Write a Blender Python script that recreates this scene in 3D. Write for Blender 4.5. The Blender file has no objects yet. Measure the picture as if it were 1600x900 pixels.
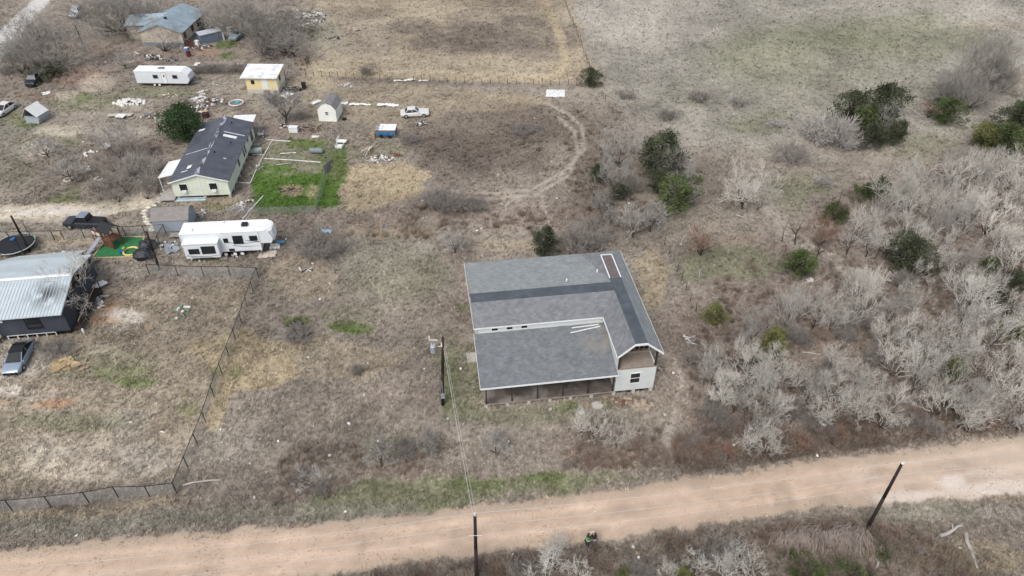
import bpy, math, random
import numpy as np
from mathutils import Vector, Matrix
SC = bpy.context.scene
COL = SC.collection
rnd = random.Random(7)
# ---------------------------------------------------------------- camera
CAM_H, PITCH, ROLL, FPX = 53.0, 39.3, -0.35, 1130.0
cd = bpy.data.cameras.new('camera'); cam = bpy.data.objects.new('camera', cd); COL.objects.link(cam)
cd.sensor_width = 36; cd.lens = 36 * FPX / 1600; cd.clip_start = 0.5; cd.clip_end = 6000
cam.location = (0, 0, CAM_H)
cam.rotation_mode = 'QUATERNION'
cam.rotation_quaternion = (Matrix.Rotation(math.radians(90 - PITCH), 4, 'X') @ Matrix.Rotation(math.radians(-ROLL), 4, 'Z')).to_quaternion()
SC.camera = cam
# ---------------------------------------------------------------- light: bright overcast
SUN_EL, SUN_AZ = 52, 205          # azimuth clockwise from +Y
w = bpy.data.worlds.new('World'); SC.world = w; w.use_nodes = True
wn = w.node_tree.nodes; wl = w.node_tree.links
bg = wn['Background']; sky = wn.new('ShaderNodeTexSky'); sky.sky_type = 'NISHITA'; sky.sun_disc = False
sky.sun_elevation = math.radians(SUN_EL); sky.sun_rotation = math.radians(SUN_AZ)
sky.dust_density = 3.0; sky.air_density = 1.0
hs = wn.new('ShaderNodeHueSaturation'); hs.inputs['Saturation'].default_value = 0.48
wl.new(sky.outputs[0], hs.inputs['Color']); wl.new(hs.outputs[0], bg.inputs[0]); bg.inputs[1].default_value = 0.15
sd = bpy.data.lights.new('sun', 'SUN'); so = bpy.data.objects.new('sun', sd); COL.objects.link(so)
sd.energy = 1.25; sd.angle = math.radians(28); sd.color = (1, 0.98, 0.95)
_a = math.radians(SUN_AZ); _e = math.radians(SUN_EL)
so.rotation_euler = Vector((math.sin(_a) * math.cos(_e), math.cos(_a) * math.cos(_e), math.sin(_e))).to_track_quat('Z', 'Y').to_euler()
vs = SC.view_settings; vs.view_transform = 'Standard'; vs.look = 'None'; vs.gamma = 1; vs.exposure = 0.56
# ---------------------------------------------------------------- projection: photo pixel -> place on a level z
def _cammat():
    p = math.radians(PITCH); r = math.radians(ROLL)
    fw = np.array([0, math.cos(p), -math.sin(p)]); rt = np.array([1., 0, 0]); dn = np.cross(fw, rt)
    return np.array([math.cos(r) * rt + math.sin(r) * dn, -math.sin(r) * rt + math.cos(r) * dn, fw])
RM = _cammat()
def G(px, py, z=0.0):
    d = np.array([(px - 800) / FPX, (py - 450) / FPX, 1.]) @ RM
    t = (z - CAM_H) / d[2]
    return Vector((d[0] * t, d[1] * t, z))
def proj(P):
    c = (np.asarray(P, float) - np.array([0, 0, CAM_H])) @ RM.T
    return np.stack([800 + FPX * c[..., 0] / c[..., 2], 450 + FPX * c[..., 1] / c[..., 2]], -1)
def ppm(px, py):                   # photo pixels per metre there
    p = G(px, py); c = (np.array(p) - np.array([0, 0, CAM_H])) @ RM.T
    return FPX / c[2]
def hgt(base, top):                # height of a plumb thing from its foot and head pixels
    b = np.array(G(*base)); best = None
    for k in range(1, 240):
        z = k * .06; q = proj(b + np.array([0, 0, z])); e = abs(q[1] - top[1])
        if best is None or e < best[0]: best = (e, z)
    return best[1]
# ---------------------------------------------------------------- tags
_seen = set()
def tag(o, label=None, cat=None, group=None, kind=None):
    if label:
        o['label'] = label
    if cat: o['category'] = cat
    if group: o['group'] = group
    if kind: o['kind'] = kind
    return o
def empty(name, loc, rz, label, cat, group=None):
    o = bpy.data.objects.new(name, None); COL.objects.link(o); o.location = loc; o.rotation_euler = (0, 0, rz)
    o.empty_display_size = .2
    return tag(o, label, cat, group)
def copy_tree(o, parent=None):
    c = o.copy(); COL.objects.link(c); c.parent = parent
    for ch in list(o.children): copy_tree(ch, c)
    return c
# ---------------------------------------------------------------- materials
def lin(c):
    return tuple(((v / 255) / 12.92 if v / 255 <= .04045 else ((v / 255 + .055) / 1.055) ** 2.4) for v in c)
M = {}
def mat(name, rgb, rough=.8, var=.12, scale=3.0, metal=0.0, bump=0.0, bscale=40., spec=.3, gain=.78, rand=0.0, alpha=1.0, aniso=None):
    """rgb: display colour of the thing in the photograph, gain takes it to an albedo"""
    if name in M: return M[name]
    m = bpy.data.materials.new(name); m.use_nodes = True; nt = m.node_tree; n = nt.nodes; l = nt.links
    b = n['Principled BSDF']; b.inputs['Roughness'].default_value = rough; b.inputs['Metallic'].default_value = metal
    b.inputs['Specular IOR Level'].default_value = spec; b.inputs['Alpha'].default_value = alpha
    c = [min(.82, v * gain) for v in lin(rgb)]
    tc = n.new('ShaderNodeTexCoord'); nz = n.new('ShaderNodeTexNoise'); nz.inputs['Scale'].default_value = scale; nz.inputs['Detail'].default_value = 6
    if aniso:
        mp = n.new('ShaderNodeMapping'); mp.inputs['Scale'].default_value = aniso
        l.new(tc.outputs['Object'], mp.inputs[0]); l.new(mp.outputs[0], nz.inputs['Vector'])
    else: l.new(tc.outputs['Object'], nz.inputs['Vector'])
    mr = n.new('ShaderNodeMapRange'); mr.inputs[1].default_value = .3; mr.inputs[2].default_value = .7
    mr.inputs[3].default_value = 1 - var * 1.6; mr.inputs[4].default_value = 1 + var
    l.new(nz.outputs[0], mr.inputs[0])
    out = mr.outputs[0]
    if rand:
        oi = n.new('ShaderNodeObjectInfo'); m2 = n.new('ShaderNodeMapRange'); m2.inputs[3].default_value = 1 - rand; m2.inputs[4].default_value = 1 + rand
        l.new(oi.outputs['Random'], m2.inputs[0]); mm = n.new('ShaderNodeMath'); mm.operation = 'MULTIPLY'
        l.new(out, mm.inputs[0]); l.new(m2.outputs[0], mm.inputs[1]); out = mm.outputs[0]
    vm = n.new('ShaderNodeVectorMath'); vm.operation = 'SCALE'; vm.inputs[0].default_value = c
    l.new(out, vm.inputs['Scale']); l.new(vm.outputs[0], b.inputs['Base Color'])
    if bump:
        n2 = n.new('ShaderNodeTexNoise'); n2.inputs['Scale'].default_value = bscale; n2.inputs['Detail'].default_value = 4
        l.new(tc.outputs['Object'], n2.inputs['Vector'])
        bp = n.new('ShaderNodeBump'); bp.inputs['Strength'].default_value = bump; bp.inputs['Distance'].default_value = .05
        l.new(n2.outputs[0], bp.inputs['Height']); l.new(bp.outputs[0], b.inputs['Normal'])
    M[name] = m; return m
def lines_mat(name, rgb, axis, period, depth=.6, rough=.7, var=.1, dark=.8, gain=.78, brick=None):
    """boards, shingle courses or ribs: thin joints along one axis, as relief and a little dirt in the joint"""
    m = mat(name, rgb, rough, var, 1.2, gain=gain); nt = m.node_tree; n = nt.nodes; l = nt.links; b = n['Principled BSDF']
    tc = n.new('ShaderNodeTexCoord'); sp = n.new('ShaderNodeSeparateXYZ'); l.new(tc.outputs['Object'], sp.inputs[0])
    m1 = n.new('ShaderNodeMath'); m1.operation = 'DIVIDE'; m1.inputs[1].default_value = period; l.new(sp.outputs[axis], m1.inputs[0])
    m2 = n.new('ShaderNodeMath'); m2.operation = 'FRACT'; l.new(m1.outputs[0], m2.inputs[0])
    bp = n.new('ShaderNodeBump'); bp.inputs['Strength'].default_value = depth; bp.inputs['Distance'].default_value = .03
    l.new(m2.outputs[0], bp.inputs['Height']); l.new(bp.outputs[0], b.inputs['Normal'])
    rp = n.new('ShaderNodeMapRange'); rp.inputs[1].default_value = 0; rp.inputs[2].default_value = .18; rp.inputs[3].default_value = dark; rp.inputs[4].default_value = 1
    l.new(m2.outputs[0], rp.inputs[0])
    src = b.inputs['Base Color'].links[0].from_socket
    v2 = n.new('ShaderNodeVectorMath'); v2.operation = 'SCALE'; l.new(src, v2.inputs[0]); 
    last = rp.outputs[0]
    if brick:      # per shingle tone
        fx = n.new('ShaderNodeMath'); fx.operation = 'FLOOR'; l.new(m1.outputs[0], fx.inputs[0])
        ax2 = n.new('ShaderNodeMath'); ax2.operation = 'DIVIDE'; ax2.inputs[1].default_value = brick; l.new(sp.outputs[1 - axis], ax2.inputs[0])
        ad = n.new('ShaderNodeMath'); ad.operation = 'MULTIPLY_ADD'; ad.inputs[1].default_value = .37; l.new(fx.outputs[0], ad.inputs[0]); l.new(ax2.outputs[0], ad.inputs[2])
        fy = n.new('ShaderNodeMath'); fy.operation = 'FLOOR'; l.new(ad.outputs[0], fy.inputs[0])
        cb = n.new('ShaderNodeCombineXYZ'); l.new(fx.outputs[0], cb.inputs[0]); l.new(fy.outputs[0], cb.inputs[1])
        wh = n.new('ShaderNodeTexWhiteNoise'); l.new(cb.outputs[0], wh.inputs['Vector'])
        r2 = n.new('ShaderNodeMapRange'); r2.inputs[3].default_value = .87; r2.inputs[4].default_value = 1.13; l.new(wh.outputs['Value'], r2.inputs[0])
        mu = n.new('ShaderNodeMath'); mu.operation = 'MULTIPLY'; l.new(last, mu.inputs[0]); l.new(r2.outputs[0], mu.inputs[1]); last = mu.outputs[0]
    l.new(last, v2.inputs['Scale']); l.new(v2.outputs[0], b.inputs['Base Color'])
    return m
def stain(m, rgb, scale, lo, hi, amt=1.0, aniso=(1, 1, 1), center=None, radius=1.0):
    """adds patches of another colour (dirt, rust, soot) driven by noise, optionally held to one spot of the thing"""
    nt = m.node_tree; n = nt.nodes; l = nt.links; b = n['Principled BSDF']
    tc = n.new('ShaderNodeTexCoord'); mp = n.new('ShaderNodeMapping'); mp.inputs['Scale'].default_value = aniso; l.new(tc.outputs['Object'], mp.inputs[0])
    nz = n.new('ShaderNodeTexNoise'); nz.inputs['Scale'].default_value = scale; nz.inputs['Detail'].default_value = 7; l.new(mp.outputs[0], nz.inputs['Vector'])
    mr = n.new('ShaderNodeMapRange'); mr.inputs[1].default_value = lo; mr.inputs[2].default_value = hi; mr.inputs[4].default_value = amt
    l.new(nz.outputs[0], mr.inputs[0]); fac = mr.outputs[0]
    if center:
        vd = n.new('ShaderNodeVectorMath'); vd.operation = 'DISTANCE'; vd.inputs[1].default_value = center; l.new(tc.outputs['Object'], vd.inputs[0])
        m3 = n.new('ShaderNodeMapRange'); m3.inputs[1].default_value = 0; m3.inputs[2].default_value = radius; m3.inputs[3].default_value = 1; m3.inputs[4].default_value = 0
        l.new(vd.outputs['Value'], m3.inputs[0]); mm = n.new('ShaderNodeMath'); mm.operation = 'MULTIPLY'; l.new(fac, mm.inputs[0]); l.new(m3.outputs[0], mm.inputs[1]); fac = mm.outputs[0]
    mx = n.new('ShaderNodeMix'); mx.data_type = 'RGBA'; src = b.inputs['Base Color'].links[0].from_socket
    l.new(fac, mx.inputs[0]); l.new(src, mx.inputs[6]); mx.inputs[7].default_value = (*[v * .78 for v in lin(rgb)], 1)
    l.new(mx.outputs[2], b.inputs['Base Color'])
    return m
# ---------------------------------------------------------------- mesh builder
class MB:
    def __init__(s): s.v = []; s.f = []
    def pts(s, pts, faces):
        o = len(s.v); s.v += [tuple(p) for p in pts]; s.f += [tuple(i + o for i in f) for f in faces]; return s
    def box(s, x0, x1, y0, y1, z0, z1, M4=None):
        p = [(x0, y0, z0), (x1, y0, z0), (x1, y1, z0), (x0, y1, z0), (x0, y0, z1), (x1, y0, z1), (x1, y1, z1), (x0, y1, z1)]
        if M4 is not None: p = [M4 @ Vector(q) for q in p]
        return s.pts(p, [(3, 2, 1, 0), (4, 5, 6, 7), (0, 1, 5, 4), (1, 2, 6, 5), (2, 3, 7, 6), (3, 0, 4, 7)])
    def slab(s, poly, t):          # polygon with thickness t downwards
        n = len(poly); top = [tuple(p) for p in poly]; bot = [(p[0], p[1], p[2] - t) for p in poly]
        return s.pts(top + bot, [tuple(range(n)), tuple(range(2 * n - 1, n - 1, -1))] + [(i, i + n, (i + 1) % n + n, (i + 1) % n) for i in range(n)])
    def prism(s, poly2, a0, a1, axis):   # profile extruded along axis ('x' profile is (y,z), 'y' profile is (x,z))
        n = len(poly2)
        P = [((a, p[0], p[1]) if axis == 'x' else (p[0], a, p[1])) for a in (a0, a1) for p in poly2]
        return s.pts(P, [tuple(range(n)), tuple(range(2 * n - 1, n - 1, -1))] + [(i, i + n, (i + 1) % n + n, (i + 1) % n) for i in range(n)])
    def tube(s, a, b, r0, r1=None, n=6, cap=True):
        a = Vector(a); b = Vector(b); r1 = r0 if r1 is None else r1; d = (b - a)
        if d.length < 1e-6: return s
        d.normalize(); u = d.orthogonal().normalized(); w_ = d.cross(u)
        P = []
        for c, r in ((a, r0), (b, r1)):
            for k in range(n):
                t = 2 * math.pi * k / n; P.append(c + (u * math.cos(t) + w_ * math.sin(t)) * r)
        F = [(i, (i + 1) % n, (i + 1) % n + n, i + n) for i in range(n)]
        if cap: F += [tuple(range(n - 1, -1, -1)), tuple(range(n, 2 * n))]
        return s.pts(P, F)
    def path(s, P, r, n=5):
        for a, b in zip(P[:-1], P[1:]): s.tube(a, b, r, r, n)
        return s
    def loft(s, rings, cap=True):
        n = len(rings[0]); o = len(s.v)
        for r in rings: s.v += [tuple(p) for p in r]
        for k in range(len(rings) - 1):
            for i in range(n):
                a = o + k * n + i; b = o + k * n + (i + 1) % n
                s.f.append((a, b, b + n, a + n))
        if cap: s.f.append(tuple(o + i for i in range(n - 1, -1, -1))); s.f.append(tuple(o + (len(rings) - 1) * n + i for i in range(n)))
        return s
    def blob(s, c, r, seed=0, seg=8, rings=5, jit=.2):
        q = random.Random(seed); o = len(s.v); cx, cy, cz = c; rx, ry, rz = r
        s.v.append((cx, cy, cz + rz))
        for i in range(1, rings):
            t = math.pi * i / rings
            for k in range(seg):
                a = 2 * math.pi * k / seg; j = 1 + q.uniform(-jit, jit)
                s.v.append((cx + rx * j * math.sin(t) * math.cos(a), cy + ry * j * math.sin(t) * math.sin(a), cz + rz * j * math.cos(t)))
        s.v.append((cx, cy, cz - rz)); e = len(s.v) - 1
        for k in range(seg): s.f.append((o, o + 1 + k, o + 1 + (k + 1) % seg)); 
        for i in range(rings - 2):
            for k in range(seg):
                a = o + 1 + i * seg + k; b = o + 1 + i * seg + (k + 1) % seg; s.f.append((a, a + seg, b + seg, b))
        for k in range(seg): s.f.append((e, o + 1 + (rings - 2) * seg + (k + 1) % seg, o + 1 + (rings - 2) * seg + k))
        return s
    def build(s, name, m, parent=None, smooth=False, loc=None, bevel=0):
        me = bpy.data.meshes.new(name); me.from_pydata(s.v, [], s.f); me.materials.append(m)
        if smooth: me.polygons.foreach_set('use_smooth', [True] * len(me.polygons))
        me.update(); o = bpy.data.objects.new(name, me); COL.objects.link(o)
        if parent is not None: o.parent = parent
        if loc is not None: o.location = loc
        if bevel:
            bm = o.modifiers.new('bevel', 'BEVEL'); bm.width = bevel; bm.segments = 2; bm.limit_method = 'ANGLE'
        return o
def share(o, parent, loc=None, rot=None, scale=None):
    c = o.copy(); COL.objects.link(c); c.parent = parent
    if loc is not None: c.location = loc
    if rot is not None: c.rotation_euler = rot
    if scale is not None: c.scale = scale
    return c
# ---------------------------------------------------------------- numpy value noise
def _hash(ix, iy, s):
    h = (ix.astype(np.int64) * 374761393 + iy.astype(np.int64) * 668265263 + s * 1274126177) & 0xffffffff
    h = ((h ^ (h >> 13)) * 1274126177) & 0xffffffff
    return ((h ^ (h >> 16)) & 0xffff) / 65535.0
def vnoise(x, y, scale, seed=0):
    x = x / scale; y = y / scale; ix = np.floor(x); iy = np.floor(y); fx = x - ix; fy = y - iy
    fx = fx * fx * (3 - 2 * fx); fy = fy * fy * (3 - 2 * fy)
    a = _hash(ix, iy, seed); b = _hash(ix + 1, iy, seed); c = _hash(ix, iy + 1, seed); d = _hash(ix + 1, iy + 1, seed)
    return (a + (b - a) * fx) * (1 - fy) + (c + (d - c) * fx) * fy
def fbm(x, y, scale, seed=0, oct=3):
    r = 0; amp = 1; tot = 0
    for k in range(oct): r = r + amp * vnoise(x * (1 + .03 * k), y, scale / 2 ** k, seed + k * 17); tot += amp; amp *= .55
    return r / tot
# ================================================================ GROUND
# painted soil and grass cover; every patch is given where it lies, in photo pixels, and carried on to the ground
C = dict(base=(149, 139, 127), straw=(176, 161, 134), green=(106, 118, 72), lawn=(84, 110, 50), olive=(128, 128, 104), dark=(114, 104, 96), field=(158, 153, 142), pale=(188, 180, 169), sand=(206, 194, 174), litter=(144, 131, 121), rust=(144, 118, 102), clay=(192, 148, 116), road=(210, 185, 163), white=(222, 214, 204), mud=(104, 88, 78), brush=(122, 111, 100), greyg=(144, 140, 126))
# (colour, strength, kind, geometry, softness); 'e': px,py,rx,ry   'p': polygon   'l': polyline + half width px
PATCH = [
 ('field', .9, 'p', [(878, -60), (1900, -60), (1900, 260), (1560, 200), (1300, 250), (1100, 230), (960, 170), (936, 130)], 14),
 ('pale', .55, 'e', (1010, 30, 150, 40), 1), ('olive', .6, 'e', (1250, 90, 150, 55), 1), ('olive', .55, 'e', (1420, 60, 130, 40), 1), ('greyg', .6, 'e', (1150, 150, 120, 40), 1),
 ('pale', .5, 'e', (1530, 25, 70, 25), 1), ('straw', .3, 'e', (1560, 40, 60, 8), 1), ('greyg', .7, 'e', (1350, 130, 120, 50), 1), ('olive', .6, 'e', (1180, 190, 50, 20), 1), ('olive', .5, 'e', (1450, 230, 80, 22), 1),
 ('olive', .6, 'e', (1260, 290, 60, 20), 1), ('pale', .6, 'e', (1330, 225, 75, 16), 1), ('litter', .5, 'e', (1330, 225, 75, 20), 1), ('straw', .35, 'e', (1570, 130, 50, 25), 1), ('pale', .5, 'e', (1140, 175, 60, 14), 1), ('pale', .45, 'e', (1070, 200, 30, 40), 1),
 ('straw', .55, 'p', [(455, -60), (878, -60), (932, 128), (470, 116)], 10), ('dark', .85, 'e', (740, 62, 95, 26), 1), ('dark', .7, 'e', (830, 60, 70, 35), 1), ('dark', .6, 'e', (760, 30, 60, 16), 1),
 ('dark', .75, 'e', (640, 40, 40, 14), 1), ('brush', .6, 'e', (550, 20, 60, 12), 1), ('base', .6, 'e', (560, 60, 60, 30), 1), ('dark', .5, 'e', (800, 8, 60, 12), 1), ('brush', .5, 'e', (700, -20, 200, 14), 1),
 ('straw', .8, 'l', ([(480, 112), (700, 119), (860, 122), (885, 100), (875, 60), (850, 0)], 7), 6), ('pale', .4, 'l', ([(470, 108), (700, 114), (850, 116)], 2), 2),
 ('brush', .95, 'e', (770, 205, 125, 62), 1), ('dark', .6, 'e', (700, 250, 60, 50), 1), ('dark', .45, 'e', (800, 260, 70, 25), 1), ('straw', .45, 'e', (590, 165, 120, 30), 1), ('straw', .35, 'e', (760, 160, 90, 14), 1),
 ('dark', .6, 'e', (660, 190, 30, 14), 1), ('dark', .7, 'e', (642, 215, 14, 16), 1), ('dark', .4, 'e', (690, 215, 28, 12), 1),
 ('base', .6, 'e', (760, 300, 140, 26), 1), ('brush', .65, 'e', (930, 260, 40, 80), 1), ('litter', .5, 'e', (780, 335, 120, 20), 1),
 ('straw', .9, 'p', [(545, 262), (610, 255), (680, 270), (668, 302), (640, 318), (570, 332), (530, 330), (535, 290)], 7), ('olive', .4, 'e', (590, 235, 60, 14), 1),
 ('pale', 1.0, 'l', ([(700, 300), (770, 303), (830, 298), (880, 270), (912, 235), (910, 200), (885, 178), (850, 160)], 1.9), 1.8), ('pale', 1.0, 'l', ([(700, 306), (770, 310), (838, 304), (890, 272), (902, 240), (898, 208), (873, 184)], 1.8), 1.7),
 ('pale', .5, 'l', ([(845, 305), (852, 330), (858, 350)], 2.5), 3), ('pale', .4, 'l', ([(780, 345), (795, 315), (825, 303)], 2), 3), ('mud', .4, 'l', ([(700, 303), (770, 306), (834, 301), (885, 271), (908, 237), (905, 202), (880, 180)], 1.2), 2),
 ('straw', .4, 'l', ([(500, 128), (700, 140), (860, 160)], 5), 5), ('brush', .5, 'l', ([(480, 122), (700, 130), (930, 134)], 3), 3),
 # left yards
 ('base', 1, 'p', [(-200, 90), (460, 90), (470, 330), (-200, 360)], 20), ('litter', .8, 'e', (120, 115, 70, 24), 1), ('rust', .45, 'e', (110, 118, 45, 16), 1), ('litter', .9, 'e', (250, 85, 110, 16), 1), ('rust', .4, 'e', (60, 150, 40, 8), 1), ('rust', .4, 'e', (140, 70, 30, 12), 1),
 ('olive', .7, 'e', (140, 160, 60, 14), 1), ('sand', .6, 'e', (150, 130, 26, 14), 1), ('sand', .5, 'e', (110, 150, 26, 8), 1), ('olive', .7, 'e', (250, 145, 70, 10), 1), ('green', .5, 'e', (130, 152, 14, 9), 1), ('greyg', .8, 'e', (30, 210, 60, 30), 1), ('green', .7, 'e', (45, 193, 24, 7), 1), ('green', .35, 'e', (20, 180, 40, 10), 1),
 ('sand', .6, 'e', (100, 205, 40, 10), 1), ('sand', .4, 'e', (60, 235, 30, 14), 1), ('pale', .5, 'e', (180, 205, 60, 10), 1), ('olive', .6, 'e', (110, 222, 24, 9), 1), ('olive', .4, 'e', (30, 270, 30, 24), 1), ('litter', .5, 'e', (100, 270, 60, 20), 1), ('litter', .8, 'e', (215, 240, 60, 30), 1), ('brush', .6, 'e', (200, 285, 60, 25), 1),
 ('green', .6, 'e', (95, 312, 30, 6), 1), ('green', .55, 'e', (180, 312, 24, 6), 1), ('green', .4, 'e', (115, 298, 12, 6), 1), ('sand', 1.0, 'l', ([(-60, 332), (60, 330), (150, 330), (210, 316), (232, 312)], 11), 5), ('white', .7, 'e', (90, 331, 90, 6), 1), ('sand', .5, 'l', ([(-60, 345), (20, 342), (130, 343)], 5), 5), ('sand', .6, 'e', (205, 300, 18, 7), 1),
 ('straw', .6, 'e', (100, 372, 120, 10), 1), ('litter', .6, 'e', (350, 190, 90, 20), 1), ('sand', .35, 'e', (420, 160, 50, 20), 1), ('straw', .6, 'e', (490, 130, 40, 14), 1), ('litter', .6, 'e', (450, 205, 50, 12), 1), ('dark', .3, 'e', (395, 180, 24, 7), 1), ('sand', .4, 'e', (350, 175, 20, 10), 1),
 ('clay', .45, 'e', (325, 82, 24, 6), 1), ('green', .75, 'e', (352, 70, 18, 7), 1), ('lawn', .8, 'e', (360, 87, 14, 5), 1), ('green', .5, 'e', (388, 95, 10, 5), 1), ('litter', .6, 'e', (420, 85, 60, 30), 1), ('greyg', .6, 'e', (470, 50, 60, 40), 1),
 ('clay', .2, 'e', (420, 235, 20, 12), 1), ('straw', .4, 'e', (440, 228, 36, 9), 1),
 # green pen
 ('olive', .8, 'p', [(410, 222), (525, 215), (545, 260), (525, 335), (398, 335), (400, 270)], 5), ('green', .9, 'p', [(455, 218), (520, 220), (522, 234), (460, 232)], 3), ('lawn', .9, 'p', [(412, 250), (450, 252), (470, 256), (440, 268), (410, 262)], 3),
 ('lawn', .95, 'p', [(408, 270), (450, 268), (540, 282), (525, 330), (405, 334), (400, 300)], 5), ('straw', .75, 'e', (452, 297, 20, 9), 1), ('straw', .7, 'e', (488, 300, 10, 13), 1), ('dark', .7, 'e', (455, 297, 14, 6), 1), ('lawn', .5, 'e', (535, 255, 10, 30), 1), ('green', .6, 'e', (522, 262, 24, 30), 1),
 ('mud', .3, 'e', (348, 290, 14, 20), 1), ('straw', .5, 'e', (325, 318, 60, 10), 1), ('green', .3, 'e', (340, 322, 30, 5), 1), ('green', .5, 'e', (325, 405, 26, 6), 1), ('sand', .5, 'e', (285, 388, 14, 8), 1),
 # bank strip below the pen
 ('litter', .7, 'l', ([(420, 345), (560, 345), (660, 322), (740, 335), (860, 345)], 14), 10), ('rust', .25, 'e', (580, 350, 40, 10), 1), ('straw', .5, 'e', (600, 365, 90, 9), 1), ('brush', .6, 'e', (700, 320, 60, 20), 1), ('litter', .7, 'e', (700, 385, 30, 9), 1), ('dark', .45, 'e', (505, 400, 36, 14), 1),
 # middle field
 ('base', .9, 'p', [(410, 380), (720, 380), (740, 640), (700, 760), (320, 770), (300, 640)], 20), ('olive', .5, 'e', (620, 430, 80, 40), 1), ('greyg', .5, 'e', (600, 400, 90, 30), 1), ('green', .8, 'e', (540, 512, 40, 10), 1), ('green', .7, 'e', (465, 505, 22, 14), 1), ('lawn', .5, 'e', (545, 517, 12, 5), 1), ('olive', .4, 'e', (540, 490, 50, 14), 1),
 ('straw', .4, 'e', (520, 560, 120, 30), 1), ('straw', .4, 'e', (470, 430, 60, 40), 1), ('litter', .5, 'e', (600, 620, 100, 20), 1), ('dark', .35, 'e', (590, 640, 90, 16), 1), ('dark', .4, 'e', (640, 575, 30, 10), 1), ('olive', .7, 'e', (722, 590, 40, 60), 1), ('green', .35, 'e', (700, 600, 14, 40), 1), ('green', .3, 'e', (735, 640, 20, 8), 1),
 ('straw', 1.0, 'e', (392, 565, 75, 40), 1), ('straw', 1.0, 'l', ([(380, 535), (362, 580), (345, 620), (330, 660)], 14), 9), ('straw', .6, 'e', (430, 545, 40, 16), 1), ('mud', .15, 'e', (415, 555, 22, 9), 1), ('dark', .45, 'e', (470, 525, 26, 9), 1), ('green', .4, 'e', (368, 580, 12, 9), 1), ('green', .5, 'e', (335, 580, 10, 8), 1), ('green', .35, 'e', (330, 605, 5, 20), 1), ('green', .5, 'e', (290, 640, 16, 12), 1),
 ('pale', .4, 'e', (350, 690, 60, 30), 1), ('dark', .35, 'e', (470, 690, 80, 40), 1), ('litter', .5, 'e', (640, 740, 120, 14), 1), ('rust', .25, 'e', (610, 735, 60, 8), 1), ('dark', .4, 'e', (420, 770, 90, 14), 1), ('olive', .5, 'e', (620, 700, 60, 16), 1),
 ('green', .45, 'p', [(500, 770), (700, 745), (860, 735), (1000, 742), (900, 762), (740, 780), (600, 802), (480, 815)], 14), ('lawn', .25, 'e', (740, 757, 60, 8), 1), ('lawn', .3, 'e', (850, 745, 40, 8), 1), ('olive', .6, 'e', (820, 650, 120, 14), 1), ('green', .6, 'e', (890, 635, 26, 6), 1), ('green', .5, 'e', (945, 632, 16, 6), 1),
 ('litter', .7, 'e', (960, 700, 90, 34), 1), ('rust', .3, 'e', (960, 715, 70, 20), 1), ('mud', .4, 'e', (980, 625, 46, 10), 1), ('pale', .5, 'e', (990, 632, 26, 8), 1), ('clay', .2, 'e', (1003, 636, 10, 5), 1), ('litter', .6, 'e', (1060, 560, 40, 90), 1), ('pale', .6, 'l', ([(1056, 560), (1062, 610), (1050, 650), (1040, 700)], 5), 4), ('brush', .5, 'e', (1090, 520, 30, 60), 1),
 ('straw', .7, 'e', (1020, 440, 26, 50), 1), ('straw', .4, 'e', (800, 385, 60, 10), 1), ('litter', .4, 'e', (740, 400, 60, 8), 1), ('litter', .6, 'e', (940, 340, 90, 26), 1), ('rust', .3, 'e', (930, 330, 50, 9), 1), ('litter', .5, 'e', (720, 480, 12, 80), 1), ('green', .4, 'e', (725, 480, 9, 7), 1),
 # left lower lot
 ('straw', .35, 'p', [(130, 430), (400, 440), (330, 620), (270, 750), (-100, 780), (-100, 600)], 20), ('olive', .5, 'e', (150, 570, 100, 26), 1), ('green', .6, 'e', (215, 600, 30, 8), 1), ('green', .35, 'e', (200, 590, 50, 16), 1), ('clay', .75, 'e', (84, 633, 34, 7), 1), ('clay', .5, 'e', (110, 628, 20, 4), 1), ('pale', .5, 'e', (60, 620, 40, 9), 1), ('white', .7, 'e', (14, 612, 22, 10), 1), ('clay', .5, 'e', (4, 630, 14, 5), 1),
 ('olive', .6, 'e', (120, 660, 90, 14), 1), ('pale', .55, 'e', (150, 715, 150, 36), 1), ('sand', .35, 'e', (100, 730, 90, 20), 1), ('pale', .5, 'e', (200, 660, 30, 20), 1), ('clay', .7, 'e', (170, 478, 22, 12), 1), ('mud', .6, 'e', (180, 470, 42, 12), 1), ('clay', .65, 'e', (160, 500, 30, 8), 1), ('white', .65, 'e', (200, 495, 28, 11), 1), ('pale', .6, 'e', (185, 512, 24, 6), 1), ('sand', .5, 'e', (150, 545, 16, 12), 1), ('clay', .4, 'e', (228, 508, 8, 5), 1),
 ('pale', .8, 'p', [(-60, 520), (60, 518), (110, 535), (90, 580), (20, 600), (-60, 600)], 9), ('dark', .35, 'e', (90, 560, 26, 12), 1), ('litter', .6, 'e', (250, 440, 110, 9), 1), ('pale', .5, 'e', (200, 425, 24, 5), 1), ('mud', .5, 'e', (262, 417, 12, 7), 1),
 ('straw', .5, 'l', ([(0, 812), (180, 795), (290, 778)], 10), 8), ('greyg', .7, 'l', ([(-60, 830), (200, 820), (420, 800), (640, 800)], 14), 10), ('dark', .4, 'l', ([(-60, 795), (150, 790), (280, 775), (400, 760)], 4), 5),
 # wood floor
 ('litter', .9, 'p', [(1060, 480), (1200, 380), (1400, 250), (1900, 200), (1900, 690), (1500, 700), (1060, 735)], 22), ('dark', .3, 'e', (1450, 500, 150, 120), 1), ('olive', .8, 'e', (1130, 410, 80, 28), 1), ('olive', .5, 'e', (1230, 310, 40, 26), 1), ('pale', .7, 'l', ([(1200, 330), (1230, 370), (1290, 400), (1340, 430), (1390, 470)], 9), 8), ('rust', .3, 'e', (1240, 520, 60, 30), 1), ('rust', .3, 'e', (1160, 375, 30, 9), 1),
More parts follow.
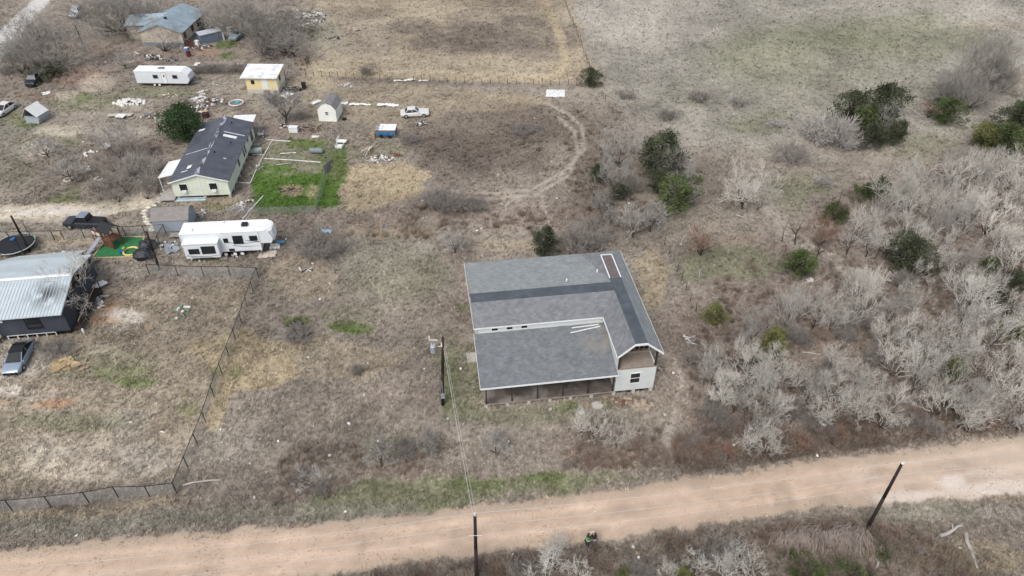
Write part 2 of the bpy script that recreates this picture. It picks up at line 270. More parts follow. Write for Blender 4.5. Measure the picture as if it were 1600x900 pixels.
 ('dark', .6, 'e', (1180, 590, 60, 30), 1), ('mud', .3, 'e', (1280, 520, 40, 16), 1), ('olive', .4, 'e', (1400, 300, 60, 12), 1), ('dark', .5, 'e', (1570, 480, 60, 20), 1),
 ('brush', .95, 'p', [(1050, 690), (1180, 690), (1400, 650), (1700, 640), (1700, 668), (1600, 672), (1350, 700), (1060, 742)], 9), ('rust', .35, 'e', (1100, 700, 60, 16), 1), ('rust', .2, 'e', (1560, 650, 60, 14), 1), ('mud', .35, 'p', [(1200, 680), (1600, 650), (1600, 664), (1210, 710)], 9), ('dark', .7, 'e', (1120, 722, 60, 9), 1),
 # foreground verge
 ('brush', .85, 'p', [(540, 905), (760, 868), (960, 848), (1200, 815), (1350, 800), (1500, 830), (1560, 860), (1560, 1100), (400, 1100)], 14), ('dark', .5, 'e', (1000, 880, 200, 26), 1), ('mud', .45, 'e', (1190, 840, 60, 12), 1), ('straw', .35, 'l', ([(1050, 815), (1300, 785), (1700, 775)], 8), 8), ('greyg', .7, 'e', (1450, 800, 110, 16), 1), ('pale', .6, 'e', (1580, 800, 50, 14), 1), ('straw', .5, 'e', (1500, 870, 110, 26), 1), ('olive', .6, 'e', (1380, 865, 30, 10), 1), ('dark', .4, 'e', (1420, 840, 50, 10), 1),
]
TRACK = [[(700, 299), (770, 302), (830, 297), (880, 269), (913, 235), (911, 200), (886, 177), (850, 160)], [(700, 307), (770, 310), (836, 304), (889, 273), (903, 240), (899, 208), (874, 184)], [(846, 305), (853, 330), (858, 352)], [(780, 345), (795, 315), (825, 303)]]
def seg_d(px, py, P):
    best = np.full(px.shape, 1e9)
    for (ax, ay), (bx, by) in zip(P[:-1], P[1:]):
        dx, dy = bx - ax, by - ay; t = np.clip(((px - ax) * dx + (py - ay) * dy) / (dx * dx + dy * dy + 1e-9), 0, 1)
        best = np.minimum(best, np.hypot(px - ax - t * dx, py - ay - t * dy))
    return best
def poly_sd(px, py, P):            # positive inside
    d = seg_d(px, py, P + [P[0]]); ins = np.zeros(px.shape, bool)
    for (ax, ay), (bx, by) in zip(P, P[1:] + [P[0]]):
        c = ((ay > py) != (by > py)) & (px < (bx - ax) * (py - ay) / (by - ay + 1e-12) + ax); ins ^= c
    return np.where(ins, d, -d)
ss = lambda t: np.clip(t, 0, 1) ** 2 * (3 - 2 * np.clip(t, 0, 1))
ROAD_U = [(-300, 880), (0, 858), (160, 842), (400, 822), (640, 803), (760, 788), (950, 765), (1050, 748), (1200, 728), (1400, 703), (1600, 674), (1900, 630)]
ROAD_L = [(1900, 760), (1600, 778), (1450, 786), (1300, 795), (1100, 822), (960, 845), (800, 865), (600, 890), (400, 915), (100, 955), (-300, 1010)]
DRIVE = [(-30, 130), (-30, 62), (10, 36), (52, -2), (70, -40), (150, -40), (82, -2), (60, 22), (20, 68), (5, 90)]
def cover(x, y):
    """colour (display rgb 0..1), grass density, road mask at world x,y"""
    p = proj(np.stack([x, y, np.zeros_like(x)], -1)); px, py = p[..., 0], p[..., 1]
    # wander of the patch borders, in metres, turned into pixels
    k = 1130 / np.maximum(30, np.hypot(y, CAM_H))
    wx = (fbm(x, y, 5, 3) - .5) * 5 + (fbm(x, y, 1.3, 9) - .5) * 1.6; wy = (fbm(x, y, 5, 31) - .5) * 4 + (fbm(x, y, 1.3, 39) - .5) * 1.2
    qx = px + wx * k; qy = py + wy * k * .62
    n1 = fbm(x, y, 1.1, 51, 3); n2 = fbm(x, y, 7, 61, 3); n3 = fbm(x, y, 22, 71, 2); n4 = fbm(x, y, .55, 81, 2)
    col = np.empty(x.shape + (3,)); col[:] = np.array(C['base']) / 255
    dens = np.ones(x.shape)
    for name, amt, kind, g, soft in PATCH:
        if kind == 'e':
            fx = min(1, g[2] / 55); fy = min(1, g[3] / 30); m_ = 1 - np.sqrt(((px + (qx - px) * fx - g[0]) / g[2]) ** 2 + ((py + (qy - py) * fy - g[1]) / g[3]) ** 2); m_ = ss(m_ * 1.7 + .45)
        elif kind == 'p': m_ = ss(poly_sd(qx, qy, list(g)) / soft * .5 + .5)
        else: m_ = ss((g[1] - seg_d(qx * .25 + px * .75, qy * .25 + py * .75, g[0])) / soft + .5)
        m_ = ss(m_ * 1.9 - (n1 - .2) * 1.3 - (n4 - .4) * .5) * amt if kind != 'l' and name in ('green', 'lawn', 'straw', 'rust') else m_ * amt * (np.clip(1.25 - n1 * .9, .3, 1) if name in ('dark', 'pale', 'clay') else 1)
        c = np.array(C[name]) / 255; col = col * (1 - m_[..., None]) + c * m_[..., None]
        dd = dict(sand=.25, white=.1, clay=.2, pale=.6, mud=.5, lawn=1.1).get(name, 1.0)
        dens = dens * (1 - m_) + dd * m_
    # mottling: straw tops, dark gaps, grey thatch
    col *= (1 + (n1 - .5) * .20 + (n2 - .5) * .32 + (n3 - .5) * .22)[..., None]
    col *= (1 + (n4 - .5) * .16)[..., None]
    wm = ss((n2 - .5) * 6); col = col * (1 - .14 * wm[..., None]) + np.array([.60, .58, .52]) * .14 * wm[..., None]
    td = np.minimum.reduce([seg_d(px, py, t_) for t_ in TRACK]); tm = ss(2.6 - td * .9) * .6; col = col * (1 - tm[..., None]) + np.array([.70, .65, .59]) * (1 + (n1 - .5) * .2)[..., None] * tm[..., None]; dens = dens * (1 - tm)
    wx2 = (fbm(x, y, 3.0, 13) - .5) * 1.3 + (fbm(x, y, .8, 23) - .5) * .9
    rd = np.minimum(poly_sd(px, py + wx2 * k * .62, ROAD_U + ROAD_L), 60); rm = ss(rd / 6 + .2 + (fbm(x, y, .9, 43) - .5) * 1.2)
    r0 = np.array(C['road']) / 255; along = seg_d(px, py, ROAD_U)
    rc = np.empty_like(col); rc[:] = r0
    rc *= (1 + (fbm(x, y, 2.2, 5) - .5) * .12 + (fbm(x, y, .5, 15) - .5) * .12)[..., None]
    tr = np.exp(-((along - 22) / 5.) ** 2) + np.exp(-((along - 52) / 5.) ** 2) + .8 * np.exp(-((along - 76) / 4.) ** 2)
    rc *= (1 + .11 * (tr * (fbm(x, y, 6, 25) + .2) - .45) - .10 * ss((fbm(x, y, 4, 45) - .62) * 6) * .8)[..., None]
    edge = 1 - ss((rd - 3) / 22); rc = rc * (1 - .45 * edge[..., None]) + np.array([.66, .61, .54]) * .45 * edge[..., None]
    for (ex, ey, rx, ry, a) in ((1490, 752, 20, 8, .9), (1575, 762, 60, 12, .75), (1420, 776, 60, 8, .6), (1545, 740, 40, 6, .35), (1500, 772, 60, 8, .5), (1350, 745, 40, 6, .2)):
        m_ = ss((1 - np.sqrt(((px * .8 + qx * .2 - ex) / rx) ** 2 + ((py * .85 + qy * .15 - ey) / ry) ** 2)) * 1.6 + .5 - (n4 - .5) * 1.2) * a; rc = rc * (1 - m_[..., None]) + np.array([.92, .87, .83]) * m_[..., None]
    gr = ss((px - 1250) / 350)[..., None] * .35; rc = rc * (1 - gr) + np.array([.81, .76, .70]) * gr
    dm = ss(poly_sd(px, py + wx2 * k * .5, DRIVE) / 4 + .4); dc = np.array([.80, .79, .77])
    rc = rc * (1 - dm[..., None]) + (dc * (1 + (fbm(x, y, 1.5, 35)[..., None] - .5) * .1)) * dm[..., None]; rm = np.maximum(rm, dm)
    col = col * (1 - rm[..., None]) + rc * rm[..., None]; dens = dens * (1 - rm) + .10 * (1 - ss((rd - 2) / 12)) * rm * (fbm(x, y, 1.5, 47) > .5)
    return np.clip(col, .02, .98), np.clip(dens, 0, 1.2), rm
def relief(x, y, rm=0):
    return 0
def axis(lo, hi, step, far):
    a = list(np.arange(lo, hi, step)); s = step; v = a[-1]; up = []
    while v < far: s *= 1.35; v += s; up.append(v)
    s = step; v = a[0]; dn = []
    while v > -far: s *= 1.35; v -= s; dn.append(v)
    return dn[::-1] + a + up
def ground():
    xs = np.array([*axis(-118, 120, .62, 3000)]); 
    ya = list(np.arange(14, 75, .40)) + list(np.arange(75.2, 176, .68)); s = .68; v = ya[-1]
    while v < 4500: s *= 1.35; v += s; ya.append(v)
    s = .5; v = 14; dn = []
    while v > -1500: s *= 1.5; v -= s; dn.append(v)
    ys = np.array(dn[::-1] + ya)
    X, Y = np.meshgrid(xs, ys); nx, ny = len(xs), len(ys)
    col, dens, rm = cover(X, Y)
    near = (np.abs(X) < 130) & (Y > 5) & (Y < 190)
    Z = np.where(near, ((fbm(X, Y, 1.6, 91, 2) - .5) * .07 + (fbm(X, Y, .8, 97, 1) - .5) * .05) * (1 - rm), 0) - .03
    V = np.stack([X, Y, Z], -1).reshape(-1, 3)
    idx = np.arange(nx * ny).reshape(ny, nx); F = np.stack([idx[:-1, :-1], idx[:-1, 1:], idx[1:, 1:], idx[1:, :-1]], -1).reshape(-1, 4)
    me = bpy.data.meshes.new('ground'); me.vertices.add(len(V)); me.vertices.foreach_set('co', V.ravel())
    me.loops.add(F.size); me.loops.foreach_set('vertex_index', F.ravel()); me.polygons.add(len(F))
    me.polygons.foreach_set('loop_start', np.arange(0, F.size, 4)); me.polygons.foreach_set('loop_total', np.full(len(F), 4))
    me.polygons.foreach_set('use_smooth', np.ones(len(F), bool)); me.update(); me.validate()
    lc = np.where(col <= .04045, col / 12.92, ((col + .055) / 1.055) ** 2.4) * .78
    at = me.attributes.new('cover', 'FLOAT_COLOR', 'POINT'); at.data.foreach_set('color', np.concatenate([lc.reshape(-1, 3), rm.reshape(-1, 1)], 1).ravel())
    m = bpy.data.materials.new('soil_and_grass'); m.use_nodes = True; nt = m.node_tree; n = nt.nodes; l = nt.links; b = n['Principled BSDF']
    b.inputs['Roughness'].default_value = 1; b.inputs['Specular IOR Level'].default_value = .05
    a = n.new('ShaderNodeAttribute'); a.attribute_name = 'cover'
    tc = n.new('ShaderNodeTexCoord')
    def nz(sc, d, r=.6):
        t = n.new('ShaderNodeTexNoise'); t.inputs['Scale'].default_value = sc; t.inputs['Detail'].default_value = d; t.inputs['Roughness'].default_value = r; l.new(tc.outputs['Object'], t.inputs['Vector']); return t.outputs[0]
    def mr(s, a0, a1, b0, b1):
        t = n.new('ShaderNodeMapRange'); t.inputs[1].default_value = a0; t.inputs[2].default_value = a1; t.inputs[3].default_value = b0; t.inputs[4].default_value = b1; l.new(s, t.inputs[0]); return t.outputs[0]
    def mul(s, t):
        q = n.new('ShaderNodeMath'); q.operation = 'MULTIPLY'; l.new(s, q.inputs[0]); l.new(t, q.inputs[1]); return q.outputs[0]
    g = mul(mr(nz(2.6, 8, .7), .3, .7, .76, 1.24), mr(nz(11, 4, .7), .3, .7, .84, 1.16))
    r = mul(mr(nz(7, 10, 1.0), .3, .7, .80, 1.18), mr(nz(1.2, 5), .3, .7, .95, 1.05))
    mx = n.new('ShaderNodeMix'); l.new(a.outputs['Alpha'], mx.inputs[0]); l.new(g, mx.inputs[2]); l.new(r, mx.inputs[3])
    vm = n.new('ShaderNodeVectorMath'); vm.operation = 'SCALE'; l.new(a.outputs['Color'], vm.inputs[0]); l.new(mx.outputs[0], vm.inputs['Scale'])
    l.new(vm.outputs[0], b.inputs['Base Color'])
    bp = n.new('ShaderNodeBump'); bp.inputs['Strength'].default_value = .5; bp.inputs['Distance'].default_value = .12; l.new(nz(6, 7, .75), bp.inputs['Height']); l.new(bp.outputs[0], b.inputs['Normal'])
    me.materials.append(m); o = bpy.data.objects.new('ground', me); COL.objects.link(o); tag(o, kind='structure')
ground()
# ================================================================ instanced stuff (grass, undergrowth): template clumps and points live in one mesh
FOOT = []      # no-grass footprints: photo-pixel polygons
def scatter(name, label, templates, pos, tint, scale, material):
    V = []; F = []; flag = []; vid = []; o = 0
    for k, (tv, tf) in enumerate(templates):
        V.append(tv); F += [tuple(i + o for i in f) for f in tf]; o += len(tv); flag += [1] * len(tv); vid += [k] * len(tv)
    nt_ = o; V = np.concatenate(V + [pos]); N = len(pos)
    me = bpy.data.meshes.new(name); me.from_pydata(V.tolist() if False else [], [], [])
    me.vertices.add(len(V)); me.vertices.foreach_set('co', V.astype(np.float32).ravel())
    fl = np.array([i for f in F for i in f]); tot = np.array([len(f) for f in F])
    me.loops.add(len(fl)); me.loops.foreach_set('vertex_index', fl); me.polygons.add(len(F))
    me.polygons.foreach_set('loop_start', np.concatenate([[0], np.cumsum(tot)[:-1]])); me.polygons.foreach_set('loop_total', tot); me.update(); me.validate()
    def at(nm, ty, key, arr):
        a = me.attributes.new(nm, ty, 'POINT'); a.data.foreach_set(key, arr)
    at('clump', 'INT', 'value', np.array(vid + [-1] * N, dtype=np.int32)); at('isclump', 'BOOLEAN', 'value', np.array(flag + [0] * N, dtype=bool))
    at('size', 'FLOAT', 'value', np.concatenate([np.ones(nt_), scale]).astype(np.float32))
    tc_ = np.concatenate([np.ones((nt_, 3)), tint]); at('tint', 'FLOAT_VECTOR', 'vector', tc_.astype(np.float32).ravel())
    me.materials.append(material); ob = bpy.data.objects.new(name, me); COL.objects.link(ob); tag(ob, label, kind='stuff')
    ng = bpy.data.node_groups.new(name, 'GeometryNodeTree'); ng.interface.new_socket('Geometry', in_out='INPUT', socket_type='NodeSocketGeometry'); ng.interface.new_socket('Geometry', in_out='OUTPUT', socket_type='NodeSocketGeometry')
    N_ = ng.nodes; L = ng.links; gi = N_.new('NodeGroupInput'); go = N_.new('NodeGroupOutput')
    sep = N_.new('GeometryNodeSeparateGeometry'); sep.domain = 'POINT'
    def attr(nm, ty):
        a = N_.new('GeometryNodeInputNamedAttribute'); a.data_type = ty; a.inputs['Name'].default_value = nm; return a.outputs['Attribute']
    L.new(gi.outputs[0], sep.inputs[0]); L.new(attr('isclump', 'BOOLEAN'), sep.inputs[1])
    sp = N_.new('GeometryNodeSplitToInstances'); sp.domain = 'POINT'; L.new(sep.outputs[0], sp.inputs[0]); L.new(attr('clump', 'INT'), sp.inputs['Group ID'])
    iop = N_.new('GeometryNodeInstanceOnPoints'); iop.inputs['Pick Instance'].default_value = True
    L.new(sep.outputs[1], iop.inputs['Points']); L.new(sp.outputs[0], iop.inputs['Instance'])
    rv = N_.new('FunctionNodeRandomValue'); rv.data_type = 'INT'; rv.inputs[4].default_value = 0; rv.inputs[5].default_value = len(templates) - 1; L.new(rv.outputs[2], iop.inputs['Instance Index'])
    rr = N_.new('FunctionNodeRandomValue'); rr.data_type = 'FLOAT_VECTOR'; rr.inputs[0].default_value = (-.15, -.15, 0); rr.inputs[1].default_value = (.15, .15, 6.283); rr.inputs['Seed'].default_value = 5
    L.new(rr.outputs[0], iop.inputs['Rotation']); L.new(attr('size', 'FLOAT'), iop.inputs['Scale']); L.new(iop.outputs[0], go.inputs[0])
    md = ob.modifiers.new('scatter', 'NODES'); md.node_group = ng
    return ob
def tint_mat(name, rough=.9, lo=.75, hi=1.25):
    m = bpy.data.materials.new(name); m.use_nodes = True; n = m.node_tree.nodes; l = m.node_tree.links; b = n['Principled BSDF']; b.inputs['Roughness'].default_value = rough; b.inputs['Specular IOR Level'].default_value = .1
    a = n.new('ShaderNodeAttribute'); a.attribute_type = 'INSTANCER'; a.attribute_name = 'tint'; l.new(a.outputs['Vector'], b.inputs['Base Color']); return m
def blades(n, L, wd, lo, hi, seed, spread=.5):
    q = random.Random(seed); V = []; F = []
    for k in range(n):
        a = q.uniform(0, 6.283); e = math.radians(q.uniform(lo, hi)); r0 = q.uniform(0, spread); c = q.uniform(0, 6.283)
        bx, by = math.cos(c) * r0 * L, math.sin(c) * r0 * L; ll = L * q.uniform(.6, 1.2); dx, dy = math.cos(a), math.sin(a); o = len(V)
        V += [(bx - dy * wd, by + dx * wd, -.02), (bx + dy * wd, by - dx * wd, -.02), (bx + dx * ll * math.cos(e), by + dy * ll * math.cos(e), ll * math.sin(e))]
        F.append((o, o + 1, o + 2))
    return np.array(V), F

def gravel():
    rs = np.random.RandomState(21); N = 60000; px = rs.uniform(-60, 1660, N); py = rs.uniform(660, 960, N)
    d = np.stack([(px - 800) / FPX, (py - 450) / FPX, np.ones(N)], -1) @ RM; t = -CAM_H / d[:, 2]; x, y = d[:, 0] * t, d[:, 1] * t
    rd = poly_sd(px, py, ROAD_U + ROAD_L); k = (rd > 2) & (rs.uniform(0, 1, N) < np.clip(.12 + .5 * np.exp(-rd / 9) + .5 * (fbm(x, y, 3, 401) > .6), 0, 1)); x, y = x[k], y[k]; n = len(x)
    base = (np.array(C['road']) / 255) ** 2.2 * .8; tint = base * rs.choice([.5, .65, .8, .9, 1.12], n)[:, None] * rs.uniform(.9, 1.1, (n, 3)); T = []
    for s in range(3):
        q = MB().blob((0, 0, .02), (.05, .04, .03), s, 5, 3, .3); T.append((np.array(q.v), q.f))
    scatter('gravel', 'loose stones on the dirt road and along its edges', T, np.stack([x, y, np.zeros(n)], 1), tint, rs.uniform(.3, 1.0, n), tint_mat('gravel_stone'))
gravel()
# ================================================================ materials
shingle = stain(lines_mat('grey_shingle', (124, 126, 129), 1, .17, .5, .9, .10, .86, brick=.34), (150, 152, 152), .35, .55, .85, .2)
shingle_lit = stain(lines_mat('grey_shingle_lit', (146, 150, 150), 1, .17, .4, .9, .08, .90, brick=.34), (165, 168, 162), .3, .5, .85, .3)  # paler shingle copy: light on the back slopes put into the colour
shingle_x = lines_mat('grey_shingle_side', (124, 126, 129), 0, .17, .5, .9, .10, .86, brick=.34)
felt = stain(mat('ridge_felt', (82, 88, 94), .85, .12, .8), (104, 110, 116), 1.5, .5, .8, .5)
felt_brown = stain(mat('bare_deck_brown', (116, 106, 102), .9, .15, 2, aniso=(3, 1, 1)), (86, 84, 88), 3, .45, .7, .7)
siding = stain(lines_mat('white_siding', (222, 226, 224), 2, .2, .5, .6, .04, .82), (170, 172, 165), .7, .55, .9, .4)
trim = mat('white_trim', (232, 234, 232), .6, .05, 2)
glass = mat('dark_glass', (44, 46, 48), .12, .2, 1, spec=.5)
osb = stain(mat('osb_board', (152, 138, 126), .9, .2, 5, aniso=(1, 3, 1)), (172, 162, 152), 1.2, .4, .7, .6)
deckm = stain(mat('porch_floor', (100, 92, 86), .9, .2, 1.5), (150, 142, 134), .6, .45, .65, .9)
darkwood = mat('dark_timber', (62, 52, 46), .9, .2, 4)
stud = mat('pale_stud', (150, 132, 110), .9, .15, 4)
block = mat('white_block', (198, 194, 186), .9, .12, 6)
shade_black = mat('painted_shade_black', (26, 25, 25), .95, .1, 2)  # black that stands in for shade inside gaps and open bays
concrete = stain(mat('concrete', (186, 182, 172), .9, .1, 3), (140, 134, 124), 1.5, .5, .8, .5)
S = 1.06
def window(parent, name, u0, u1, z0, z1, y, axis='y', sash=True, frame=None, cols=1, depth=.05):
    """a framed window flat on a wall: axis 'y' faces -y at y, axis 'x' faces +x at x=y. frame and panes proud of the wall"""
    fm = frame or trim; f = MB(); t = .09; s = -1 if axis == 'y' else 1
    def bx(mb, a0, a1, b0, b1, d0, d1):
        lo, hi = sorted((y + s * d0, y + s * d1))
        if axis == 'y': mb.box(a0, a1, lo, hi, b0, b1)
        else: mb.box(lo, hi, a0, a1, b0, b1)
    bx(f, u0 - t, u1 + t, z0 - t, z0, 0, depth); bx(f, u0 - t, u1 + t, z1, z1 + t, 0, depth); bx(f, u0 - t, u0, z0, z1, 0, depth); bx(f, u1, u1 + t, z0, z1, 0, depth)
    if sash: bx(f, u0, u1, (z0 + z1) / 2 - .03, (z0 + z1) / 2 + .03, 0, depth * .8)
    for k in range(1, cols): um = u0 + (u1 - u0) * k / cols; bx(f, um - .025, um + .025, z0, z1, 0, depth * .7)
    o = f.build('window', fm, parent)
    g = MB(); bx(g, u0, u1, z0, z1, .004, .02); g.build('pane', glass, o)
    return o
# ================================================================ the big house
def main_house():
    U1, U2, ZF, Z1, ZE, ZR = [v * S for v in (11.95, 15.61, .5, 3.29, 5.31, 6.68)]
    OV, OE, SL, SR, VB, VE, VMF, VMB, VFE, ZP, VC, ZPE, UL = [v * S for v in (.37, .26, 13.16, 14.26, 14.93, 12.6, 7.04, 8.32, 4.96, 4.54, 5.09, 3.02, -.41)]
    r = empty('wooden_house', (-2.35 * S, 43.83 * S, 0), math.radians(8.2), 'large L-shaped unfinished white house with grey shingle roof and open front porch', 'house')
    T = .13
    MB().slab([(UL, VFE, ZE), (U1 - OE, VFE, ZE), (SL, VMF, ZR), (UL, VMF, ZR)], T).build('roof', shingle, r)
    MB().slab([(UL, VMB, ZR), (SL, VMB, ZR), (U1 - OE, VB, ZE), (UL, VB, ZE)], T).build('roof', shingle_lit, r)
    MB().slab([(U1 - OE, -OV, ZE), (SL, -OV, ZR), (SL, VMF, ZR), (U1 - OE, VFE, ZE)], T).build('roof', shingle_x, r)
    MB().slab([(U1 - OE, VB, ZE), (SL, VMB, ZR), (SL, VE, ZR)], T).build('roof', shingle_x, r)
    MB().slab([(U1 - OE, VB, ZE), (SL, VE, ZR), (SR, VE, ZR), (U2 + OE, VB, ZE)], T).build('roof', shingle_lit, r)
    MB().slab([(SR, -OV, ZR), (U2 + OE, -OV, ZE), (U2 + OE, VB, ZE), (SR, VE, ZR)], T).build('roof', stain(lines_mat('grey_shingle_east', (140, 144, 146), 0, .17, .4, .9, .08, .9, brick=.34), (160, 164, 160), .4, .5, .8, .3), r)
    VN = 8.9 * S
    s1 = MB(); s1.slab([(UL, VMF, ZR + .02), (SL, VMF, ZR + .02), (SL, VMB, ZR + .02), (UL, VMB, ZR + .02)], .16)
    s1.build('ridge_strip', felt, r)
    MB().slab([(SL, -OV - .01, ZR + .025), (SR, -OV - .01, ZR + .025), (SR, VN, ZR + .025), (SL, VN, ZR + .025)], .16).build('ridge_strip', felt, r)
    MB().slab([(SL, VN, ZR + .015), (SR, VN, ZR + .015), (SR, VE, ZR + .015), (SL, VE, ZR + .015)], .15).build('ridge_strip', felt_brown, r)['label'] = 'bare brown end of the ridge strip, not yet covered'
    for a, b in (((SL - .05, VN), (SL + .06, VE)), ((SR - .06, VN), (SR + .05, VE)), ((SL, VE - .05), (SR, VE + .06))):
        x0, x1 = sorted((a[0], b[0])); MB().box(x0, x1, a[1], b[1], ZR + .02, ZR + .06).build('edge_flashing', trim, r)
    # small vents and scraps on the back slope
    for u, v in ((9.0, 9.2), (12.35, 10.6)):
        z = ZR - (v * S - VMB) / (VB - VMB) * (ZR - ZE)
        MB().tube((u * S, v * S, z - .05), (u * S, v * S, z + .3), .09, .09, 8).build('vent_pipe', trim, r)
    # walls
    w1 = MB(); w1.box(0, U1, VC, VC + .15, ZF, ZE - .03); w1.build('wall', siding, r)
    w2 = MB(); w2.prism([(VC + .15, ZF), (VB - .5, ZF), (VB - .5, ZE - .05), (VMB, ZR - .18), (VMF, ZR - .18), (VC + .15, ZE - .1)], 0, .15, 'x'); w2.build('wall', siding, r)
    MB().box(.15, U2 - .15, VB - .65, VB - .5, ZF, ZE - .14).build('wall', siding, r)
    MB().box(U1, U2, 0, .15, ZF, Z1).build('wall', siding, r)
    MB().box(U1, U1 + .15, .15, VC, ZF, ZP).build('wall', siding, r)
    MB().box(U1 + .002, U1 + .15, .9, VFE + 2, Z1 + .0, ZE - .14).build('wall', siding, r)
    MB().box(U2 - .15, U2, .15, VB - .66, ZF, Z1).build('wall', siding, r)
    MB().box(U2 - .148, U2 - .002, 2.4, VB - .66, Z1 + .002, ZE - .14).build('wall', siding, r)
    # three small clerestory windows and the front window
    for px in (767, 790.5, 814):
        u = (px - 741) / (945 - 741) * U1; window(r, 'window', u - .30, u + .30, ZP + .22, ZP + .56, VC, sash=False)
    uc = (U1 + U2) / 2 - .05; window(r, 'window', uc - .46, uc + .46, 1.45 * S, 2.65 * S, 0)
    # loft: floor, posts, framed back wall with open bays
    MB().box(U1 + .15, U2 - .16, .02, 2.75, Z1 + .003, Z1 + .06).build('loft_floor', osb, r)
    MB().box(U1 + .0, U2, -.03, .02, Z1 + .004, Z1 + .10).build('floor_edge', stud, r)
    for u in (U1 + .14, U2 - .14): MB().box(u - .08, u + .08, .03, .2, Z1 + .07, ZE + .0).build('post', darkwood, r)
    MB().box(U1 + .15, U2 - .15, 1.95, 2.05, Z1 + .07, Z1 + .3).build('loft_wall_and_shade_sheet', osb, r)
    MB().box(U1 + .16, U2 - .16, 2.5, 2.6, Z1 + .07, ZE - .16).build('loft_wall_and_shade_sheet', shade_black, r)  # black sheet paints the dark behind the open bays
    for k in range(8):
        u = U1 + .3 + (U2 - U1 - .6) * k / 7; top = ZE - .2 + min(ZR - ZE, (min(u - U1, U2 - u) + OE) / (SL - U1 + OE) * (ZR - ZE)); MB().box(u - .03, u + .03, 1.96, 2.04, Z1 + .3, top).build('stud', stud, r)
    MB().box(U1 + .5, U2 - .5, 1.94, 2.06, ZE + .05, ZE + .15).build('tie_beam', stud, r)
    for k in range(5):      # rafters seen in the gable mouth
        v = .2 + k * .55; MB().tube((U1 - .1, v, ZE - .2), (SL, v, ZR - .22), .04, n=4).tube((U2 + .1, v, ZE - .2), (SR, v, ZR - .22), .04, n=4).tube((SL, v, ZR - .24), (SR, v, ZR - .24), .04, n=4).build('rafter', stud, r)
    # white rake boards and fascias
    for a, b in (((U1 - OE, ZE), (SL, ZR)), ((SL, ZR), (SR, ZR)), ((SR, ZR), (U2 + OE, ZE))):
        q = MB(); P = [(a[0], -OV - .07, a[1] + .035), (b[0], -OV - .07, b[1] + .035), (b[0], -OV - .01, b[1] + .035), (a[0], -OV - .01, a[1] + .035)]; q.slab(P, .24).build('rake_board', trim, r)
    MB().box(U1 - OE - .05, U1 - OE - .002, -OV, VFE, ZE - .22, ZE + .02).build('fascia', trim, r)
    MB().box(UL, U1 - OE - .05, VFE - .06, VFE - .002, ZE - .13, ZE + .01).build('fascia', trim, r)
    MB().box(U2 + OE + .002, U2 + OE + .04, -OV, VB, ZE - .2, ZE - .01).build('fascia', trim, r)
    MB().box(UL - .04, UL - .002, VFE, VB, ZE - .2, ZE - .02).build('fascia', trim, r)
    # porch
    pr = MB().slab([(UL, -OV, ZPE), (U1 - .02, -OV, ZPE), (U1 - .02, VC - .01, ZP), (UL, VC - .01, ZP)], .12).build('porch_roof', stain(lines_mat('grey_shingle_porch', (118, 121, 124), 1, .17, .5, .9, .10, .86, brick=.34), (150, 140, 128), .8, .45, .62, .75, center=(U1 - .6, VC - 1.6, 4.2), radius=3.0), r)
    MB().box(UL, U1 + .1, -OV - .06, -OV - .003, ZPE - .15, ZPE + .02).build('fascia', trim, pr)
    MB().slab([(UL - .035, -OV, ZPE + .02), (UL - .003, -OV, ZPE + .02), (UL - .003, VC - .01, ZP + .02), (UL - .035, VC - .01, ZP + .02)], .15).build('fascia', trim, pr)
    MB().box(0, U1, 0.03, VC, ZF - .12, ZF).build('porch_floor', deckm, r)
    MB().box(-.02, U1, -.02, .03, ZF - .13, ZF + .01).build('floor_edge', osb, r)
    for k in range(6):
        u = .12 + (U1 - .3) * k / 5; MB().box(u - .06, u + .06, .06, .18, ZF, ZPE - .1).build('porch_post', darkwood, r)
    MB().box(0, U1, .05, .17, ZPE - .28, ZPE - .11).build('porch_beam', darkwood, r)
    MB().box(-.0, .12, VC - 3.4, VC, ZF + .01, 3.1).build('wall', siding, r)
    MB().box(0.3, U1 + .0, .5, .6, -.03, ZF - .13).build('crawl_space_shade', shade_black, r)  # black panel paints the shade under the porch floor
    MB().box(U1 + .3, U2 - .3, .25, .35, -.03, ZF - .01).build('crawl_space_shade', shade_black, r)  # painted shade again, below the wing
    for u in [.1] + [.1 + (U1 - .3) * k / 6 for k in range(1, 6)] + [U1 - .05, (U1 + U2) / 2, U2 - .2]:
        MB().box(u - .16, u + .16, -.03, .3, -.05, ZF - .13).build('pier_block', block, r)
    MB().slab([(-1.15, 6.3, .1), (-.05, 6.3, .1), (-.05, 7.7, .1), (-1.15, 7.7, .1)], .14).build('door_slab', concrete, r)
    # two white boards left on the porch roof, resting by the wing
    for k, (a, b) in enumerate((((8.7, 4.75), (11.3, 4.85)), ((8.5, 4.25), (11.4, 4.65)))):
        z = lambda v: ZPE + (v + OV) / (VC + OV) * (ZP - ZPE) + .07
        o = MB(); o.tube((a[0] * S, a[1] * S, z(a[1] * S)), (b[0] * S, b[1] * S, z(b[1] * S)), .06, n=4).build('loose_board', trim)
        ob = bpy.data.objects['loose_board' if k == 0 else 'loose_board.001']; ob.location = r.location; ob.rotation_euler = r.rotation_euler
        tag(ob, ['upper of two white boards lying on the porch roof', 'lower, longer of two white boards lying on the porch roof'][k], 'board', 'boards left on the porch roof')
    # step stones in front
    e = empty('porch_step', G(916, 634), math.radians(8), 'grey timber step box below the middle of the porch edge', 'step')
    MB().box(-.45, .45, -.3, .3, 0, .2).build('tread', stud, e); MB().box(-.4, .4, -.28, -.2, -.02, .0).build('base', darkwood, e)
    q = MB().blob((0, 0, 0), (.6, .5, .14), 3, 10, 5, .15).build('flat_stone', block, loc=G(932, 633)); tag(q, 'pale flat stone slab beside the porch step', 'stone')
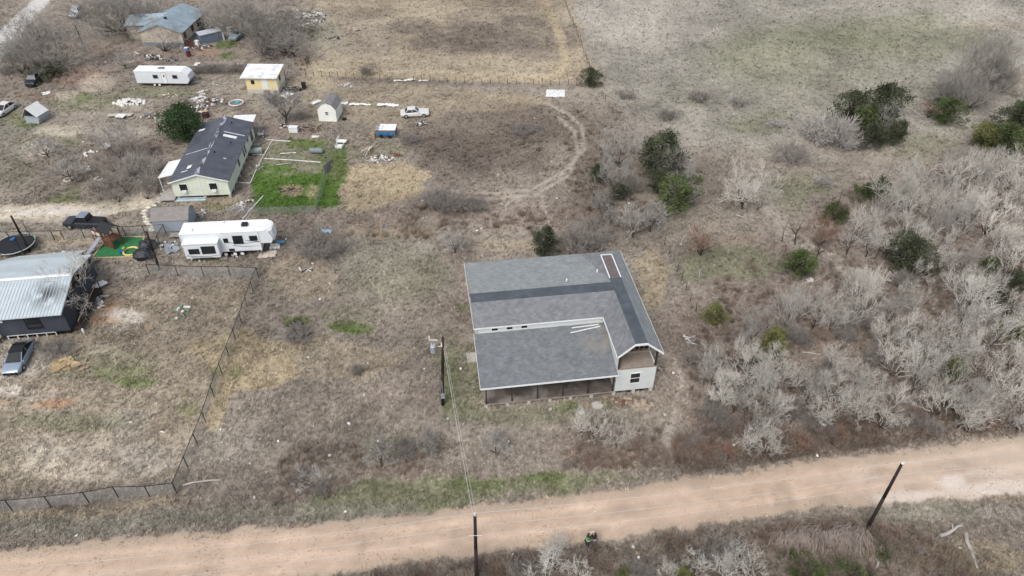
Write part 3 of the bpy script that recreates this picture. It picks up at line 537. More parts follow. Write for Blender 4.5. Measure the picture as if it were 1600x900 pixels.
    q = MB().blob((0, 0, 0), (.35, .3, .16), 5, 9, 5, .2).build('flat_stone', block, loc=G(908, 645)); tag(q, 'small pale stone below the porch step, under the bare tree', 'stone')
main_house()
# ================================================================ utility poles and wires
pole_m = mat('creosoted_pole', (52, 42, 38), .9, .25, 5, aniso=(4, 4, .5)); metal_grey = mat('galvanised', (170, 178, 186), .45, .1, 3, metal=.3)
ceramic = mat('white_ceramic', (225, 225, 222), .3, .04); wire_m = mat('aluminium_wire', (205, 203, 200), .5, .05)
def pole(base, top, label, r0=.16, lean=None, r1=.11):
    b = G(*base); h = hgt(base, top); e = empty('utility_pole', b, 0, label, 'utility pole', 'utility poles')
    t = None
    for k in range(60):       # slight real lean where the head is not plumb over the foot
        pass
    tp = G(top[0], top[1], h); d = tp - b
    MB().tube((0, 0, -.3), (d.x * .5, d.y * .5, h * .5), r0, (r0 + r1) / 2, 10).tube((d.x * .5, d.y * .5, h * .5), (d.x, d.y, h), (r0 + r1) / 2, r1, 10).build('shaft', pole_m, e, smooth=True)
    return e, Vector((d.x, d.y, h)), b + Vector((d.x, d.y, h))
e, d, P1 = pole((691.6, 632.5), (691.8, 527), 'dark utility pole with light grey transformer standing left of the big house')
tr = MB(); tr.tube((0, 0, 0), (0, 0, .75), .27, .27, 14).tube((0, 0, .75), (0, 0, .82), .27, .18, 14).build('transformer', metal_grey, e, smooth=False, loc=(-.42, -.12, d.z - 1.7))
t_ = bpy.data.objects['transformer']
for k in range(2): MB().tube((-.1 + .2 * k, 0, .8), (-.1 + .2 * k, 0, 1.05), .05, .03, 6).build('bushing', ceramic, t_)
MB().tube((0, 0, 0), (.35, -.05, .1), .03).tube((.35, -.05, .05), (.35, -.05, .55), .07, .05, 8).build('fuse_cutout', ceramic, e, loc=(.02, -.05, d.z - 1.1))
MB().tube((0, 0, 0), (-.75, 0, .0), .035).tube((-.7, 0, 0), (-.7, 0, .5), .06, .05, 8).build('arrester', ceramic, e, loc=(.0, 0, d.z - .35))
MB().box(-.16, .16, -.3, -.12, 0, .55).tube((0, -.14, .5), (0, -.14, 2.2), .03).build('meter_box', metal_grey, e, loc=(.12, 0, 1.2))
e2, d2, P2 = pole((744.6, 903), (742, 805), 'dark utility pole rising from the bottom edge of the picture before the dirt road')
MB().tube((0, 0, 0), (0, 0, .28), .09, .06, 8).build('insulator', ceramic, e2, loc=(d2.x, d2.y, d2.z))
MB().tube((-.5, 0, 0), (.5, 0, 0), .02).build('bracket', ceramic, e2, loc=(d2.x * .75, d2.y * .75 - .12, d2.z * .72))
e3, d3, P3 = pole((1356, 824), (1409, 725), 'dark utility pole on the right edge of the dirt road above brown tall grass')
MB().tube((0, 0, 0), (.15, .05, .2), .09, .06, 8).build('insulator', ceramic, e3, loc=(d3.x, d3.y, d3.z))
pole((249, 421), (229, 362), 'dark utility pole standing among black tarps left of the fifth-wheel trailer')
pole((46, 392), (17, 337), 'dark utility pole beside the round trampoline')
e4, d4, P4 = pole((136, 84), (117, 39), 'weathered pole with a pale base near the silver car at upper left', .12, r1=.09)
MB().tube((0, 0, 0), (-.5, .1, 2.2), .17, .16, 8).build('base_sleeve', mat('grey_plastic', (170, 165, 160)), e4)
def wire(name, A, B, sag, label, r=.014, grp='overhead wires'):
    P = []
    for k in range(17):
        t = k / 16; p = A.lerp(B, t); p.z -= sag * 4 * t * (1 - t); P.append(p)
    tag(MB().path(P, r, 4).build(name, wire_m), label, 'wire', grp)
wire('overhead_wire', P1 + Vector((0, 0, -1.2)), P2 + Vector((-.1, 0, -.4)), .35, 'left of two pale wires from the transformer pole to the roadside pole', .018)
wire('overhead_wire', P1 + Vector((.18, 0, -1.5)), P2 + Vector((.15, 0, -.9)), .5, 'right of two pale wires from the transformer pole to the roadside pole', .014)
L0 = P2 + (P2 - P3) * 1.0; R0 = P3 + (P3 - P2) * .8
for k, (dz, nm) in enumerate(((.25, 'top'), (-1.3, 'middle'), (-2.6, 'lowest'))):
    o = Vector((0, 0, dz)); wire('overhead_wire', P2 + o, P3 + o, .5, nm + ' pale wire strung along the dirt road between the two roadside poles', .012)
    wire('overhead_wire', L0 + o, P2 + o, .5, nm + ' pale wire running left along the dirt road from the bottom pole', .012)
    wire('overhead_wire', P3 + o, R0 + o, .5, nm + ' pale wire running off to the right from the pole in the tall grass', .012)
# ================================================================ TREES
def branch_tree(seed, H, R, limbs=4, levels=5, gnarl=.35, trunk_r=.16, fork=.28, kids=(2, 4), up=.25, twig=.012, bushy=False, dense=1.0):
    """one bare tree about H high, R crown radius. -> trunk MB arrays, crown arrays"""
    q = random.Random(seed); T = ([], []); K = ([], [])
    def seg(dst, a, b, r0, r1, n):
        V, F = dst; d = b - a; L = d.length
        if L < 1e-5: return
        d = d / L; u = d.orthogonal().normalized(); w_ = d.cross(u); o = len(V)
        for c, r in ((a, r0), (b, r1)):
            for k in range(n):
                t = 6.28318 * k / n; V.append(tuple(c + (u * math.cos(t) + w_ * math.sin(t)) * r))
        for i in range(n): F.append((o + i, o + (i + 1) % n, o + (i + 1) % n + n, o + i + n))
    def rv(s): return Vector((q.gauss(0, s), q.gauss(0, s), q.gauss(0, s)))
    def grow(p, d, L, r, lev):
        ns = 3 if lev < 3 else 2; dst = T if lev <= 1 else K; n = 6 if lev == 0 else (5 if lev == 1 else 3)
        pts = [(p.copy(), r)]; r_end = r * (.62 if lev < levels else .4)
        for i in range(ns):
            d = (d + rv(gnarl * .45) + Vector((0, 0, up * (.25 if lev else .05)))).normalized()
            p2 = p + d * (L / ns); ra = r + (r_end - r) * (i / ns); rb = r + (r_end - r) * ((i + 1) / ns)
            seg(dst, p, p2, ra, rb, n); p = p2; pts.append((p.copy(), rb))
        if lev >= levels: return
        nk = q.randint(*kids) + (1 if lev >= levels - 2 else 0)
        nk = max(1, round(nk * dense))
        for k in range(nk):
            t = q.uniform(.3, 1.0) if k else 1.0
            i = min(ns - 1, int(t * ns)); a, ra = pts[i]; b, rb = pts[i + 1]; f = t * ns - i; pos = a.lerp(b, min(1, f)); rr = (ra + (rb - ra) * f)
            sp = .45 + .5 * q.random() if k else .25 + .3 * q.random()
            ax = d.orthogonal().normalized(); ax.rotate(Matrix.Rotation(q.uniform(0, 6.283), 3, d)); nd = (d * math.cos(sp) + ax * math.sin(sp)).normalized()
            nd = (nd + Vector((0, 0, up * .3))).normalized()
            grow(pos, nd, L * q.uniform(.62, .88), max(twig, rr * q.uniform(.55, .78)), lev + 1)
    if bushy:
        for k in range(limbs):
            a = 6.283 * (k + q.random() * .8) / limbs; e = q.uniform(.5, 1.35); grow(Vector((math.cos(a) * .15, math.sin(a) * .15, -.1)), Vector((math.cos(a) * math.cos(e), math.sin(a) * math.cos(e), math.sin(e))), H * .42 * q.uniform(.8, 1.15), trunk_r * q.uniform(.5, 1), 1)
    else:
        base = Vector((0, 0, -.15)); lean = Vector((q.gauss(0, .12), q.gauss(0, .12), 1)).normalized(); p = base; r = trunk_r * 1.25; d = lean
        for i in range(3):
            d = (d + rv(.08)).normalized(); p2 = p + d * (H * fork / 3); seg(T, p, p2, r, r * .9, 7); r *= .9; p = p2
        for k in range(limbs):
            a = 6.283 * (k + q.random() * .7) / limbs; e = q.uniform(.45, 1.2) if k else 1.3
            grow(p, Vector((math.cos(a) * math.cos(e), math.sin(a) * math.cos(e), math.sin(e))), H * .30 * q.uniform(.85, 1.15), r * q.uniform(.55, .8), 1)
    # scale the lot to height and crown radius
    A = np.array(T[0] + K[0]); hx = np.percentile(np.hypot(A[:, 0], A[:, 1]), 95); hz = np.percentile(A[:, 2], 99)
    sx, sz = R / hx, H / hz
    for V in (T[0], K[0]):
        for i, v in enumerate(V): V[i] = (v[0] * sx, v[1] * sx, v[2] * sz)
    return T, K
def mesh_of(name, VF, m):
    me = bpy.data.meshes.new(name); me.from_pydata(VF[0], [], VF[1]); me.materials.append(m); me.update(); return me
bark = mat('dark_bark', (88, 78, 70), .95, .3, 3, rand=.15)
def twig_mat(name, rgb, rand=.13): return mat(name, rgb, .9, .2, .9, rand=rand, spec=.15)
tw_pale = twig_mat('lichen_twigs', (213, 208, 198), .17); tw_grey = twig_mat('grey_twigs', (174, 169, 162)); tw_dark = twig_mat('dark_twigs', (118, 108, 100)); tw_brown = twig_mat('brown_twigs', (142, 114, 98)); tw_dead = twig_mat('bleached_wood', (180, 174, 167)); tw_bush = twig_mat('bush_twigs', (152, 145, 138)); tw_dense = twig_mat('smoky_twigs', (154, 149, 141)); tw_big = twig_mat('dull_twigs', (164, 157, 149))
PROTO = {}
def proto(kind, k):
    key = (kind, k)
    if key in PROTO: return PROTO[key]
    s = {'oak': 100, 'grey': 200, 'bush': 300, 'shrub': 400, 'snag': 500, 'brown': 600, 'thin': 700, 'big': 800, 'spiky': 900, 'dense': 1000}[kind] + k
    if kind == 'oak': v = branch_tree(s, 1, .62, 5, 6, .40, .022, .26, (2, 3), .35, .0023); m = tw_pale
    elif kind == 'grey': v = branch_tree(s, 1, .55, 5, 6, .36, .021, .22, (2, 3), .4, .0018); m = tw_grey
    elif kind == 'big': v = branch_tree(s, 1, .7, 7, 6, .36, .026, .16, (2, 3), .3, .0019); m = tw_big
    elif kind == 'dense': v = branch_tree(s, 1, .7, 8, 6, .36, .026, .14, (2, 4), .3, .0017); m = tw_dense
    elif kind == 'bush': v = branch_tree(s, 1, .75, 18, 5, .3, .018, 0, (2, 4), .3, .0042, True); m = tw_bush
    elif kind == 'shrub': v = branch_tree(s, 1, .7, 20, 4, .2, .018, 0, (2, 4), .35, .008, True); m = tw_bush
    elif kind == 'spiky': v = branch_tree(s, 1, .85, 24, 4, .35, .026, 0, (2, 4), .12, .010, True); m = tw_dead
    elif kind == 'snag': v = branch_tree(s, 1, .3, 2, 3, .5, .035, .5, (1, 2), .1, .008); m = tw_dark
    elif kind == 'brown': v = branch_tree(s, 1, .6, 5, 5, .38, .03, .2, (2, 4), .25, .0032); m = tw_brown
    elif kind == 'thin': v = branch_tree(s, 1, .5, 5, 5, .3, .026, .3, (2, 4), .3, .0052); m = tw_grey
    T, K = v
    PROTO[key] = (mesh_of('trunk', T, tw_dead if kind == 'spiky' else bark), mesh_of('crown', K, m)); return PROTO[key]
# evergreen: trunk and leaf sprays
def leaf_mat(name, rgb, var=.45):
    m = mat(name, rgb, .8, var, 2.5, rand=.12, spec=.2); return m
leaf_dark = leaf_mat('cedar_green', (80, 86, 64)); leaf_mid = leaf_mat('juniper_green', (92, 104, 64)); leaf_yel = leaf_mat('olive_green', (120, 122, 74)); leaf_pine = leaf_mat('pine_green', (66, 88, 54))
CED = {}
def cedar(k, kind='cedar'):
    key = (kind, k)
    if key in CED: return CED[key]
    q = random.Random(900 + k + hash(kind) % 1 ); V = []; F = []; TV = MB()
    nclump = {'cedar': 78, 'pine': 150, 'low': 70}[kind]; ht = 1.0
    TV.tube((0, 0, -.05), (0, 0, .5), .035, .025, 6).tube((0, 0, .5), (.02, 0, .9), .025, .008, 5)
    lobes = [(q.uniform(0, 6.283), q.uniform(.75, 1.2)) for _ in range(5)]
    for c in range(nclump):
        z = q.uniform(.08, 1.0) ** .85 if kind != 'low' else q.uniform(.05, .9); a = q.uniform(0, 6.283)
        prof = {'cedar': math.sin(min(1, (1.04 - z) * 2.4) * 1.57) * .45 * (.7 + .3 * min(1, z * 3)), 'pine': math.sqrt(max(.02, 1 - ((z - .5) / .55) ** 2)) * .55, 'low': math.sqrt(max(.02, 1 - z * z)) * .9}[kind]
        lob = 1 + .3 * math.cos(a * 2 + lobes[0][0] + z * 2) + .2 * math.cos(a * 3 + lobes[1][0]); rr = prof * lob * math.sqrt(q.uniform(.15, 1.1))
        cx, cy, cz = math.cos(a) * rr, math.sin(a) * rr, z * (1 if kind != 'low' else .5); cr = q.uniform(.07, .17) * (1.0 if kind != 'pine' else .95)
        TV.tube((0, 0, min(.85, cz * .6)), (cx, cy, cz), .010, .004, 3, False)
        for j in range(62):
            d = Vector((q.gauss(0, 1), q.gauss(0, 1), q.gauss(0, .75) + .25)); d.normalize(); pp = Vector((cx, cy, cz)) + d * cr * q.uniform(.35, 1.05)
            l_ = q.uniform(.03, .06); w_ = l_ * .33; sd_ = d.cross(Vector((q.gauss(0, 1), q.gauss(0, 1), q.gauss(0, 1)))).normalized(); up_ = (d + Vector((q.gauss(0, .5), q.gauss(0, .5), q.gauss(0, .5)))).normalized(); o = len(V)
            V += [tuple(pp - sd_ * w_), tuple(pp + sd_ * w_), tuple(pp + up_ * l_)]; F.append((o, o + 1, o + 2))
    m = bpy.data.meshes.new('trunk'); m.from_pydata(TV.v, [], TV.f); m.materials.append(bark)
    CED[key] = (m, (V, F)); return CED[key]
CM = {}
def cedar_crown(k, kind, m):
    key = (k, kind, m.name)
    if key not in CM: CM[key] = mesh_of('crown', cedar(k, kind)[1], m)
    return CM[key]
LAND = [((858, 520), 'the big grey-roofed house'), ((692, 600), 'the transformer pole'), ((744, 870), 'the bottom-edge pole'), ((1356, 824), 'the right-hand roadside pole'), ((918, 850), 'the two people'), ((350, 385), 'the fifth-wheel trailer'),
        ((315, 250), 'the long dark-roofed mobile home'), ((511, 170), 'the cream barn shed'), ((648, 176), 'the white sedan in the field'), ((922, 126), 'the lone round cedar'), ((1392, 190), 'the big mixed cedar clump'), ((1035, 250), 'the paired cedars'), ((1165, 332), 'the forked oak in the clearing'),
        ((1425, 405), 'the dark cedar in the wood'), ((1250, 425), 'the low cedar beside the dead snag'), ((255, 118), 'the white travel trailer'), ((412, 130), 'the yellow shed'), ((60, 470), 'the black house'), ((265, 40), 'the tan house'), ((52, 180), 'the leaning playhouse'), ((455, 295), 'the bright green pen'), ((868, 146), 'the white sheet in the field'),
        ((1480, 180), 'the cedar with a pink bush'), ((1497, 360), 'the three-stemmed oak'), ((1490, 635), 'the small dark green bush by the road edge'), ((1118, 495), 'the cedar nearest the big house'), ((1300, 890), 'the sprawling juniper'), ((1575, 225), 'the green trees at the right edge'), ((30, 385), 'the trampoline'), ((500, 390), 'the round grey thicket'), ((602, 205), 'the blue-tarped trailer')]
USED = {}
def place_label(desc, px, py, tail=None):
    """desc + where it stands relative to the nearest landmark; keeps every label different"""
    c = sorted(LAND, key=lambda q: math.hypot((q[0][0] - px), (q[0][1] - py) * 1.4))
    dirs = lambda dx, dy: ('just ' if math.hypot(dx, dy) < 45 else '' if math.hypot(dx, dy) < 120 else 'well ') + ('right of' if dx > abs(dy) * 1.3 else 'left of' if -dx > abs(dy) * 1.3 else 'behind' if dy < 0 and abs(dx) < abs(dy) * .5 else 'in front of' if dy > 0 and abs(dx) < abs(dy) * .5 else ('behind and ' if dy < 0 else 'in front and ') + ('right of' if dx > 0 else 'left of'))
    for (lx, ly), nm in c[:5]:
        s = f"{desc} {dirs(px - lx, py - ly)} {nm}"
        if s not in USED and len(s.split()) <= 16: USED[s] = 1; return s
    for (lx, ly), nm in c[:3]:
        for o in ('second', 'third', 'fourth', 'fifth', 'sixth', 'seventh', 'eighth', 'ninth'):
            s = f"{o} {desc} {dirs(px - lx, py - ly)} {nm}"
            if s not in USED and len(s.split()) <= 16: USED[s] = 1; return s
    return s
VAR = {'oak': 8, 'grey': 4, 'bush': 3, 'shrub': 3, 'snag': 3, 'brown': 2, 'thin': 3, 'big': 2, 'spiky': 2, 'dense': 2}
RAT = {'oak': .62, 'grey': .55, 'big': .7, 'dense': .7, 'bush': .75, 'shrub': .7, 'spiky': .85, 'snag': .3, 'brown': .6, 'thin': .5}
NAME = {'oak': 'bare_tree', 'grey': 'bare_tree', 'big': 'bare_tree', 'dense': 'bare_tree', 'bush': 'bare_thicket', 'shrub': 'bare_shrub', 'spiky': 'dead_bush', 'snag': 'dead_tree', 'brown': 'brown_tree', 'thin': 'bare_sapling'}
CAT = {'bare_tree': 'tree', 'bare_thicket': 'bush', 'bare_shrub': 'shrub', 'dead_bush': 'bush', 'dead_tree': 'tree', 'brown_tree': 'tree', 'bare_sapling': 'tree', 'cedar': 'tree', 'juniper': 'bush', 'pine_tree': 'tree'}
rt = random.Random(11)
def tree(kind, cx, cy, r, desc=None, group=None, H=None, sq=1.0, label=None, foot=False):
    """cx,cy: crown centre in the photo, r: crown radius in photo px (foot=True: cx,cy is the trunk foot)"""
    evergreen = kind in ('cedar', 'pine', 'low', 'cedar_y', 'cedar_m')
    rad = r / ppm(cx, cy) * ((1.0 if kind == 'pine' else 1.14) if evergreen else 1.26); H = H * (1.0 if kind != 'low' else 1.7) if (H and evergreen and kind != 'pine') else H
    if evergreen:
        shape = {'cedar_y': 'cedar', 'cedar_m': 'cedar'}.get(kind, kind); rr = {'cedar': .45, 'pine': .55, 'low': .9}[shape]
        s = rad / (rr * 1.12); H = H or s * {'cedar': 1.0, 'pine': .85, 'low': .6}[shape]; k = rt.randrange(3)
        me = (cedar(k, shape)[0], cedar_crown(k, shape, {'cedar': leaf_dark, 'pine': leaf_pine, 'low': leaf_mid, 'cedar_y': leaf_yel, 'cedar_m': leaf_mid}[kind])); nm = {'low': 'juniper', 'pine': 'pine_tree'}.get(kind, 'cedar'); hc = H * .5
        sc = (s, s, H)
    else:
        k = rt.randrange(VAR[kind]); me = proto(kind, k); s = rad / RAT[kind]; H = H or (min(max(s, rad * 2.1), 7.5) if kind in ('oak', 'grey', 'thin', 'big', 'dense') else min(s, 7.5))
        sc = (s, s, H); nm = NAME[kind]; hc = H * (.62 if kind not in ('bush', 'shrub', 'spiky') else .4)
    p = G(cx, cy) if foot else G(cx, cy, hc); p.z = 0
    f = proj(np.array(p))
    o = empty(nm, p, rt.uniform(0, 6.283), label or place_label(desc or 'bare grey tree', float(f[0]), float(f[1])), CAT[nm], group); o.scale = sc
    for part, m in zip(('trunk', 'crown'), me):
        c = bpy.data.objects.new(part, m); COL.objects.link(c); c.parent = o
    return o
WOOD = 'bare trees of the wood'
wood = [(1375, 330, 24), (1402, 285, 26), (1345, 348, 22), (1362, 372, 20), (1420, 332, 26), (1440, 287, 28), (1472, 292, 26), (1500, 268, 20), (1503, 310, 26), (1532, 298, 24), (1527, 262, 26), (1572, 250, 24), (1498, 340, 30), (1555, 330, 24), (1592, 300, 24), (1562, 362, 24), (1594, 355, 24), (1484, 402, 22), (1516, 395, 24), (1584, 402, 22), (1548, 440, 27), (1452, 378, 20), (1392, 372, 22), (1330, 375, 16), (1470, 345, 20),
        (1108, 556, 24), (1132, 598, 26), (1164, 545, 26), (1168, 590, 26), (1197, 612, 26), (1236, 480, 27), (1218, 562, 24), (1262, 470, 24), (1295, 465, 22), (1328, 480, 26), (1360, 455, 26), (1400, 478, 22), (1424, 505, 26), (1436, 468, 20), (1452, 522, 26), (1472, 550, 22), (1492, 528, 27), (1516, 498, 26), (1542, 560, 30), (1522, 460, 30), (1562, 512, 27), (1582, 602, 27), (1547, 620, 30), (1503, 603, 30), (1512, 640, 22), (1402, 560, 24), (1372, 600, 27), (1342, 588, 24), (1305, 602, 22), (1272, 602, 22), (1243, 590, 22), (1283, 640, 20), (1342, 640, 22), (1385, 650, 22), (1408, 622, 24), (1192, 650, 24), (1180, 682, 22), (1207, 690, 20), (1592, 552, 26), (1440, 590, 24), (1590, 470, 22), (1570, 640, 22), (1620, 500, 26), (1620, 600, 26), (1640, 400, 24), (1630, 330, 24), (1310, 560, 18), (1150, 620, 20), (1395, 520, 22), (1120, 575, 22), (1150, 570, 22), (1210, 590, 22), (1180, 560, 22), (1228, 455, 20), (1278, 490, 22), (1310, 490, 20), (1380, 470, 22), (1415, 450, 18), (1345, 440, 20), (1480, 510, 22), (1505, 545, 24), (1530, 530, 24), (1560, 590, 24), (1480, 620, 24), (1525, 650, 20), (1400, 590, 22), (1360, 620, 22), (1320, 620, 20), (1290, 620, 20), (1260, 620, 18), (1220, 630, 20), (1160, 665, 20), (1200, 670, 18), (1440, 560, 20), (1575, 480, 22), (1545, 480, 22), (1500, 430, 22), (1530, 375, 22), (1460, 320, 22), (1400, 310, 22), (1360, 350, 18), (1425, 350, 20), (1520, 325, 22), (1575, 320, 22), (1590, 380, 22), (1490, 370, 20), (1550, 280, 20), (1590, 270, 20), (1440, 420, 16), (1470, 440, 18), (1415, 530, 18), (1600, 650, 20), (1575, 655, 20), (1130, 620, 20), (1170, 625, 22)]
for i, (x, y, r) in enumerate(wood):
    if i > 72 and i % 3 == 0: continue
    jt = rt.uniform(.85, 1.2); tree('oak' if (i * 7) % 6 else 'grey', x + rt.uniform(-3, 3), y, r * jt, ['pale grey bare oak', 'small pale bare oak', 'broad pale bare oak'][0 if .95 < jt < 1.08 else 1 if jt <= .95 else 2], WOOD)
for x, y, r in [(1112, 640, 20), (1130, 660, 18), (1270, 665, 14), (1090, 690, 16), (1320, 520, 18), (1250, 525, 18), (1345, 500, 18), (1290, 580, 14), (1225, 520, 16), (1410, 440, 16), (1085, 560, 18), (1240, 640, 14), (1370, 560, 18), (1300, 675, 12), (1420, 655, 14), (1455, 668, 16)]: tree('bush', x, y, r, 'low grey thicket of bare twigs', 'low bare thickets')
tree('grey', 1182, 500, 26, 'dense dark grey tree', WOOD); tree('grey', 1165, 520, 20, 'dense dark grey tree', WOOD); tree('grey', 1540, 250, 22, 'dense grey tree', WOOD); tree('grey', 1500, 250, 24, 'dense grey tree', WOOD)
for x, y, r in [(1100, 700, 20), (1140, 705, 16), (1310, 670, 16), (1560, 660, 22), (1250, 690, 14)]: tree('brown', x, y, r, 'low rusty brown scrub tree', 'rusty scrub by the road', H=1.6)
# clearing and field trees
tree('oak', 1172, 286, 34, label='forked pale oak standing alone in the clearing over a fallen log', H=6.2); tree('oak', 1190, 300, 22, label='smaller pale oak close on the right of the forked clearing oak', H=4.5)
tree('brown', 1100, 372, 24, label='reddish brown leafless tree right of the wire fence behind the big house')
tree('thin', 1020, 333, 20, 'small pale tree'); tree('thin', 992, 343, 20, 'small pale tree'); tree('thin', 940, 312, 14, 'thin pale sapling'); tree('thin', 1070, 290, 22, 'thin grey tree'); tree('thin', 957, 335, 12, 'thin pale sapling')
tree('grey', 975, 222, 36, label='wide hazy grey tree left of the paired cedars', H=6.5); tree('grey', 960, 262, 26, label='grey tree under the wide hazy one, left of the paired cedars'); tree('bush', 985, 290, 18, 'grey twig thicket')
tree('cedar', 1033, 243, 34, label='upper and larger of two dark cedars right of the hazy grey tree', H=6); tree('spiky', 1045, 252, 26, label='dead bleached branches over the upper of the two dark cedars', H=5)
tree('cedar_m', 1060, 303, 28, label='lower of two cedars, full and green to the ground', H=5); tree('cedar', 936, 272, 13, label='small dark cedar at the foot of the grey trees near the wheel tracks'); tree('cedar', 968, 300, 12, label='small green cedar below the wide hazy grey tree'); tree('cedar', 1030, 285, 16, label='dark low cedar between the two paired cedars')
tree('shrub', 1094, 150, 17, label='grey upright shrub in the middle of three in the far field', H=2); tree('shrub', 980, 148, 13, label='small grey shrub left of three in the far field', H=1.4); tree('shrub', 1044, 180, 15, 'wispy grey shrub', H=1.8); tree('shrub', 1156, 160, 14, label='low grey shrub right of three in the far field', H=1.2); tree('spiky', 1214, 193, 14, label='flat dead brush heap in the open field', H=.6)
tree('spiky', 1295, 205, 30, label='large spiky dead grey bush in front of the mixed cedar clump', H=4); tree('spiky', 1318, 215, 24, label='spiky dead grey bush right beside the largest one', H=3.2); tree('bush', 1240, 240, 26, label='round dark grey bush standing alone left of the spiky dead bush', H=2.6)
tree('cedar', 1330, 172, 22, label='dark cedar at the back left of the mixed cedar clump', H=5.5); tree('cedar', 1380, 170, 30, label='tallest dark cedar of the mixed clump', H=7); tree('cedar_m', 1352, 190, 22, label='mid green cedar in the middle of the mixed clump', H=5); tree('grey', 1385, 180, 28, label='bare grey tree tangled in the tallest cedar of the clump', H=6); tree('cedar', 1402, 208, 16, label='dark low cedar at the right foot of the mixed clump'); tree('cedar', 1365, 212, 22, label='dark cedar at the front foot of the mixed clump', H=3.5); tree('shrub', 1350, 225, 16, 'low brown twig shrub', H=1)
tree('dense', 1542, 85, 36, label='tallest bare dark grey tree in the far right field', H=10); tree('dense', 1525, 135, 42, label='broad grey bare tree below the tallest one at far right', H=6); tree('dense', 1490, 132, 30, label='grey bare tree left of the broad one at far right', H=5); tree('bush', 1560, 125, 30, 'grey bare tree', H=5)
tree('cedar_m', 1484, 175, 21, label='bright green cedar beside a pink bush below the far grey trees', H=4); tree('brown', 1455, 172, 18, label='pinkish bare bush left of the bright green cedar', H=2.2)
tree('spiky', 1289, 283, 14, label='small dark brush heap in the clearing with a log beside it', H=1.3)
tree('cedar_y', 1540, 212, 22, label='yellow-green cedar left of the green trees at the right edge', H=3.6); tree('cedar_m', 1575, 218, 24, 'green cedar', H=4.5); tree('cedar', 1592, 190, 26, 'dark green cedar', H=5); tree('cedar_m', 1605, 172, 18, 'green cedar')
tree('low', 1363, 288, 22, label='bright green leaning cedar on the near-left edge of the wood', H=2.4); tree('low', 1386, 275, 14, label='bright green cedar top above the leaning one', H=2.4); tree('low', 1310, 318, 22, label='flat-topped bright green cedar at the wood edge', H=3)
tree('cedar', 1425, 397, 32, label='dark green spreading cedar in the heart of the wood', H=4.2); tree('cedar_m', 1250, 412, 24, label='green cedar beside the dead snag in the clearing', H=3.2)
tree('cedar_m', 1548, 415, 12, 'small green cedar'); tree('cedar_y', 1597, 518, 22, label='yellow-green cedar cut by the right edge beside the wood'); tree('cedar_y', 1118, 492, 16, label='small yellow-green cedar at the left end of the wood'); tree('cedar_y', 1210, 536, 20, label='low yellow-green cedar among the pale oaks', H=2.6); tree('cedar_y', 1492, 577, 18, label='yellow-green cedar half hidden under pale branches', H=2.5); tree('cedar', 1488, 634, 11, label='small very dark green bush near the road below the wood'); tree('cedar', 1180, 575, 14, 'dark green cedar'); tree('cedar', 1560, 470, 16, 'dark green cedar'); tree('cedar', 1590, 440, 16, 'dark green cedar')
tree('brown', 1287, 362, 22, label='brown-leaved tree left of the pale oaks by the snags', H=4)
tree('snag', 1222, 378, 9, label='tall thin bare snag left of two in the clearing', H=3.6, foot=True); tree('snag', 1243, 382, 14, label='crooked dead tree right of the thin snag', H=4.5, foot=True); tree('snag', 1270, 418, 20, label='grey dead tree rising out of the green cedar', H=4.5, foot=True)
for x, y in ((1322, 398), (1367, 404), (1420, 362), (1512, 366), (1558, 402), (1270, 520), (1195, 520)): tree('snag', x, y, 8, 'dark bare stem', 'dark stems in the wood', H=4, foot=True)
# around the house
tree('bush', 908, 374, 38, label='large rounded grey bush behind the back roof of the big house', H=4); tree('cedar', 852, 381, 20, label='dark cedar behind the middle of the big house roof', H=4)
tree('oak', 928, 662, 26, label='left of two pale bare trees in front of the porch', H=4.2); tree('oak', 968, 672, 24, label='right of two pale bare trees in front of the white wall', H=4.2); tree('thin', 592, 706, 20, label='small pale tree left of the row below the transformer pole', H=3.4); tree('bush', 634, 705, 18, label='low grey twig bush between two small trees below the transformer pole', H=1.6); tree('thin', 668, 690, 16, 'small grey tree', H=3); tree('thin', 776, 692, 20, label='small grey tree right of the double wires', H=3.4); tree('oak', 484, 742, 22, label='pale bare tree lower left above the dirt road', H=3.4); tree('bush', 470, 745, 15, 'low grey twig bush', H=1.4); tree('bush', 505, 760, 14, 'low grey twig bush', H=1.2)
tree('thin', 710, 375, 18, label='small bare tree with a dark stem behind the left roof corner', H=3); tree('bush', 500, 385, 36, label='round grey thicket alone in the middle field', H=2.6); tree('bush', 690, 312, 30, label='spreading dark grey bush at the end of the wheel tracks', H=2.8); tree('bush', 745, 320, 18, 'faint grey scrub', H=1.4); tree('bush', 820, 203, 22, label='faint grey bush in the middle of the mown field', H=1.2); tree('shrub', 466, 522, 20, 'grey-brown shrub', H=1.2); tree('low', 460, 503, 15, label='green weedy bush in the middle field near the fence', H=.6); tree('shrub', 557, 580, 9, 'low brown shrub', H=1.2); tree('bush', 640, 218, 14, 'low brown bush', H=.9)
tree('cedar', 922, 122, 14, label='lone round cedar at the corner of the far wire fence', H=3.2)
tree('shrub', 572, 112, 9, 'thin brown shrub', H=1.6); tree('bush', 1100, 100, 6, 'tiny scrub', H=.7) if False else None
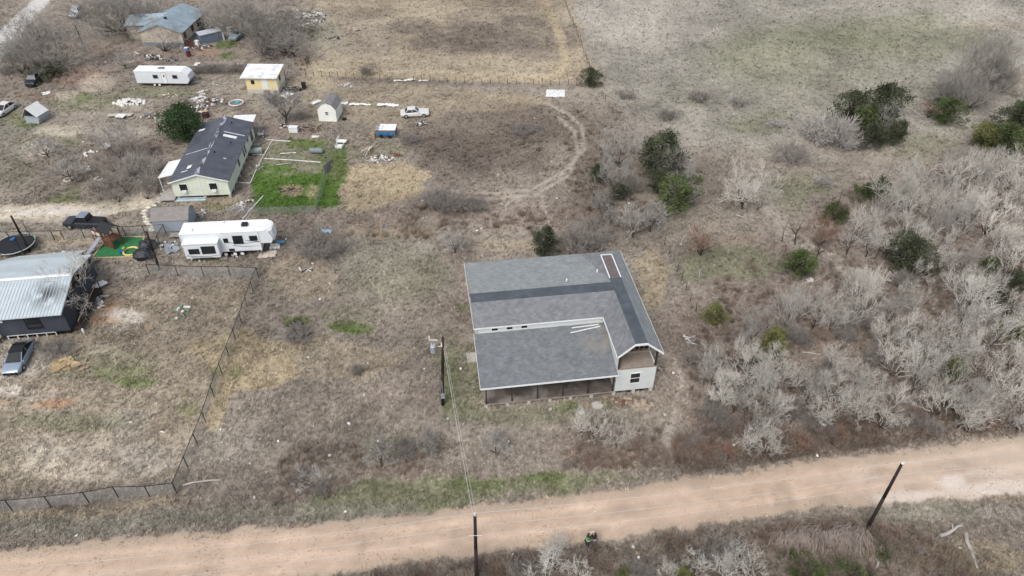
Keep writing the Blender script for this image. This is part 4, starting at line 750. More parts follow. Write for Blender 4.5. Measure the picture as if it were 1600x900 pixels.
# foreground
for i, (x, y, r) in enumerate(((872, 875, 34), (850, 890, 30), (1000, 900, 24), (1085, 880, 24), (1150, 876, 38), (1120, 866, 28), (1180, 900, 36), (1130, 895, 30), (820, 895, 20), (905, 895, 22), (1040, 895, 22))): tree('oak' if i % 3 != 2 else 'bush', x, y, r, 'pale tangled scrub', 'pale scrub along the near verge', H=max(1.6, r / 13))
tree('low', 1262, 893, 44, label='left part of the sprawling green juniper on the bottom edge', H=1.2); tree('low', 1335, 900, 44, label='right part of the sprawling green juniper on the bottom edge', H=1.1); tree('cedar_y', 975, 900, 12, label='small yellow-green bush on the bottom edge below the people'); tree('cedar_y', 1067, 902, 14, label='small green bush on the bottom edge right of the people'); tree('low', 1380, 862, 16, label='olive feathery shrub right of the brown tall grass', H=.6)
# left side
tree('dense', 58, 65, 58, label='large grey bare tree at the upper left beside the paved road', H=8); tree('low', 68, 100, 26, label='dark green undergrowth inside the large upper left tree', H=2.5); tree('dense', 180, 12, 55, label='wide dark-limbed tree on the top edge left of the tan house', H=8); tree('dense', 400, 32, 60, label='great grey canopy over the junk yard right of the tan house', H=8); tree('big', 375, 22, 34, label='grey-green tree just right of the tan house', H=7); tree('grey', 455, 62, 26, 'grey bare tree', H=5)
tree('grey', 442, 105, 16, label='narrow brown bare tree behind the yellow shed', H=3.5); tree('big', 250, 55, 26, label='small bare tree in front of the tan house wall', H=5)
for i in range(7): tree('bush', 308 + i * 13, 108 - (i % 2), 12, 'brown hedge bush', 'brown hedge behind the white trailer', H=1.3)
tree('thin', 193, 92, 12, 'thin brown sapling', H=3); tree('thin', 440, 160, 26, label='bare thin-limbed tree between the yellow shed and the barn shed', H=5.5)
tree('pine', 288, 195, 34, label='dense dark green tree against the dark-roofed mobile home', H=5.2)
tree('grey', 172, 212, 30, label='bare tree with long dark limbs above a white propped board', H=7); tree('thin', 105, 262, 22, label='small vase-shaped bare tree ringed with stones', H=3.4); tree('thin', 68, 228, 20, label='faint small bare tree below the leaning playhouse', H=3)
for x, y, r, h in ((215, 255, 34, 4), (190, 278, 32, 4), (232, 270, 26, 3.5), (160, 285, 20, 2.5), (205, 232, 22, 3), (182, 300, 20, 2.5)): tree('big', x, y, r, 'hazy grey bare tree', 'grey thicket left of the mobile home', H=h)
tree('oak', 139, 482, 44, foot=True, label='pale bare tree leaning over the right end of the black house roof', H=8); tree('bush', 132, 410, 14, label='small dark bush behind the black house', H=1.5); tree('bush', 86, 545, 20, label='grey-green bush right of the silver car', H=1.4); tree('bush', 470, 182, 12, 'small brown brush heap', H=.8); None; tree('shrub', 12, 110, 10, 'grey shrub', H=1.2)
for x, y, r, h in ((30, 50, 38, 6), (72, 92, 26, 5), (48, 30, 30, 7), (25, 90, 28, 5)): tree('big', x, y, r, 'grey bare tree', 'grey trees at the upper left corner', H=h)
for x, y, r, h in ((430, 20, 44, 8), (350, 12, 36, 7), (405, 62, 30, 5), (440, 60, 30, 5), (205, -4, 36, 8), (172, -8, 26, 7), (230, 20, 18, 5), (475, 75, 20, 4), (320, 20, 22, 5)): tree('big', x, y, r, 'grey bare tree', 'grey trees round the tan house', H=h)
for x, y, r, h in ((245, 250, 20, 3), (200, 255, 26, 3.5), (170, 250, 18, 3), (225, 295, 18, 2.5)): tree('big', x, y, r, 'hazy grey bare tree', 'grey thicket left of the mobile home', H=h)
# fallen logs and branches
def log(x0, y0, x1, y1, label, r=.09, m=tw_dead, grp='fallen logs and branches'):
    a = G(x0, y0, r * .8); b = G(x1, y1, r * .8); q = MB(); n = 4; P = [a.lerp(b, i / n) + Vector((rt.gauss(0, .06), rt.gauss(0, .06), abs(rt.gauss(0, .05)))) for i in range(n + 1)]
    for i in range(n): q.tube(P[i], P[i + 1], r * (1 - .12 * i), r * (1 - .12 * (i + 1)), 6)
    c = P[2]; d = (b - a); L = d.length; s_ = Vector((-d.y, d.x, 0)).normalized()
    q.tube(c, c + s_ * L * .18 + d * .15 + Vector((0, 0, .15)), r * .45, r * .2, 4)
    tag(q.build('fallen_branch', m), label, 'branch', grp)
for t in [(1148, 335, 1178, 346, 'curved pale log at the foot of the forked clearing oak'), (1063, 384, 1071, 368, 'short white log right of the wire fence behind the house'), (1094, 421, 1092, 436, 'short pale log standing right of the fence line'), (1074, 349, 1085, 341, 'thin pale log left of the reddish tree'), (1055, 331, 1075, 336, 'thin branch at the foot of the lower cedar'), (1390, 424, 1405, 449, 'left of two long pale logs below the dark cedar'), (1396, 422, 1408, 448, 'right of two long pale logs below the dark cedar'),
          (1334, 509, 1361, 519, 'straight pale log on the wood floor'), (1254, 551, 1283, 554, 'straight pale log among the pale oaks'), (1113, 467, 1130, 465, 'pale branch lying left of the pale oaks'), (1292, 497, 1294, 512, 'forked white stump in the wood'), (1312, 330, 1330, 322, 'thin log right of the dark brush heap'), (1272, 267, 1285, 272, 'pale log left of the dark brush heap'), (1306, 272, 1330, 274, 'scattered pale sticks right of the dark brush heap'), (1520, 194, 1545, 192, 'pale log heap below the bright green cedar'), (1443, 665, 1452, 655, 'white stick near the road below the wood'), (1135, 662, 1152, 672, 'pale stick at the left edge of the rusty scrub'),
          (1205, 713, 1228, 709, 'pale stick lying just above the dirt road'), (1470, 838, 1504, 820, 'grey branch sloping up to the post in the near field', .16), (1508, 834, 1527, 890, 'long grey beam lying down from the post in the near field', .17), (1526, 880, 1538, 868, 'short branch crossing the end of the long grey beam'), (1366, 890, 1378, 870, 'dark twig standing at the juniper'), (285, 758, 345, 750, 'pale log beside the corner of the chain link fence'), (432, 258, 455, 256, 'white pole lying in the pen')]: log(*t)
# fallen brown grass fountain near the right pole
q = []
def plume():
    V = []; F = []
    cl = [(rt.uniform(1215, 1352), rt.gauss(0, 5), rt.gauss(-1.9, .6), rt.uniform(.6, 1.2), rt.gauss(.0, .5)) for _ in range(70)]
    for i in range(1900):
        c0 = cl[i % 70]; cx = c0[0] + rt.gauss(0, 4); base = G(cx, 834 + c0[1] + rt.gauss(0, 2) - (cx - 1215) * .04, 0.05); L = rt.uniform(.7, 2.0) * c0[3]; a = c0[2] + rt.gauss(0, .4); h = rt.uniform(.1, .7) * c0[3]; d = Vector((math.cos(a), math.sin(a), 0)); w_ = Vector((-d.y, d.x, 0)) * .022
        prev = base; P = [base, base + d * L * .4 + Vector((0, 0, h)), base + d * L * .8 + Vector((0, 0, h * .8)), base + d * L + Vector((0, 0, .03))]
        o = len(V)
        for p in P: V += [tuple(p - w_), tuple(p + w_)]
        for k in range(3): F.append((o + 2 * k, o + 2 * k + 1, o + 2 * k + 3, o + 2 * k + 2))
    me = mesh_of('tall_grass', (V, F), twig_mat('bent_grass', (150, 137, 128), .1)); o = bpy.data.objects.new('tall_grass', me); COL.objects.link(o); tag(o, 'long brown grass bent over left of the right-hand pole', kind='stuff')
plume()
# undergrowth: knee-high dead weeds and brush as a mass
def undergrowth():
    rs = np.random.RandomState(9); R = []
    areas = [([(1055, 690), (1200, 640), (1400, 640), (1700, 630), (1700, 664), (1600, 668), (1350, 696), (1060, 738)], 5200, .85), ([(1080, 470), (1210, 380), (1400, 250), (1800, 210), (1800, 640), (1400, 655), (1080, 690)], 5200, .7), ([(560, 905), (760, 872), (960, 852), (1200, 822), (1350, 815), (1560, 880), (1560, 1000), (560, 1000)], 4200, .8), ([(560, 340), (640, 320), (760, 330), (900, 330), (900, 365), (700, 375), (540, 370)], 500, .8), ([(180, 230), (250, 230), (255, 300), (150, 315), (130, 290)], 500, .8),
             ([(880, 180), (960, 160), (1090, 300), (1060, 350), (900, 350), (880, 290)], 700, .7), ([(560, 215), (900, 180), (880, 290), (700, 290)], 350, .5), ([(440, 700), (720, 690), (700, 755), (430, 790)], 500, .6), ([(870, 655), (1020, 650), (1050, 730), (880, 735)], 500, .6), ([(430, -10), (500, 10), (480, 110), (400, 110)], 300, .8), ([(0, 60), (110, 60), (110, 130), (10, 130)], 160, .9)]
    P = []; Cc = []; Sz = []
    for poly, n, s in areas:
        a = np.array(poly); m = int(n * 2.2); px = rs.uniform(a[:, 0].min(), a[:, 0].max(), m); py = rs.uniform(a[:, 1].min(), a[:, 1].max(), m); k = poly_sd(px, py, poly) > 0; px, py = px[k][:n], py[k][:n]
        d = np.stack([(px - 800) / FPX, (py - 450) / FPX, np.ones(len(px))], -1) @ RM; t = -CAM_H / d[:, 2]; x, y = d[:, 0] * t, d[:, 1] * t
        cl = fbm(x, y, 2.2, 301, 2); kk = (rs.uniform(0, 1, len(x)) < ss((cl - .38) * 5)); x, y, px, py = x[kk], y[kk], px[kk], py[kk]
        c, de, rm = cover(x, y); kk = (rm < .2) & (np.minimum.reduce([seg_d(px, py, t_) for t_ in TRACK]) > 4); x, y, c = x[kk], y[kk], c[kk]
        b = np.array([(.56, .50, .45), (.52, .48, .45), (.67, .62, .56), (.55, .45, .39)])[rs.randint(0, 4, len(x))]; c = c * .45 + b * .55
        P.append(np.stack([x, y, np.zeros(len(x))], 1)); Cc.append((c ** 2.2) * .78 * rs.uniform(.6, 1.5, (len(x), 1))); Sz.append(rs.uniform(.5, 1.3, len(x)) * s)
    T = []
    for s in range(4):
        q_ = random.Random(s + 70); V = []; F = []
        for k in range(46):
            a = q_.uniform(0, 6.283); e = math.radians(q_.uniform(25, 88)); L = q_.uniform(.45, .95); d = Vector((math.cos(a) * math.cos(e), math.sin(a) * math.cos(e), math.sin(e))); b0 = Vector((q_.gauss(0, .14), q_.gauss(0, .14), -.03)); sd_ = Vector((-math.sin(a), math.cos(a), 0)) * .014
            mid = b0 + d * L * .5; o = len(V); V += [tuple(b0 - sd_), tuple(b0 + sd_), tuple(b0 + d * L)]; F.append((o, o + 1, o + 2))
            for j in range(3):
                d2 = (d + Vector((q_.gauss(0, .6), q_.gauss(0, .6), q_.gauss(0, .3)))).normalized(); m0 = b0 + d * L * q_.uniform(.3, .9); o = len(V); V += [tuple(m0 - sd_), tuple(m0 + sd_), tuple(m0 + d2 * L * .4)]; F.append((o, o + 1, o + 2))
        T.append((np.array(V), F))
    scatter('undergrowth', 'knee-high dead weeds and brush under the trees and along the road', T, np.concatenate(P), np.concatenate(Cc), np.concatenate(Sz), tint_mat('brush_stem'))
undergrowth()
# ================================================================ frames and shared builders
def fr(A, B, z=0.0):
    a = G(*A, z); b = G(*B, z); d = b - a; return a, math.atan2(d.y, d.x), d.length
def wl(e, x, y, z=0):          # local point of an empty -> world
    c, s = math.cos(e.rotation_euler[2]), math.sin(e.rotation_euler[2]); return Vector((e.location[0] + x * c - y * s, e.location[1] + x * s + y * c, e.location[2] + z))
def gable(e, x0, x1, y0, y1, z0, ze, zr, wallm, roofm, along='y', o=.25, t=.1, roofm2=None, fasc=None):
    """box walls with a gable roof, ridge along y (or x)"""
    xm, ym = (x0 + x1) / 2, (y0 + y1) / 2
    if along == 'y':
        w_ = MB(); w_.prism([(x0, z0), (x1, z0), (x1, ze - .12), (xm, zr - .14), (x0, ze - .12)], y0, y1, 'y'); w_.build('wall', wallm, e)
        dz = (zr - ze) / (xm - x0) * o
        MB().slab([(x0 - o, y0 - o, ze - dz), (xm, y0 - o, zr), (xm, y1 + o, zr), (x0 - o, y1 + o, ze - dz)], t).build('roof', roofm, e)
        MB().slab([(xm, y0 - o, zr), (x1 + o, y0 - o, ze - dz), (x1 + o, y1 + o, ze - dz), (xm, y1 + o, zr)], t).build('roof', roofm2 or roofm, e)
        if fasc: 
            for a, b in (((x0 - o, ze - dz), (xm, zr)), ((xm, zr), (x1 + o, ze - dz))): MB().slab([(a[0], y0 - o - .05, a[1] + .02), (b[0], y0 - o - .05, b[1] + .02), (b[0], y0 - o - .003, b[1] + .02), (a[0], y0 - o - .003, a[1] + .02)], .16).build('rake_board', fasc, e)
    else:
        w_ = MB(); w_.prism([(y0, z0), (y1, z0), (y1, ze - .12), (ym, zr - .14), (y0, ze - .12)], x0, x1, 'x'); w_.build('wall', wallm, e)
        dz = (zr - ze) / (ym - y0) * o
        MB().slab([(x0 - o, y0 - o, ze - dz), (x1 + o, y0 - o, ze - dz), (x1 + o, ym, zr), (x0 - o, ym, zr)], t).build('roof', roofm, e)
        MB().slab([(x0 - o, ym, zr), (x1 + o, ym, zr), (x1 + o, y1 + o, ze - dz), (x0 - o, y1 + o, ze - dz)], t).build('roof', roofm2 or roofm, e)
def barn_roof(e, x0, x1, y0, y1, z0, ze, zk, zr, wallm, roofm, along='y', o=.12, k=.62):
    """gambrel shed: ze eave, zk knee, zr ridge; k = knee half-width share"""
    h = ((x1 - x0) if along == 'y' else (y1 - y0)) / 2; c = ((x0 + x1) if along == 'y' else (y0 + y1)) / 2
    prof = [(c - h, z0), (c + h, z0), (c + h, ze - .06), (c + h * k, zk - .06), (c, zr - .07), (c - h * k, zk - .06), (c - h, ze - .06)]
    a0, a1 = (y0, y1) if along == 'y' else (x0, x1); MB().prism(prof, a0, a1, 'y' if along == 'y' else 'x').build('wall', wallm, e)
    R_ = [(c - h - .08, ze - .05), (c - h * k, zk), (c, zr), (c + h * k, zk), (c + h + .08, ze - .05)]
    for p, q in zip(R_[:-1], R_[1:]):
        P = [(p[0], a0 - o, p[1]), (q[0], a0 - o, q[1]), (q[0], a1 + o, q[1]), (p[0], a1 + o, p[1])]
        if along != 'y': P = [(u[1], u[0], u[2]) for u in P][::-1]
        MB().slab(P, .06).build('roof', roofm, e)
white_paint = mat('white_paint', (236, 236, 232), .6, .05, 1.5); rubber = mat('tyre_rubber', (34, 33, 33), .9, .1); steel = mat('dull_steel', (140, 142, 144), .5, .15, 3, metal=.4); chrome = mat('bright_trim', (190, 192, 195), .3, .05, metal=.5)
headl = mat('headlight_glass', (225, 228, 230), .15, .05); taill = mat('tail_lamp', (140, 30, 28), .3, .05); blackp = mat('black_plastic', (36, 37, 40), .6, .15, 2)
junk_cols = [mat('junk_white', (225, 222, 216), .7, .1), mat('junk_grey', (150, 148, 146), .7, .15), mat('junk_dark', (64, 62, 62), .7, .2), mat('junk_rust', (124, 88, 70), .8, .2), mat('junk_blue', (60, 100, 140), .6, .1), mat('junk_wood', (166, 146, 124), .9, .2)]
# ================================================================ vehicles
def car(front, rear, paint, label, L=4.6, kind='sedan', roofm=None, group=None, name='parked_car', cat='car', W=None):
    f = G(*front); r = G(*rear); d = f - r; yaw = math.atan2(d.y, d.x); c = (f + r) / 2; e = empty(name, (c.x, c.y, 0), yaw, label, cat, group)
    w_ = (W or 1.82) / 2; belt = {'sedan': .88, 'suv': 1.05, 'pickup': 1.0, 'old': .9}[kind]; top = {'sedan': 1.42, 'suv': 1.75, 'pickup': 1.75, 'old': 1.36}[kind]
    st = {'sedan': [(-.5, .80, .55, .82), (-.46, .93, .32, .93), (-.32, 1, .24, 1.0), (0, 1, .2, 1.0), (.24, 1, .22, 1.0), (.42, .95, .26, .86), (.48, .82, .34, .74), (.5, .7, .42, .62)],
          'suv': [(-.5, .86, .5, .98), (-.47, .96, .34, 1.02), (-.3, 1, .28, 1.02), (0, 1, .26, 1.0), (.22, 1, .26, 1.0), (.42, .96, .3, .93), (.48, .86, .36, .84), (.5, .76, .44, .7)]}
    st['old'] = [(-.5, .9, .42, .84), (-.48, .97, .32, .9), (-.3, 1, .26, .95), (0, 1, .24, 1.0), (.2, 1, .24, 1.0), (.44, .98, .3, .9), (.49, .92, .36, .84), (.5, .88, .44, .76)]; st['pickup'] = st['suv']
    rings = []
    for x, ww, zb, zt in st[kind]:
        zt *= belt; hw = w_ * ww; X = x * L; rings.append([(X, -hw * .94, zb), (X, -hw, zb + .12), (X, -hw, zt - .16), (X, -hw * .9, zt), (X, hw * .9, zt), (X, hw, zt - .16), (X, hw, zb + .12), (X, hw * .94, zb)])
    MB().loft(rings).build('body', paint, e, smooth=(kind == 'sedan'), bevel=.09 if kind == 'sedan' else .04)
    cab = {'sedan': ((-.43, .27), (-.22, .04)), 'suv': ((-.48, .20), (-.43, .08)), 'pickup': ((-.16, .20), (-.12, .08)), 'old': ((-.34, .16), (-.24, .02))}[kind]
    (b0, b1), (t0, t1) = cab; wb, wt = w_ * .88, w_ * .70
    g = MB(); P = [(b0 * L, -wb, belt - .03), (b1 * L, -wb, belt - .05), (b1 * L, wb, belt - .05), (b0 * L, wb, belt - .03), (t0 * L, -wt, top - .06), (t1 * L, -wt, top - .06), (t1 * L, wt, top - .06), (t0 * L, wt, top - .06)]
    g.pts(P, [(0, 1, 5, 4), (1, 2, 6, 5), (2, 3, 7, 6), (3, 0, 4, 7), (4, 5, 6, 7)]); g.build('windows', glass, e)
    rf = MB(); rf.slab([(t0 * L - .06, -wt - .03, top), (t1 * L + .04, -wt - .03, top), (t1 * L + .04, wt + .03, top), (t0 * L - .06, wt + .03, top)], .07); rf.build('roof', roofm or paint, e, bevel=.025)
    for i, j in ((0, 4), (1, 5), (2, 6), (3, 7)): MB().tube(P[i], P[j], .05, .045, 5).build('pillar', paint, e)
    xm = (b0 + b1) / 2 * L
    for s in (-1, 1):
        MB().tube((xm, s * wb * 1.005, belt - .03), (xm - .03, s * wt * 1.02, top - .06), .04, .035, 4).build('pillar', paint, e)
        MB().box(b1 * L - .18, b1 * L - .02, s * w_ * 1.0 - .02 + (0 if s > 0 else -.12), s * w_ * 1.0 + .02 + (.12 if s > 0 else 0), belt - .02, belt + .12).build('wing_mirror', paint, e)
        MB().box(.5 * L - .22, .5 * L - .03, min(s * w_ * .5, s * w_ * .8), max(s * w_ * .5, s * w_ * .8), belt * .62, belt * .75).build('headlight', headl, e)
        MB().box(-.5 * L - .01, -.5 * L + .12, min(s * w_ * .5, s * w_ * .84), max(s * w_ * .5, s * w_ * .84), belt * .68, belt * .85).build('tail_light', taill, e)
        for x in (-.31 * L, .31 * L):
            wh = MB().tube((x, s * (w_ - .2), .32), (x, s * (w_ + .015), .32), .33, .33, 16).build('wheel', rubber, e); MB().tube((x, s * w_, .32), (x, s * (w_ + .03), .32), .2, .18, 12).build('rim', chrome, wh)
    MB().box(.5 * L - .1, .5 * L + .03, -w_ * .75, w_ * .75, .32, .48).build('bumper', blackp if kind != 'old' else chrome, e); MB().box(-.5 * L - .03, -.5 * L + .1, -w_ * .8, w_ * .8, .34, .52).build('bumper', blackp if kind != 'old' else chrome, e)
    if kind == 'pickup': MB().box(-.48 * L, -.18 * L, -w_ * .8, w_ * .8, belt - .03, belt + .035).build('bed_floor', blackp, e)
    return e
paint_silver = mat('silver_blue_paint', (160, 174, 188), .25, .05, 1, metal=.35); paint_white = mat('faded_white_paint', (218, 216, 212), .4, .06, 2); paint_black = stain(mat('black_paint', (52, 55, 62), .4, .15, 1.5), (92, 92, 96), 2, .5, .7, .5); paint_old = stain(mat('old_blue_grey_paint', (142, 156, 160), .6, .12, 1), (170, 176, 176), 1.5, .5, .7, .6)
paint_suv = mat('silver_paint', (178, 184, 190), .3, .05, metal=.3)
car((22, 584), (44, 543), paint_silver, 'silver blue sedan with black glass roof parked below the black house', 4.8, 'sedan', mat('black_glass_roof', (34, 34, 36), .15, .05))
car((-4, 184), (21, 167), paint_white, 'white sedan cut by the left edge beside the leaning playhouse', 4.7, 'sedan')
car((114, 33), (126, 18), paint_suv, 'small silver hatchback parked at the upper left behind the pole', 4.3, 'suv')
car((363, 66), (382, 51), paint_old, 'old faded blue-grey saloon parked on the grass right of the tan house', 5.0, 'old')
car((668, 179.5), (629, 181.5), paint_white, 'white old sedan standing alone in the mown field', 4.6, 'old')
car((113, 352), (157, 354), paint_black, 'black pickup truck parked behind the black fence by the play tower', 5.2, 'pickup', mat('pale_blue_roof', (128, 140, 156), .5, .15, 2))
car((46, 139), (64, 122), paint_black, 'stripped black vehicle wreck under the large upper left tree', 3.9, 'suv', name='wrecked_vehicle')
# ---- fifth wheel trailer
rv_white = stain(mat('trailer_white', (242, 243, 242), .45, .03, 1), (215, 216, 214), .8, .55, .8, .5); rv_side = mat('trailer_side', (226, 231, 234), .4, .04, 1); decal = mat('grey_decal', (92, 96, 104), .4, .1)
def stripe(e, pts, y, w0, w1, m=decal, parent=None, name='side_stripe'):
    V = []; n = len(pts); b = MB()
    for i, (x, z) in enumerate(pts):
        t = (w0 + (w1 - w0) * i / (n - 1)) / 2; V += [(x, y, z - t), (x, y, z + t), (x, y - .008, z - t), (x, y - .008, z + t)]
    F = []
    for i in range(n - 1): o = 4 * i; F += [(o + 2, o + 6, o + 7, o + 3), (o, o + 1, o + 5, o + 4), (o + 1, o + 3, o + 7, o + 5), (o, o + 4, o + 6, o + 2)]
    return b.pts(V, F).build(name, m, parent or e)
def fifth_wheel():
    a, yaw, W = fr((279.4, 366.7), (403.3, 360.6), 3.6); e = empty('fifth_wheel_trailer', (a.x, a.y, 0), yaw, 'long white fifth-wheel camper with grey swooshes and slide-out facing the fence', 'camper trailer')
    D = 2.45; L = W; Lf = W + 1.5
    side = [(0, .75), (L - .1, .75), (L - .1, 1.75), (Lf - .25, 1.75), (Lf, 2.4), (Lf - .45, 3.45), (0, 3.55)]
    MB().prism(side, 0, D, 'y').build('body', rv_side, e, bevel=.06)
    MB().slab([(-.05, -.05, 3.63), (L + .7, -.05, 3.6), (Lf - .35, .45, 3.5), (Lf - .1, D / 2, 3.42), (Lf - .35, D - .45, 3.5), (L + .7, D + .05, 3.6), (-.05, D + .05, 3.63)], .09).build('roof', rv_white, e, bevel=.04)
    MB().loft([[(Lf - .45, .0, 1.75), (Lf - .45, .0, 3.5), (Lf - .45, D, 3.5), (Lf - .45, D, 1.75)], [(Lf + .1, .45, 1.95), (Lf - .05, .45, 3.35), (Lf - .05, D - .45, 3.35), (Lf + .1, D - .45, 1.95)]]).build('nose_cap', rv_white, e, bevel=.08)
    sl = MB().box(.35, 4.35, -.95, -.0, .7, 2.75).build('slide_out', rv_side, e, bevel=.03)
    MB().box(.28, 4.42, -1.02, .0, 2.752, 2.85).build('slide_out_roof', rv_white, e)
    for x0, x1, z0, z1, y in ((.95, 2.0, 1.45, 2.0, -.95), (2.45, 3.85, 1.4, 2.3, -.95)): window(e, 'window', x0, x1, z0, z1, y, sash=False, frame=blackp)
    for x0, x1, z0, z1 in ((4.95, 5.3, 2.2, 2.65), (6.05, 6.5, 1.95, 2.95), (6.6, 7.05, 1.95, 2.95), (8.0, 8.75, 2.35, 2.85)): window(e, 'window', x0, x1, z0, z1, 0, sash=False, frame=blackp)
    MB().box(5.2, 5.85, -.03, 0, .85, 1.2).build('baggage_door', blackp, e)
    stripe(e, [(5.2, 2.15), (6.2, 1.95), (7.4, 1.9), (8.6, 2.0), (9.2, 2.2)], 0, .1, .02); stripe(e, [(5.8, 1.65), (7.2, 1.4), (8.8, 1.45)], 0, .08, .04); stripe(e, [(7.3, 2.35), (8.0, 2.2), (9.0, 2.05)], 0, .04, .16)
    stripe(e, [(.5, 1.15), (1.6, .98), (3.2, .92), (4.3, 1.05)], -.95, .1, .05, parent=sl); stripe(e, [(.9, .85), (2.0, .78), (3.4, .76)], -.95, .08, .04, parent=sl)
    ac = MB().box(7.0, 7.75, .95, 1.65, 3.63, 3.93).build('air_conditioner', blackp, e, bevel=.1)
    MB().box(.5, 1.4, .5, 1.0, 3.63, 3.74).build('roof_vent', rv_white, e, bevel=.03); MB().box(4.4, 4.8, 1.9, 2.3, 3.63, 3.75).build('roof_vent', rv_white, e, bevel=.03); MB().tube((9.0, .9, 3.6), (9.0, .9, 3.72), .16, .14, 10).build('roof_vent', rv_white, e)
    for x in (4.65, 5.75, 6.6):
        wh = MB().tube((x, .02, .38), (x, .3, .38), .38, .38, 16).build('wheel', rubber, e); MB().tube((x, -.0, .38), (x, .02, .38), .22, .22, 12).build('rim', white_paint, wh)
    MB().box(.2, L - .2, .3, D - .3, .5, .75).build('chassis', blackp, e)
    for x in (8.4, L - .35): MB().box(x, x + .12, .1, .22, 0, .8).build('landing_leg', steel, e)
    MB().tube((L - .12, -.04, .72), (L - .12, -.04, 3.5), .05, n=5).build('corner_trim', rv_white, e); MB().tube((.02, -.04, .72), (.02, -.04, 3.5), .05, n=5).build('corner_trim', rv_white, e)
    pi = MB().tube((Lf - .5, D / 2, 1.2), (Lf - .5, D / 2, 1.75), .18, .22, 10).build('king_pin', blackp, e)
fifth_wheel()
# ---- travel trailer
def travel_trailer():
    a, yaw, W = fr((208, 111), (288, 112), 2.75); e = empty('travel_trailer', (a.x, a.y, 0), yaw, 'plain white travel trailer with sloped nose standing left of the yellow shed', 'camper trailer'); L = W; D = 2.4
    MB().prism([(0, .55), (L, .55), (L + .55, 1.3), (L + .35, 2.1), (L - .6, 2.68), (0, 2.68)], 0, D, 'y').build('body', lines_mat('trailer_boards', (222, 226, 230), 2, .3, .4, .5, .03, .93), e, bevel=.05)
    MB().slab([(-.04, -.04, 2.76), (L * .72, -.04, 2.78), (L * .78, .4, 2.78), (L - .55, .3, 2.76), (L - .55, D + .04, 2.76), (-.04, D + .04, 2.76)], .08).build('roof', rv_white, e)
    MB().slab([(L - .58, -.03, 2.78), (L + .38, .1, 2.15), (L + .38, D - .1, 2.15), (L - .58, D + .03, 2.78)], .06).build('front_roof', rv_white, e)
    for x0, x1 in ((3.2, 3.9), (6.6, 7.3)): window(e, 'window', x0, x1, 1.55, 2.05, 0, sash=False, frame=steel)
    dr = MB().box(4.65, 5.4, -.035, 0, .6, 2.45).build('door', white_paint, e); MB().box(4.95, 5.15, -.05, -.036, 1.7, 2.15).build('pane', glass, dr); MB().box(4.6, 5.45, -.02, .002, .56, 2.5).build('door_frame', steel, e)
    for x in (3.0, 3.85):
        wh = MB().tube((x, .0, .3), (x, .25, .3), .31, .31, 14).build('wheel', rubber, e); MB().tube((x, -.02, .3), (x, 0, .3), .2, .2, 12).build('rim', white_paint, wh)
    MB().box(.1, L, .2, D - .2, .4, .55).build('chassis', blackp, e); MB().tube((L + .3, D / 2 - .5, .5), (L + 1.5, D / 2, .5), .06).tube((L + .3, D / 2 + .5, .5), (L + 1.5, D / 2, .5), .06).tube((L + 1.35, D / 2, .5), (L + 1.35, D / 2, 0), .05).build('tow_hitch', steel, e)
    MB().box(3.9, 4.9, .9, 1.5, 2.78, 2.95).build('roof_vent', steel, e, bevel=.05)
travel_trailer()
